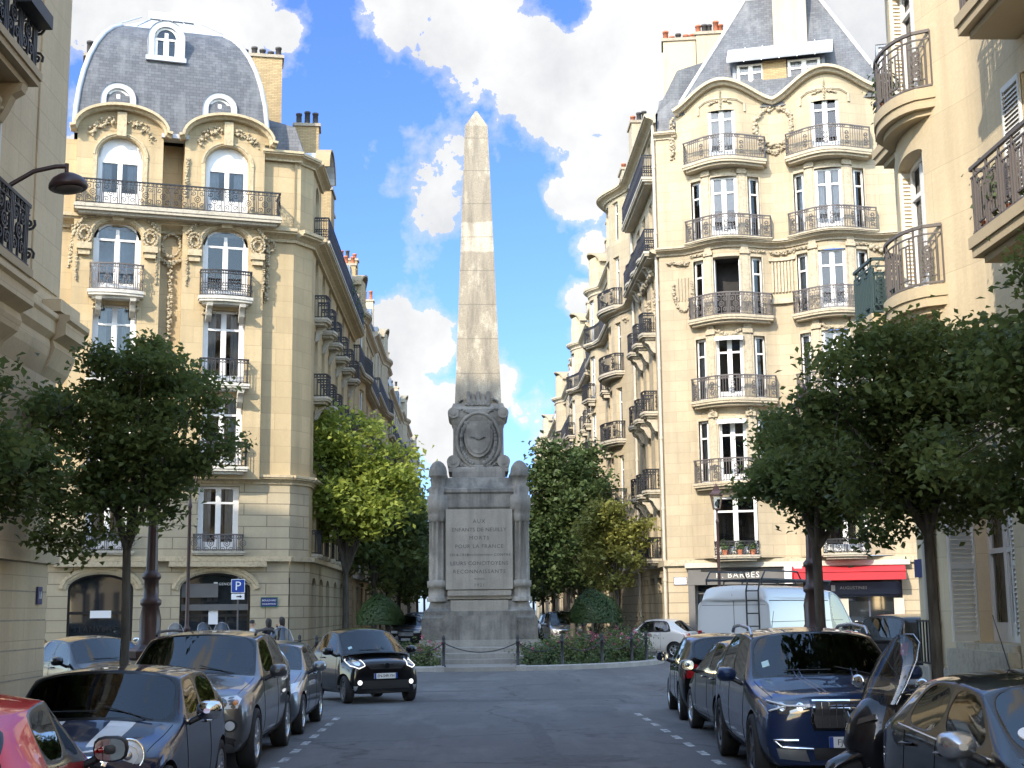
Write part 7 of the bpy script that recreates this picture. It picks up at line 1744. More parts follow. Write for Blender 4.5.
# 1 the small red car in the corner, seen from its tail
q = dict(HATCH, L=3.45, W=1.64, H=1.465, belt=(0.93, 1.05), hood=(0.80, 0.98), yc=0.86, yrf=0.10, yb=-0.12, ycl=-0.98, ycu=-0.78, yrr=-1.12, ytl=-1.52, zt=1.06, axles=(1.12, -1.15), wr=0.275, seams=(0.66, -0.62), handles=(-0.45,), fine=True, swi=0.05, mirror_mat='black_plastic', rr=0.10, rr1=0.03)
RED, ft = car('small_car', 'small glossy red hatchback at the pavement, its round tail lamps towards us', q, 'paint_red', (-3.27, 8.85), R_(8))
for s in (1, -1):
    round_lamp(RED, ft, 0.54*s, 1.10, 0.075, (0.85, -0.75, 0.1), 'black_plastic', 'tail_red', 'tail_light', 'rear'); round_lamp(RED, ft, 0.55*s, 0.90, 0.075, (0.85, -0.75, 0.1), 'black_plastic', 'amber', 'indicator', 'rear')
    lamp(RED, ft, mirp([(0.35, 0.62), (0.7, 0.66), (0.72, 0.86), (0.5, 0.80)], s), 'front', ('lens',))
number_plate(RED, ft, 'CB-706-QR', 0.66, True)
# 2 the navy retro hatchback with bonnet stripes
q = dict(HATCH, L=3.72, W=1.69, H=1.41, zb=0.17, belt=(0.92, 0.97), hood=(0.78, 0.93), yc=0.66, yrf=0.18, yb=-0.30, ycl=-1.22, ycu=-1.12, yrr=-1.42, ytl=-1.74, zt=0.98, rw=0.80, axles=(1.17, -1.28), wr=0.305, seams=(0.50, -0.62), handles=(-0.5,), fine=True, nw=0.74, sweep=0.24, spokes=8, mirror_mat='chrome', handle_mat='chrome', rf=0.03, rr=0.05, mir=1.05, pz=0.38)
MINI, ft = car('small_car', 'small navy hatchback with white bonnet stripes and round chrome headlights', q, 'paint_navy', (-3.42, 13.5), pi, plate='BX-264-MT')
for s in (1, -1):
    round_lamp(MINI, ft, 0.555*s, 0.735, 0.125)
    lamp(MINI, ft, mirp(ell(0.50, 0.42, 0.06, 0.06), s), 'front', ('lens',), 0.012, 'fog_lamp')
    patch(MINI, ft, 'top', mirp([(0.20, 0.80), (0.42, 0.78), (0.40, 1.62), (0.20, 1.70)], s), 'paint_white', 'bonnet_stripe', 0.003, 5)
patch(MINI, ft, 'front', [(-0.36, 0.55), (0.36, 0.55), (0.42, 0.70), (0.30, 0.74), (-0.30, 0.74), (-0.42, 0.70)], 'chrome', 'grille_surround', 0.008); patch(MINI, ft, 'front', [(-0.33, 0.57), (0.33, 0.57), (0.38, 0.695), (0.28, 0.72), (-0.28, 0.72), (-0.38, 0.695)], 'black_plastic', 'grille', 0.014); patch(MINI, ft, 'front', [(-0.55, 0.24), (0.55, 0.24), (0.50, 0.34), (-0.50, 0.34)], 'black_plastic', 'air_intake')
for s in ('left', 'right'): 
    d = MB(); ft.line(d, s, [(0.42, 0.925), (-1.25, 0.96)], 0.010, 0.002); part(MINI, d, 'belt_trim', ['chrome'])
# 3 the grey off-roader
q = dict(SUV, L=4.57, W=1.86, H=1.675, fine=True, nw=0.84, sweep=0.14, spokes=5, pz=0.46)
X3, ft = car('suv_car', 'metallic grey off-roader with twin kidney grille and lower black bumper', q, 'paint_grey', (-3.58, 19.05), pi, plate='AD-871-KW')
for s in (1, -1):
    lamp(X3, ft, mirp([(0.36, 0.76), (0.78, 0.77), (0.80, 0.87), (0.74, 0.91), (0.36, 0.89)], s), 'front', ('lens',), 0.008, 'headlight', [(0.46*s, 0.825, 0.05, 'lens_dark'), (0.61*s, 0.83, 0.05, 'lens_dark'), (0.75*s, 0.835, 0.03, 'amber')])
    lamp(X3, ft, mirp(ell(0.70, 0.57, 0.085, 0.075), s), 'front', ('black_plastic',), 0.010, 'lamp_surround'); lamp(X3, ft, mirp(ell(0.70, 0.57, 0.055, 0.055), s), 'front', ('lens',), 0.018, 'fog_lamp')
    patch(X3, ft, 'front', mirp([(0.05, 0.71), (0.27, 0.72), (0.29, 0.80), (0.25, 0.87), (0.05, 0.88)], s), 'chrome', 'grille_surround', 0.008); patch(X3, ft, 'front', mirp([(0.07, 0.725), (0.25, 0.735), (0.27, 0.80), (0.235, 0.855), (0.07, 0.865)], s), 'black_plastic', 'grille', 0.016)
    for k in range(6):
        d = MB(); ft.line(d, 'front', mirp([(0.085+k*0.03, 0.735), (0.085+k*0.028, 0.85)], s), 0.005, 0.018, 0, 4); part(X3, d, 'grille_bar', ['chrome'])
patch(X3, ft, 'front', [(-0.84, 0.27), (0.84, 0.27), (0.82, 0.40), (0.60, 0.36), (0.5, 0.49), (-0.5, 0.49), (-0.60, 0.36), (-0.82, 0.40)], 'black_plastic', 'bumper', 0.006); patch(X3, ft, 'front', [(-0.62, 0.28), (0.62, 0.28), (0.58, 0.33), (-0.58, 0.33)], 'paint_steel', 'skid_plate', 0.014)
disc(X3, ft.hit('front', 0, 0.935, 0.012), 0.04, 'sign_white'); 
for s in (1, -1):
    d = MB(); A = [Vector((s*0.66, y, 1.66-0.02*abs(y+0.7))) for y in (0.05, -0.1, -0.8, -1.5, -1.68)]; A[0].z = A[-1].z = 1.60; d.tube(A, 0.02, 6); part(X3, d, 'roof_rail', ['black_plastic'])
# 4 the pale hatchback behind it
q = dict(HATCH, L=3.85, W=1.66, H=1.44, spokes=7, mirror_mat='paint_steel')
C4, ft = car('small_car', 'silver-grey hatchback parked between the grey off-roader and the crossing', q, 'paint_bluegrey', (-3.47, 23.65), pi, plate='CF-530-BZ')
both(lambda s: lamp(C4, ft, mirp([(0.42, 0.62), (0.76, 0.66), (0.78, 0.82), (0.55, 0.76)], s))); patch(C4, ft, 'front', [(-0.5, 0.28), (0.5, 0.28), (0.55, 0.42), (-0.55, 0.42)], 'black_plastic', 'air_intake')
# 5 the black two-seater driving out of the square
q = dict(L=2.70, W=1.665, H=1.555, zb=0.19, belt=(0.98, 1.03), hood=(0.88, 0.99), yc=0.76, yrf=0.12, yb=-0.20, ycl=-0.72, ycu=-0.66, yrr=-0.86, ytl=-1.24, zt=1.03, axles=(0.86, -0.92), wr=0.285, seams=(0.50, -0.42), handles=(-0.3,), side=[5, 6], nw=0.90, sweep=0.09, spokes=6, rim='dark_alloy', steer=R_(-8), fine=True, pz=0.56, px=0.02)
SM, ft = car('microcar', 'short black two-seat car with lit ring headlights driving round the island', q, 'paint_black', (-2.38, 30.7), pi+R_(27), None, 'EN-549-YH')
m, nt, bb = nmat('lit_lamp'); bb.inputs['Base Color'].default_value = (0.9, 0.9, 0.9, 1); bb.inputs['Emission Color'].default_value = (1, 0.97, 0.92, 1); bb.inputs['Emission Strength'].default_value = 0.45
for s in (1, -1):
    hl = lamp(SM, ft, mirp([(0.47, 0.76), (0.60, 0.70), (0.74, 0.76), (0.75, 0.90), (0.62, 0.95), (0.50, 0.90)], s), 'front', ('lens_dark',), 0.010, 'headlight', [(0.61*s, 0.825, 0.055, 'chrome')])
    R1 = [(0.50, 0.88), (0.475, 0.77), (0.60, 0.715), (0.725, 0.77), (0.735, 0.885), (0.68, 0.92)]; d = MB(); ft.line(d, 'front', mirp(R1, s), 0.010, 0.016, 0, 6); part(SM, d, 'running_light', ['lit_lamp'], hl)
    lamp(SM, ft, mirp(ell(0.58, 0.43, 0.05, 0.05), s), 'front', ('lit_lamp',), 0.012, 'fog_lamp')
    patch(SM, ft, 'front', mirp([(0.66, 0.26), (0.78, 0.28), (0.80, 0.36), (0.62, 0.36)], s), 'paint_silver', 'bumper_trim', 0.006)
patch(SM, ft, 'front', [(-0.34, 0.70), (0.34, 0.70), (0.46, 0.80), (0.36, 0.845), (-0.36, 0.845), (-0.46, 0.80)], 'black_plastic', 'grille', 0.008); disc(SM, ft.hit('front', 0, 0.775, 0.02), 0.055, 'chrome', 'emblem'); patch(SM, ft, 'front', [(-0.55, 0.30), (0.55, 0.30), (0.50, 0.47), (-0.50, 0.47)], 'black_plastic', 'air_intake')
patch(SM, ft, 'top', [(0.50, 0.62), (0.58, 0.62), (0.58, 0.56), (0.50, 0.56)], 'sticker', 'permit_sticker', 0.006, 2)
# 6-7 cars across the junction, by the pavement corner
q = dict(HATCH, L=3.95, H=1.49, spokes=6)
C6, ft = car('small_car', 'dark hatchback behind the young tree, standing at the street corner', q, 'paint_taupe', (-7.35, 27.9), pi+R_(36), None, 'EV-017-CP')
both(lambda s: lamp(C6, ft, mirp([(0.45, 0.62), (0.78, 0.66), (0.79, 0.84), (0.6, 0.78)], s))); patch(C6, ft, 'front', [(-0.5, 0.30), (0.5, 0.30), (0.55, 0.5), (-0.55, 0.5)], 'black_plastic', 'grille')
q = dict(HATCH); C7, ft = car('small_car', 'dark red hatchback just showing past the tan building corner', q, 'paint_wine', (-11.4, 35.5), pi+R_(30), None)
both(lambda s: lamp(C7, ft, mirp([(0.45, 0.62), (0.78, 0.66), (0.79, 0.82), (0.6, 0.76)], s)))
# 8 the dark blue off-roader
q = dict(SUV, L=4.69, W=1.90, H=1.66, belt=(1.04, 1.13), hood=(0.96, 1.09), fine=True, nw=0.85, sweep=0.12, wr=0.37, spokes=5, rim='dark_alloy', axles=(1.48, -1.385), seams=(0.85, -0.4, -1.3), ycl=-1.5, ycu=-1.3, px=-0.02, pz=0.50, handle_mat='paint_navy')
VO, ft = car('suv_car', 'dark blue off-roader with silver roof rails and hammer-shaped headlights', q, 'paint_blue', (4.08, 16.95), pi-R_(3.2), plate='FJ-420-ND')
for s in (1, -1):
    hl = lamp(VO, ft, mirp([(0.42, 0.80), (0.84, 0.78), (0.88, 0.90), (0.42, 0.92)], s), 'front', ('lens_dark',), 0.010, 'headlight', [(0.52*s, 0.86, 0.04, 'chrome'), (0.70*s, 0.855, 0.04, 'chrome')])
    d = MB(); ft.line(d, 'front', mirp([(0.44, 0.865), (0.66, 0.865), (0.82, 0.90)], s), 0.012, 0.02); ft.line(d, 'front', mirp([(0.66, 0.865), (0.82, 0.81)], s), 0.010, 0.02); part(VO, d, 'running_light', ['sign_white'], hl)
    d = MB(); ft.line(d, 'front', mirp([(0.40, 0.43), (0.72, 0.45), (0.80, 0.52), (0.55, 0.52)], s), 0.018, 0.012); part(VO, d, 'bumper_trim', ['chrome'])
    patch(VO, ft, 'front', mirp([(0.44, 0.30), (0.84, 0.34), (0.86, 0.44), (0.48, 0.42)], s), 'paint_steel', 'lower_trim', 0.006)
    d = MB(); A = [(s*0.70, 0.15, 1.56), (s*0.70, 0.0, 1.645), (s*0.71, -0.8, 1.675), (s*0.69, -1.5, 1.645), (s*0.68, -1.72, 1.58)]; d.tube(A, 0.022, 6); part(VO, d, 'roof_rail', ['alloy'])
    d = MB(); sd_ = 'right' if s > 0 else 'left'; ft.line(d, sd_, [(0.78, 1.035), (-0.3, 1.09), (-1.45, 1.125)], 0.010, 0.003); part(VO, d, 'belt_trim', ['chrome'])
    for k in (0.30, 0.36): d = MB(); ft.line(d, 'top', mirp([(k, 0.95), (k-0.05, 1.5), (k-0.1, 2.05)], s), 0.012, -0.004); part(VO, d, 'bonnet_crease', ['paint_blue'])
patch(VO, ft, 'front', [(-0.39, 0.62), (0.39, 0.62), (0.42, 0.72), (0.39, 0.93), (-0.39, 0.93), (-0.42, 0.72)], 'chrome', 'grille_surround', 0.010); patch(VO, ft, 'front', [(-0.36, 0.645), (0.36, 0.645), (0.385, 0.72), (0.36, 0.905), (-0.36, 0.905), (-0.385, 0.72)], 'black_plastic', 'grille', 0.018)
for k in range(9): d = MB(); ft.line(d, 'front', [(-0.30+k*0.075, 0.66), (-0.30+k*0.075, 0.90)], 0.006, 0.022, 0, 4); part(VO, d, 'grille_bar', ['chrome'])
disc(VO, ft.hit('front', 0, 0.775, 0.03), 0.06, 'chrome'); patch(VO, ft, 'front', [(-0.38, 0.32), (0.38, 0.32), (0.40, 0.44), (-0.40, 0.44)], 'black_plastic', 'air_intake')
patch(VO, ft, 'top', [(0.60, 0.80), (0.68, 0.80), (0.68, 0.70), (0.60, 0.70)], 'sticker', 'permit_sticker', 0.006, 2)
# 9-10 dark hatchbacks ahead of it
q = dict(HATCH, L=3.9, W=1.73, H=1.47, spokes=7, fine=True, mirror_mat='paint_bluegrey', shark=True)
C9, ft = car('small_car', 'charcoal hatchback parked nose away just ahead of the dark blue off-roader', q, 'paint_dark', (4.33, 21.35), 0.0); rear_kit(C9, ft, q)
q = dict(HATCH, L=3.6, W=1.66, H=1.47)
C10, ft = car('small_car', 'black city car at the head of the row, its door mirror beside the charcoal hatchback', q, 'paint_black', (4.45, 25.45), R_(-4)); rear_kit(C10, ft, q)
# 11 the near black car
q = dict(HATCH, L=4.1, W=1.76, H=1.455, fine=True, belt=(0.95, 1.02), hood=(0.80, 0.99), yc=0.86, yrf=0.05, yb=-0.42, ycl=-1.2, ycu=-1.05, yrr=-1.42, ytl=-1.9, axles=(1.3, -1.3), wr=0.32, mirror_mat='alloy', seams=(0.66, -0.42, -1.1), shark=True, swi=0.035, pz=0.4)
C11, ft = car('small_car', 'black car nearest us beside the maxi scooter, silver door mirror and chrome sill line', q, 'paint_black', (4.02, 9.25), pi, plate='DT-655-GA')
both(lambda s: lamp(C11, ft, mirp([(0.45, 0.64), (0.80, 0.68), (0.82, 0.82), (0.55, 0.80)], s)))
for s in ('right', 'left'): d = MB(); ft.line(d, s, [(0.62, 0.955), (-0.3, 0.985), (-1.25, 1.03)], 0.012, 0.004); part(C11, d, 'belt_trim', ['chrome'])
patch(C11, ft, 'top', ell(0.60, 0.60, 0.055, 0.07), 'sign_white', 'permit_sticker', 0.008, 2); patch(C11, ft, 'top', [(0.56, 0.72), (0.66, 0.72), (0.66, 0.80), (0.56, 0.80)], 'sticker', 'permit_sticker', 0.008, 2); patch(C11, ft, 'top', [(0.40, 0.92), (0.60, 0.90), (0.61, 0.96), (0.42, 0.98)], 'sticker', 'parking_ticket', 0.014, 2)
# the white van
q = dict(L=6.1, W=2.04, H=2.44, zb=0.24, belt=(1.28, 1.28), hood=(1.08, 1.30), yc=2.25, yrf=1.35, yb=0.62, ycl=-2.6, ycu=-2.6, yrr=-2.92, ytl=-3.0, zt=2.1, rw=0.86, rf=0.22, rr=0.02, rr1=0.0, axles=(2.05, -1.75), wr=0.34, seams=(1.9, 0.6, -2.7), handles=(0.8,), side=[5], rearglass=False, cabin=True, tw=0.97, ew=0.985, mirror_mat='black_plastic', mir=1.5, nw=0.88, rim='dark_alloy', spokes=6)
VAN, ft = car('delivery_van', 'tall white panel van with a black roof rack and a ladder on its rear door', q, 'paint_van', (8.1, 35.75), R_(-38), None, None, 'van')
d = MB()
ft.line(d, 'rear', [(0, 0.4), (0, 2.38)], 0.007, 0.0); ft.line(d, 'rear', [(-0.85, 1.95), (0.85, 1.95)], 0.005, 0.0)
for s in ('left', 'right'): ft.line(d, s, [(1.3, 1.55), (-2.9, 1.55)], 0.006, 0.0); ft.line(d, s, [(0.5, 2.05), (-2.8, 2.05)], 0.010, 0.0); ft.line(d, s, [(-0.9, 0.4), (-0.9, 2.1)], 0.006, 0.0)
part(VAN, d, 'seam', ['under'])
d = MB()
for x in (0.42, 0.74): d.tube([(x, -3.10, 1.0), (x, -3.10, 2.28), (x, -2.98, 2.56)], 0.02, 6)
for z in (1.15, 1.45, 1.75, 2.05, 2.28): d.tube([(0.42, -3.10, z), (0.74, -3.10, z)], 0.018, 6)
part(VAN, d, 'ladder', ['black_plastic'])
d = MB()
for s in (1, -1):
    d.tube([(s*0.74, 1.1, 2.54), (s*0.74, -2.9, 2.56)], 0.03, 6)
    d.tube([(s*0.74, -0.7, 2.56), (s*0.74, -0.9, 2.76), (s*0.74, -2.7, 2.76), (s*0.74, -2.9, 2.56)], 0.022, 6)
for y in (1.0, 0, -1, -2, -2.9): d.tube([(-0.74, y, 2.54), (0.74, y, 2.55)], 0.025, 6); d.tube([(-0.74, y, 2.42), (-0.74, y, 2.55)], 0.02, 5); d.tube([(0.74, y, 2.42), (0.74, y, 2.55)], 0.02, 5)
part(VAN, d, 'roof_rack', ['black_plastic'])
both(lambda s: lamp(VAN, ft, mirp([(0.88, 0.85), (0.97, 0.85), (0.97, 1.35), (0.88, 1.35)], s), 'rear', ('tail_red',), 0.008, 'tail_light')); both(lambda s: patch(VAN, ft, 'rear', mirp([(0.80, 1.22), (0.99, 1.22), (0.99, 1.30), (0.80, 1.30)], s), 'black_plastic', 'hinge', 0.02, 2)); patch(VAN, ft, 'rear', [(-0.9, 0.34), (0.9, 0.34), (0.9, 0.52), (-0.9, 0.52)], 'black_plastic', 'bumper', 0.03)
# the dark people carrier by the ochre building
q = dict(SUV, L=4.6, W=1.84, H=1.72, belt=(1.02, 1.06), hood=(0.9, 1.05), ycl=-1.75, ycu=-1.72, yrr=-2.0, ytl=-2.22, zt=1.1, rw=0.82, wr=0.33, seams=(0.8, -0.42, -1.3), rr=0.04, spokes=10)
MPV, ft = car('people_carrier', 'dark square-backed people carrier beyond the ochre building corner, tail lamp lit red', q, 'paint_taupe', (11.5, 33.6), R_(-64), None)
both(lambda s: lamp(MPV, ft, mirp([(0.68, 0.78), (0.90, 0.76), (0.90, 1.08), (0.74, 1.02)], s), 'rear', ('tail_red',), 0.010, 'tail_light')); patch(MPV, ft, 'rear', [(-0.8, 0.3), (0.8, 0.3), (0.8, 0.5), (-0.8, 0.5)], 'black_plastic', 'bumper')
# the cream bubble car by the island
q = dict(L=3.55, W=1.63, H=1.50, zb=0.18, belt=(0.93, 0.98), hood=(0.78, 0.95), yc=0.72, yrf=0.18, yb=-0.25, ycl=-1.0, ycu=-0.82, yrr=-1.05, ytl=-1.55, zt=0.98, axles=(1.1, -1.12), wr=0.29, seams=(0.55, -0.55), handles=(-0.4,), side=[5, 6], sweep=0.26, nw=0.76, rr=0.08, rr1=0.02, handle_mat='chrome', swi=0.05)
F5, ft = car('small_car', 'rounded cream city car parked side-on past the island chain', q, 'paint_cream', (7.2, 55.35), R_(62), None); rear_kit(F5, ft, q, 0.82)
# beyond the island
q = dict(SUV, L=4.4, W=1.8, H=1.82, belt=(1.02, 1.06), hood=(0.92, 1.05), yc=1.15, yrf=0.35, rw=0.82, ycl=-1.7, ycu=-1.65, yrr=-2.0, ytl=-2.15, wr=0.32)
C16, ft = car('people_carrier', 'silver people carrier facing us from behind the memorial', q, 'paint_silver', (4.75, 73), pi+R_(3), 'cars parked beyond the island', 'AR-903-SV')
both(lambda s: lamp(C16, ft, mirp([(0.45, 0.72), (0.82, 0.76), (0.84, 0.92), (0.5, 0.86)], s))); patch(C16, ft, 'front', [(-0.45, 0.66), (0.45, 0.66), (0.45, 0.80), (-0.45, 0.80)], 'black_plastic', 'grille'); patch(C16, ft, 'front', [(-0.6, 0.32), (0.6, 0.32), (0.6, 0.46), (-0.6, 0.46)], 'black_plastic', 'air_intake')
C17, ft = car('suv_car', 'dark off-roader facing us beyond the black two-seater', dict(SUV), 'paint_dark', (-3.45, 75), pi, 'cars parked beyond the island', 'BQ-128-HT')
both(lambda s: lamp(C17, ft, mirp([(0.42, 0.74), (0.84, 0.76), (0.86, 0.88), (0.42, 0.86)], s))); patch(C17, ft, 'front', [(-0.4, 0.6), (0.4, 0.6), (0.4, 0.82), (-0.4, 0.82)], 'chrome', 'grille')
for src, x, y, s in ((C16, -3.1, 81.5, 'pale car behind the dark off-roader, dome side'), (C4, 5.0, 80, 'hatchback behind the silver people carrier'), (C4, -3.2, 88, 'distant hatchback down the dome side'), (C17, 5.1, 87, 'distant dark off-roader down the twin-bay side')):
    dup(src, place(x, y, 0, pi), s, 'cars parked beyond the island')
# ------------------------------------------------------------------ street furniture
def lamp_post(label, loc, hz, lantern=True, base=True):
    b = thing('street_lamp', label, 'street lamp', loc, 0, None); I = Matrix.Identity(4)
    m = MB()
    if base:
        K = 8
        def octo(r, z): return [(r*math.cos(2*pi*(j+0.5)/K), r*math.sin(2*pi*(j+0.5)/K), z) for j in range(K)]
        m.grid([octo(r, z) for r, z in ((0.40, -0.02), (0.40, 0.16), (0.34, 0.20), (0.32, 1.05), (0.40, 1.10), (0.42, 1.22), (0.34, 1.26), (0.24, 1.34))], 0, True, False)
        for j in range(8):
            a = 2*pi*(j+0.5)/8+pi/8; m.box((-0.075, -0.012, 0.32), (0.075, 0.012, 0.95), 0, Matrix.Rotation(a-pi/2, 4, 'Z') @ Matrix.Translation((0, 0.30, 0)))
        build(m, 'base', ['lamp_brown'], b, local=I); z0 = 1.3
    else: z0 = 0.0
    m = MB(); K = 32
    def fl(r, z, d): return [((r-d*(0.5+0.5*math.cos(12*2*pi*j/K)))*math.cos(2*pi*j/K), (r-d*(0.5+0.5*math.cos(12*2*pi*j/K)))*math.sin(2*pi*j/K), z) for j in range(K)]
    s = 1.0 if base else 0.62
    pr = [(0.24, z0, 0), (0.22, z0+0.08, 0), (0.19, z0+0.14, 0.02), (0.20, z0+0.5, 0.02), (0.15, z0+0.72, 0.0), (0.19, z0+0.76, 0), (0.19, z0+0.84, 0), (0.14, z0+0.88, 0), (0.135, z0+1.2, 0.02), (0.17, z0+1.24, 0), (0.17, z0+1.30, 0), (0.115, z0+1.36, 0.0), (0.11, z0+1.4, 0.018), (0.08, hz-0.55, 0.012), (0.11, hz-0.5, 0), (0.11, hz-0.42, 0), (0.07, hz-0.36, 0), (0.05, hz-0.1, 0), (0.12, hz, 0)]
    m.grid([fl(r*s, z, d*s) for r, z, d in pr], 0, True, True); build(m, 'post', ['lamp_brown'], b, local=I)
    if lantern:
        m = MB(); 
        def sqr(r, z): return [(r*math.cos(pi/4+j*pi/2), r*math.sin(pi/4+j*pi/2), z) for j in range(4)]
        for j in range(4):
            a, c = sqr(0.16, hz)[j], sqr(0.27, hz+0.52)[j]; bar(m, a, c, 0.014)
        m.grid([sqr(0.17, hz-0.01), sqr(0.17, hz+0.03)], 0, True, False); m.grid([sqr(0.30, hz+0.52), sqr(0.30, hz+0.57), sqr(0.22, hz+0.68), sqr(0.14, hz+0.74), sqr(0.14, hz+0.80), sqr(0.10, hz+0.82)], 0, True, False)
        for j in range(4): a = sqr(0.29, hz+0.57)[j]; m.tube([a, (a[0]*1.05, a[1]*1.05, a[2]+0.10)], [0.03, 0.005], 5)
        m.lathe([(0.05, hz+0.82), (0.07, hz+0.87), (0.03, hz+0.93), (0.001, hz+1.0)], (0, 0, 0), 8)
        lo = build(m, 'lantern', ['lamp_brown'], b, local=I); m = MB(); m.grid([sqr(0.15, hz+0.03), sqr(0.26, hz+0.51)], 0, True, False); build(m, 'lantern_glass', ['window_glass'], lo, local=I)
        m = MB(); m.ball((0, 0, hz+0.2), 0.07, 8, 0, (1, 1, 1.6)); build(m, 'bulb', ['white_paint'], lo, local=I)
    return b
lamp_post('ornate brown cast-iron lamp post on an octagonal pedestal behind the young tree', (-5.93, 26.0, 0.0), 4.9)
lamp_post('dark cast-iron lamp post whose lantern tops the right-hand trees', (6.55, 26.6, 0.13), 5.1)
lamp_post('slim brown iron lamp post in front of the arched shop with the parking sign', (-9.0, 44.5, 0.13), 5.6, True, False)
lamp_post('slim brown iron lamp post in front of the barber shop sign', (9.2, 51.6, 0.13), 5.4, True, False)
# bracket lamp on the tan building
b = thing('wall_lamp', 'dark bracket lamp with a domed head on a curved arm from the tan building', 'street lamp', (-7, 19.2, 7.6)); m = MB()
A = [Vector(p) for p in ((-7.0, 19.2, 7.62), (-6.8, 19.2, 7.72), (-6.55, 19.22, 7.98), (-6.25, 19.25, 8.18), (-5.95, 19.28, 8.26), (-5.80, 19.3, 8.27))]
m.tube(A, 0.035, 8); m.tube([(-7.0, 19.2, 7.4), (-7.0, 19.2, 7.8)], 0.06, 8); m.tube([A[0], A[1]], 0.06, 8); m.tube([A[-1]+Vector((0, 0, 0.04)), A[-1]+Vector((0, 0, -0.12))], 0.03, 8); build(m, 'arm', ['lamp_brown'], b)
m = MB(); hM = Matrix.Translation((-5.78, 19.3, 8.06)) @ Matrix.Rotation(R_(-7), 4, 'Y'); m.lathe([(0.05, 0.10), (0.13, 0.08), (0.22, 0.02), (0.27, -0.06), (0.275, -0.11), (0.25, -0.13)], (0, 0, 0), 24); hd = build(m, 'lamp_shade', ['lamp_brown'], b, world=hM)
m = MB(); m.lathe([(0.2, 0.0), (0.19, -0.02), (0.1, -0.04), (0.001, -0.045)], (0, 0, -0.135), 20); build(m, 'lens', ['iron_grey'], hd, local=Matrix.Identity(4))
# signs
def plate_sign(name, label, F, u, z, w, h, n, mat, lines, bmat='sign_white'):
    q = F.P(u, n, z); b = thing(name, label, 'sign', tuple(q)); m = MB(); m.box((-w/2, -0.012, -h/2), (w/2, 0.012, h/2), 0, F.frame(u, n, z)); p = build(m, 'panel', [mat], b)
    m = MB()
    for a, c, d, e in ((-w/2, w/2, h/2-0.02, h/2), (-w/2, w/2, -h/2, -h/2+0.02), (-w/2, -w/2+0.02, -h/2+0.021, h/2-0.021), (w/2-0.02, w/2, -h/2+0.021, h/2-0.021)): m.box((a, -0.016, d), (c, -0.0125, e), 0, F.frame(u, n, z))
    build(m, 'border', [bmat], p)
    for t, s, dz in lines: letters(p, t, s, F.P(u, n+0.014, z+dz), (F.N.x, F.N.y), 'sign_white' if mat != 'sign_white' else 'sign_navy', 0.001)
    return b
plate_sign('street_sign', 'dark blue street name plate on the banded corner of the dome-roofed building', LF, -0.72, 2.26, 0.62, 0.36, 0.09, 'sign_navy', [('BOULEVARD', 0.09, 0.06), ("D'INKERMANN", 0.075, -0.07)], 'sign_green')
plate_sign('street_sign', 'white and blue street name plate beside the barber shop front', RG, 0.52, 3.0, 0.55, 0.32, 0.06, 'sign_white', [('BOULEVARD', 0.085, 0.05), ("D'INKERMANN", 0.07, -0.07)], 'sign_navy')
# parking sign
P0 = (-7.9, 47.4, 0.13); b = thing('parking_sign', 'blue P parking sign with a small white plate below it, on a thin grey post', 'sign', P0); m = MB(); m.tube([(-7.9, 47.45, 0.1), (-7.9, 47.45, 3.1)], 0.03, 8); build(m, 'post', ['iron_grey'], b)
m = MB(); m.box((-8.13, 47.39, 2.55), (-7.67, 47.415, 3.01)); p = build(m, 'panel', ['sign_white'], b); m = MB(); m.box((-8.11, 47.386, 2.57), (-7.69, 47.3895, 2.99)); f = build(m, 'face', ['sign_blue'], p)
letters(f, 'P', 0.42, (-7.9, 47.384, 2.77), (0, -1), 'sign_white', 0.002)
m = MB(); m.box((-8.12, 47.39, 2.33), (-7.68, 47.41, 2.52)); p = build(m, 'supplementary_plate', ['sign_white'], b); m = MB(); m.prism([(-0.09, 0.0), (0.03, 0.0), (0.03, 0.035), (0.10, -0.02), (0.03, -0.075), (0.03, -0.04), (-0.09, -0.04)], lambda x, z, d: (-7.86+x, 47.388-d, 2.445+z), 0, 0.001); build(m, 'arrow', ['dark_letter'], p)

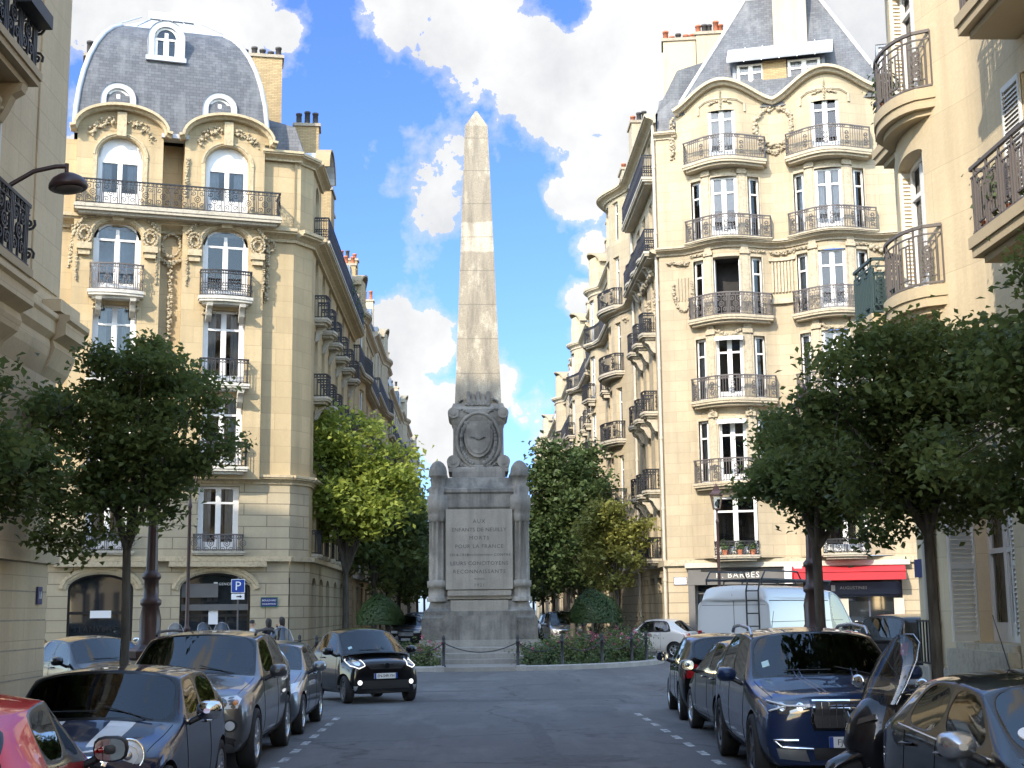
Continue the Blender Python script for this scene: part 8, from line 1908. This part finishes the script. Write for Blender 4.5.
# ------------------------------------------------------------------ two-wheelers
def scooter(label, loc, rz, paint, screen=1.0, group=None, name='motor_scooter'):
    b = thing(name, label, 'scooter', loc, rz, group); I = Matrix.Identity(4)
    tm, rm = wheel_meshes(0.27, 0.13, 7, 'dark_alloy', 0.58)
    for y in (0.78, -0.66): w_ = link('wheel', tm, b, local=Matrix.Translation((0, y, 0.27))); link('rim', rm, w_, local=I); link('rim', rm, w_, local=Matrix.Rotation(pi, 4, 'Z'))
    def loft(secs, n=18):
        m = MB(); rows = []
        for y, zc, w, h, e in secs: rows.append([(w*math.copysign(abs(math.cos(2*pi*k/n))**e, math.cos(2*pi*k/n)), y, zc+h*math.copysign(abs(math.sin(2*pi*k/n))**e, math.sin(2*pi*k/n))) for k in range(n)])
        m.grid(rows, 0, True, True); m.add(rows[0]); m.add(rows[-1]); return m
    build(loft([(-1.02, 0.80, 0.04, 0.04, 1), (-0.95, 0.78, 0.15, 0.10, 0.8), (-0.6, 0.68, 0.22, 0.20, 0.8), (-0.2, 0.58, 0.23, 0.22, 0.8), (0.1, 0.42, 0.21, 0.16, 0.8), (0.35, 0.40, 0.19, 0.14, 0.8), (0.55, 0.42, 0.14, 0.10, 0.8)]), 'body', [paint], b, local=I)
    m = MB(); rows = []      # leg shield and nose, leaning back
    for t, y, z, w in ((0, 0.62, 0.30, 0.12), (0.2, 0.74, 0.45, 0.20), (0.45, 0.82, 0.66, 0.25), (0.7, 0.76, 0.86, 0.25), (0.9, 0.64, 1.0, 0.19), (1.0, 0.55, 1.05, 0.13)):
        rows.append([(w*math.sin(a), y-0.26*(1-math.cos(a)), z) for a in [pi*0.62*(2*k/12-1) for k in range(13)]]+[(w*0.85*math.sin(a), y-0.05-0.26*(1-math.cos(a)), z) for a in [pi*0.62*(1-2*k/12) for k in range(13)]])
    m.grid(rows, 0, True, True); m.add(rows[0]); m.add(rows[-1]); build(m, 'fairing', [paint], b, local=I)
    m = MB(); rows = []
    for y, z, w in ((0.62, 0.98, 0.22), (0.52, 1.15, 0.25), (0.40, 1.15+0.17*screen, 0.24), (0.30, 1.15+0.30*screen, 0.17), (0.26, 1.15+0.36*screen, 0.05)): rows.append([(w*math.sin(a), y-0.16*(1-math.cos(a)), z) for a in [pi*0.45*(2*k/10-1) for k in range(11)]])
    m.grid(rows, 0, False, True); ws = build(m, 'windscreen', ['screen_tint'], b, local=I); m = MB(); m.tube([r[0] for r in rows]+[r[-1] for r in reversed(rows)], 0.007, 5); build(m, 'screen_rim', ['alloy'], ws, local=I)
    for s in (1, -1):
        m = MB(); m.prism([(0.06*s, 0.82), (0.21*s, 0.87), (0.19*s, 0.91), (0.07*s, 0.87)], lambda x, z, d: (x, 0.80-abs(x)*0.45-(z-0.8)*0.3+d, z), -0.01, 0.012); build(m, 'headlight', ['lens_dark'], b, local=I)
        m = MB(); m.tube([(s*0.16, 0.46, 1.02), (s*0.28, 0.42, 1.08), (s*0.36, 0.38, 1.10)], 0.012, 6); mr = build(m, 'mirror_stalk', ['black_plastic'], b, local=I); m = MB(); m.ball((s*0.42, 0.37, 1.14), 0.085, 8, 0, (1.1, 0.4, 0.7)); build(m, 'mirror', ['chrome'], mr, local=I)
        m = MB(); m.tube([(s*0.05, 0.42, 0.98), (s*0.25, 0.34, 1.0), (s*0.36, 0.28, 0.98)], [0.016, 0.016, 0.022], 8); build(m, 'handlebar', ['black_plastic'], b, local=I)
        m = MB(); m.tube([(s*0.09, 0.62, 0.62), (s*0.09, 0.78, 0.27)], 0.028, 8); build(m, 'fork', ['dark_alloy'], b, local=I)
    build(loft([(-0.9, 0.87, 0.09, 0.03, 0.8), (-0.75, 0.90, 0.17, 0.06, 0.8), (-0.4, 0.86, 0.19, 0.06, 0.8), (-0.32, 0.80, 0.18, 0.06, 0.8), (0.0, 0.76, 0.16, 0.06, 0.8), (0.12, 0.74, 0.09, 0.04, 0.8)]), 'seat', ['black_plastic'], b, local=I)
    build(loft([(0.52, 0.52, 0.05, 0.02, 1), (0.62, 0.56, 0.09, 0.04, 1), (0.8, 0.57, 0.10, 0.045, 1), (1.0, 0.50, 0.08, 0.04, 1), (1.06, 0.44, 0.03, 0.02, 1)]), 'mudguard', [paint], b, local=I)
    m = MB(); m.tube([(0.17, -0.25, 0.28), (0.2, -0.7, 0.34), (0.2, -0.95, 0.42)], [0.04, 0.06, 0.055], 10); build(m, 'exhaust', ['dark_alloy'], b, local=I)
    m = MB(); m.box((-0.09, -1.05, 0.66), (0.09, -1.02, 0.74)); build(m, 'tail_light', ['tail_red'], b, local=I); m = MB(); m.tube([(-0.1, -0.05, 0.32), (-0.24, -0.05, 0.02)], 0.014, 6); build(m, 'stand', ['black_plastic'], b, local=I)
    return b
m = bpy.data.materials.new('screen_tint'); m.use_nodes = True; MATS['screen_tint'] = m; nt = m.node_tree; nt.nodes.remove(nt.nodes['Principled BSDF'])
tr = N(nt, 'ShaderNodeBsdfTransparent'); tr.inputs['Color'].default_value = (0.36, 0.39, 0.43, 1); gl = N(nt, 'ShaderNodeBsdfGlossy'); gl.inputs['Roughness'].default_value = 0.05; fr = N(nt, 'ShaderNodeValue'); fr.outputs[0].default_value = 0.09
mx = N(nt, 'ShaderNodeMixShader'); L(nt, fr.outputs[0], mx.inputs[0]); L(nt, tr.outputs[0], mx.inputs[1]); L(nt, gl.outputs[0], mx.inputs[2]); L(nt, mx.outputs[0], nt.nodes['Material Output'].inputs['Surface'])
sc1 = scooter('black maxi scooter with a tall tinted windscreen, between dark blue off-roader and near black car', (4.12, 12.75, 0), R_(112), 'paint_dark', 1.1)
sc1.matrix_basis = place(4.12, 12.75, 0, R_(112), 1.06)
sw = scooter('white and blue scooter with a clear windscreen beside the silver-grey hatchback', (-3.85, 28.4, 0), pi+R_(8), 'paint_white', 1.25, 'scooters parked near the arched shops')
for k, (x, y, r) in enumerate(((-9.75, 42.4, 0.5), (-9.05, 42.9, 0.35), (-8.3, 43.2, 0.6), (-7.75, 43.6, 0.2))):
    o = dup(sw, place(x, y, 0, pi+r), ('white-nosed scooter first in the row before the arched shops', 'second scooter in the row before the arched shops', 'third scooter in the row before the arched shops', 'last scooter of the row, beside the parking sign')[k])
# ------------------------------------------------------------------ people
def person(label, loc, rz, H, top, hair, hairlong=True, arm_up=False, bag=False):
    b = thing('person', label, 'person', loc, rz); s = H/1.70
    J = {}; E = []
    def j(n, p, r): J[n] = (Vector(p)*s, r*s)
    j('pel', (0, 0, 0.95), 0.145); j('waist', (0, 0.0, 1.08), 0.125); j('chest', (0, 0.01, 1.28), 0.145); j('neck0', (0, -0.01, 1.42), 0.075); j('neck', (0, 0.01, 1.50), 0.052); j('head', (0, 0.03, 1.60), 0.082); j('crown', (0, 0.015, 1.66), 0.075)
    E += [('pel', 'waist'), ('waist', 'chest'), ('chest', 'neck0'), ('neck0', 'neck'), ('neck', 'head'), ('head', 'crown')]
    for sg, t in ((1, 'r'), (-1, 'l')):
        st = 0.10*sg
        j('hip'+t, (0.09*sg, 0, 0.88), 0.095); j('kn'+t, (0.10*sg, 0.04+st, 0.48), 0.062); j('an'+t, (0.10*sg, st*1.2-0.02, 0.09), 0.042); j('to'+t, (0.11*sg, st*1.2+0.14, 0.035), 0.032)
        j('sh'+t, (0.17*sg, 0, 1.38), 0.060)
        if arm_up and sg > 0: j('el'+t, (0.24, 0.14, 1.22), 0.042); j('wr'+t, (0.14, 0.24, 1.46), 0.030); j('ha'+t, (0.11, 0.22, 1.54), 0.034)
        else: j('el'+t, (0.23*sg, -0.03, 1.12), 0.042); j('wr'+t, (0.23*sg, 0.08, 0.90), 0.030); j('ha'+t, (0.22*sg, 0.11, 0.80), 0.034)
        E += [('pel', 'hip'+t), ('hip'+t, 'kn'+t), ('kn'+t, 'an'+t), ('an'+t, 'to'+t), ('neck0', 'sh'+t), ('sh'+t, 'el'+t), ('el'+t, 'wr'+t), ('wr'+t, 'ha'+t)]
    ks = list(J); me = bpy.data.meshes.new('body'); me.from_pydata([J[k][0] for k in ks], [(ks.index(a), ks.index(c)) for a, c in E], [])
    o = bpy.data.objects.new('body', me); col.objects.link(o); o.modifiers.new('k', 'SKIN'); 
    for i, k in enumerate(ks): me.skin_vertices[0].data[i].radius = (J[k][1]*(1.25 if k in ('chest', 'pel', 'waist') else 1), J[k][1]*(0.8 if k in ('chest', 'pel', 'waist') else 1)); me.skin_vertices[0].data[i].use_root = k == 'pel'
    o.modifiers.new('s', 'SUBSURF').levels = 2; dg = bpy.context.evaluated_depsgraph_get(); full = bpy.data.meshes.new_from_object(o.evaluated_get(dg)); bpy.data.objects.remove(o)
    full.name = 'body'
    for mm in (top, 'denim', 'skin', 'black_plastic'): full.materials.append(MATS[mm])
    for f in full.polygons:
        c = f.center/s; f.use_smooth = True; arm = abs(c.x) > 0.20
        f.material_index = 3 if c.z < 0.10 else 2 if (c.z > 1.46 or (arm and (c.z < 0.94 or (arm_up and c.z > 1.44)))) else 1 if c.z < 0.98 and not arm else 0
    link('body', full, b, local=Matrix.Identity(4))
    m = MB(); K = 14; rows = []
    for t in range(9):
        a = pi*0.5*(t/8) if not hairlong else pi*0.5*(t/5.5)
        rows.append([(0.098*s*min(1, math.sin(a)+0.05)*math.cos(2*pi*k/K), (0.02-0.012+(0.112*min(1, math.sin(a)+0.05)*math.sin(2*pi*k/K)-0.03*(math.sin(2*pi*k/K) > 0.55)*(a > 0.9)))*s, (1.625+0.125*math.cos(a)-(0.18*(a-1.57)*(math.sin(2*pi*k/K) < 0.4) if a > 1.57 else 0))*s) for k in range(K)])
    m.grid(rows, 0, True, True); build(m, 'hair', [hair], b, local=Matrix.Identity(4))
    m = MB()
    for sg in (1, -1): m.ball((0.032*sg*s, 0.112*s, 1.615*s), 0.009*s, 5)
    build(m, 'eyes', ['hair_dark'], b, local=Matrix.Identity(4)); m = MB(); m.ball((0, 0.118*s, 1.585*s), 0.016*s, 5, 0, (0.8, 1, 1.2)); build(m, 'nose', ['skin'], b, local=Matrix.Identity(4))
    if bag:
        m = MB(); rows = [[(0.13*s*w*math.cos(2*pi*k/12), (-0.20+0.08*w*math.sin(2*pi*k/12))*s, z*s) for k in range(12)] for z, w in ((1.02, 0.6), (1.06, 1), (1.3, 1), (1.42, 0.8), (1.46, 0.3))]; m.grid(rows, 0, True, True); m.add(rows[0]); m.add(rows[-1]); build(m, 'backpack', ['cloth_black'], b, local=Matrix.Identity(4))
    return b
person('person with dark tied hair in a white top walking past the parking sign', (-6.95, 44.5, 0.0), R_(-75), 1.62, 'cloth_white', 'hair_dark', False)
person('person in black with long dark hair and a backpack, at the street corner', (-6.5, 45.0, 0.0), R_(35), 1.66, 'cloth_black', 'hair_dark', True, False, True)
person('person in black raising a hand to their face beside another dark-haired walker', (-6.12, 45.3, 0.0), R_(75), 1.70, 'cloth_black', 'hair_dark', True, True)
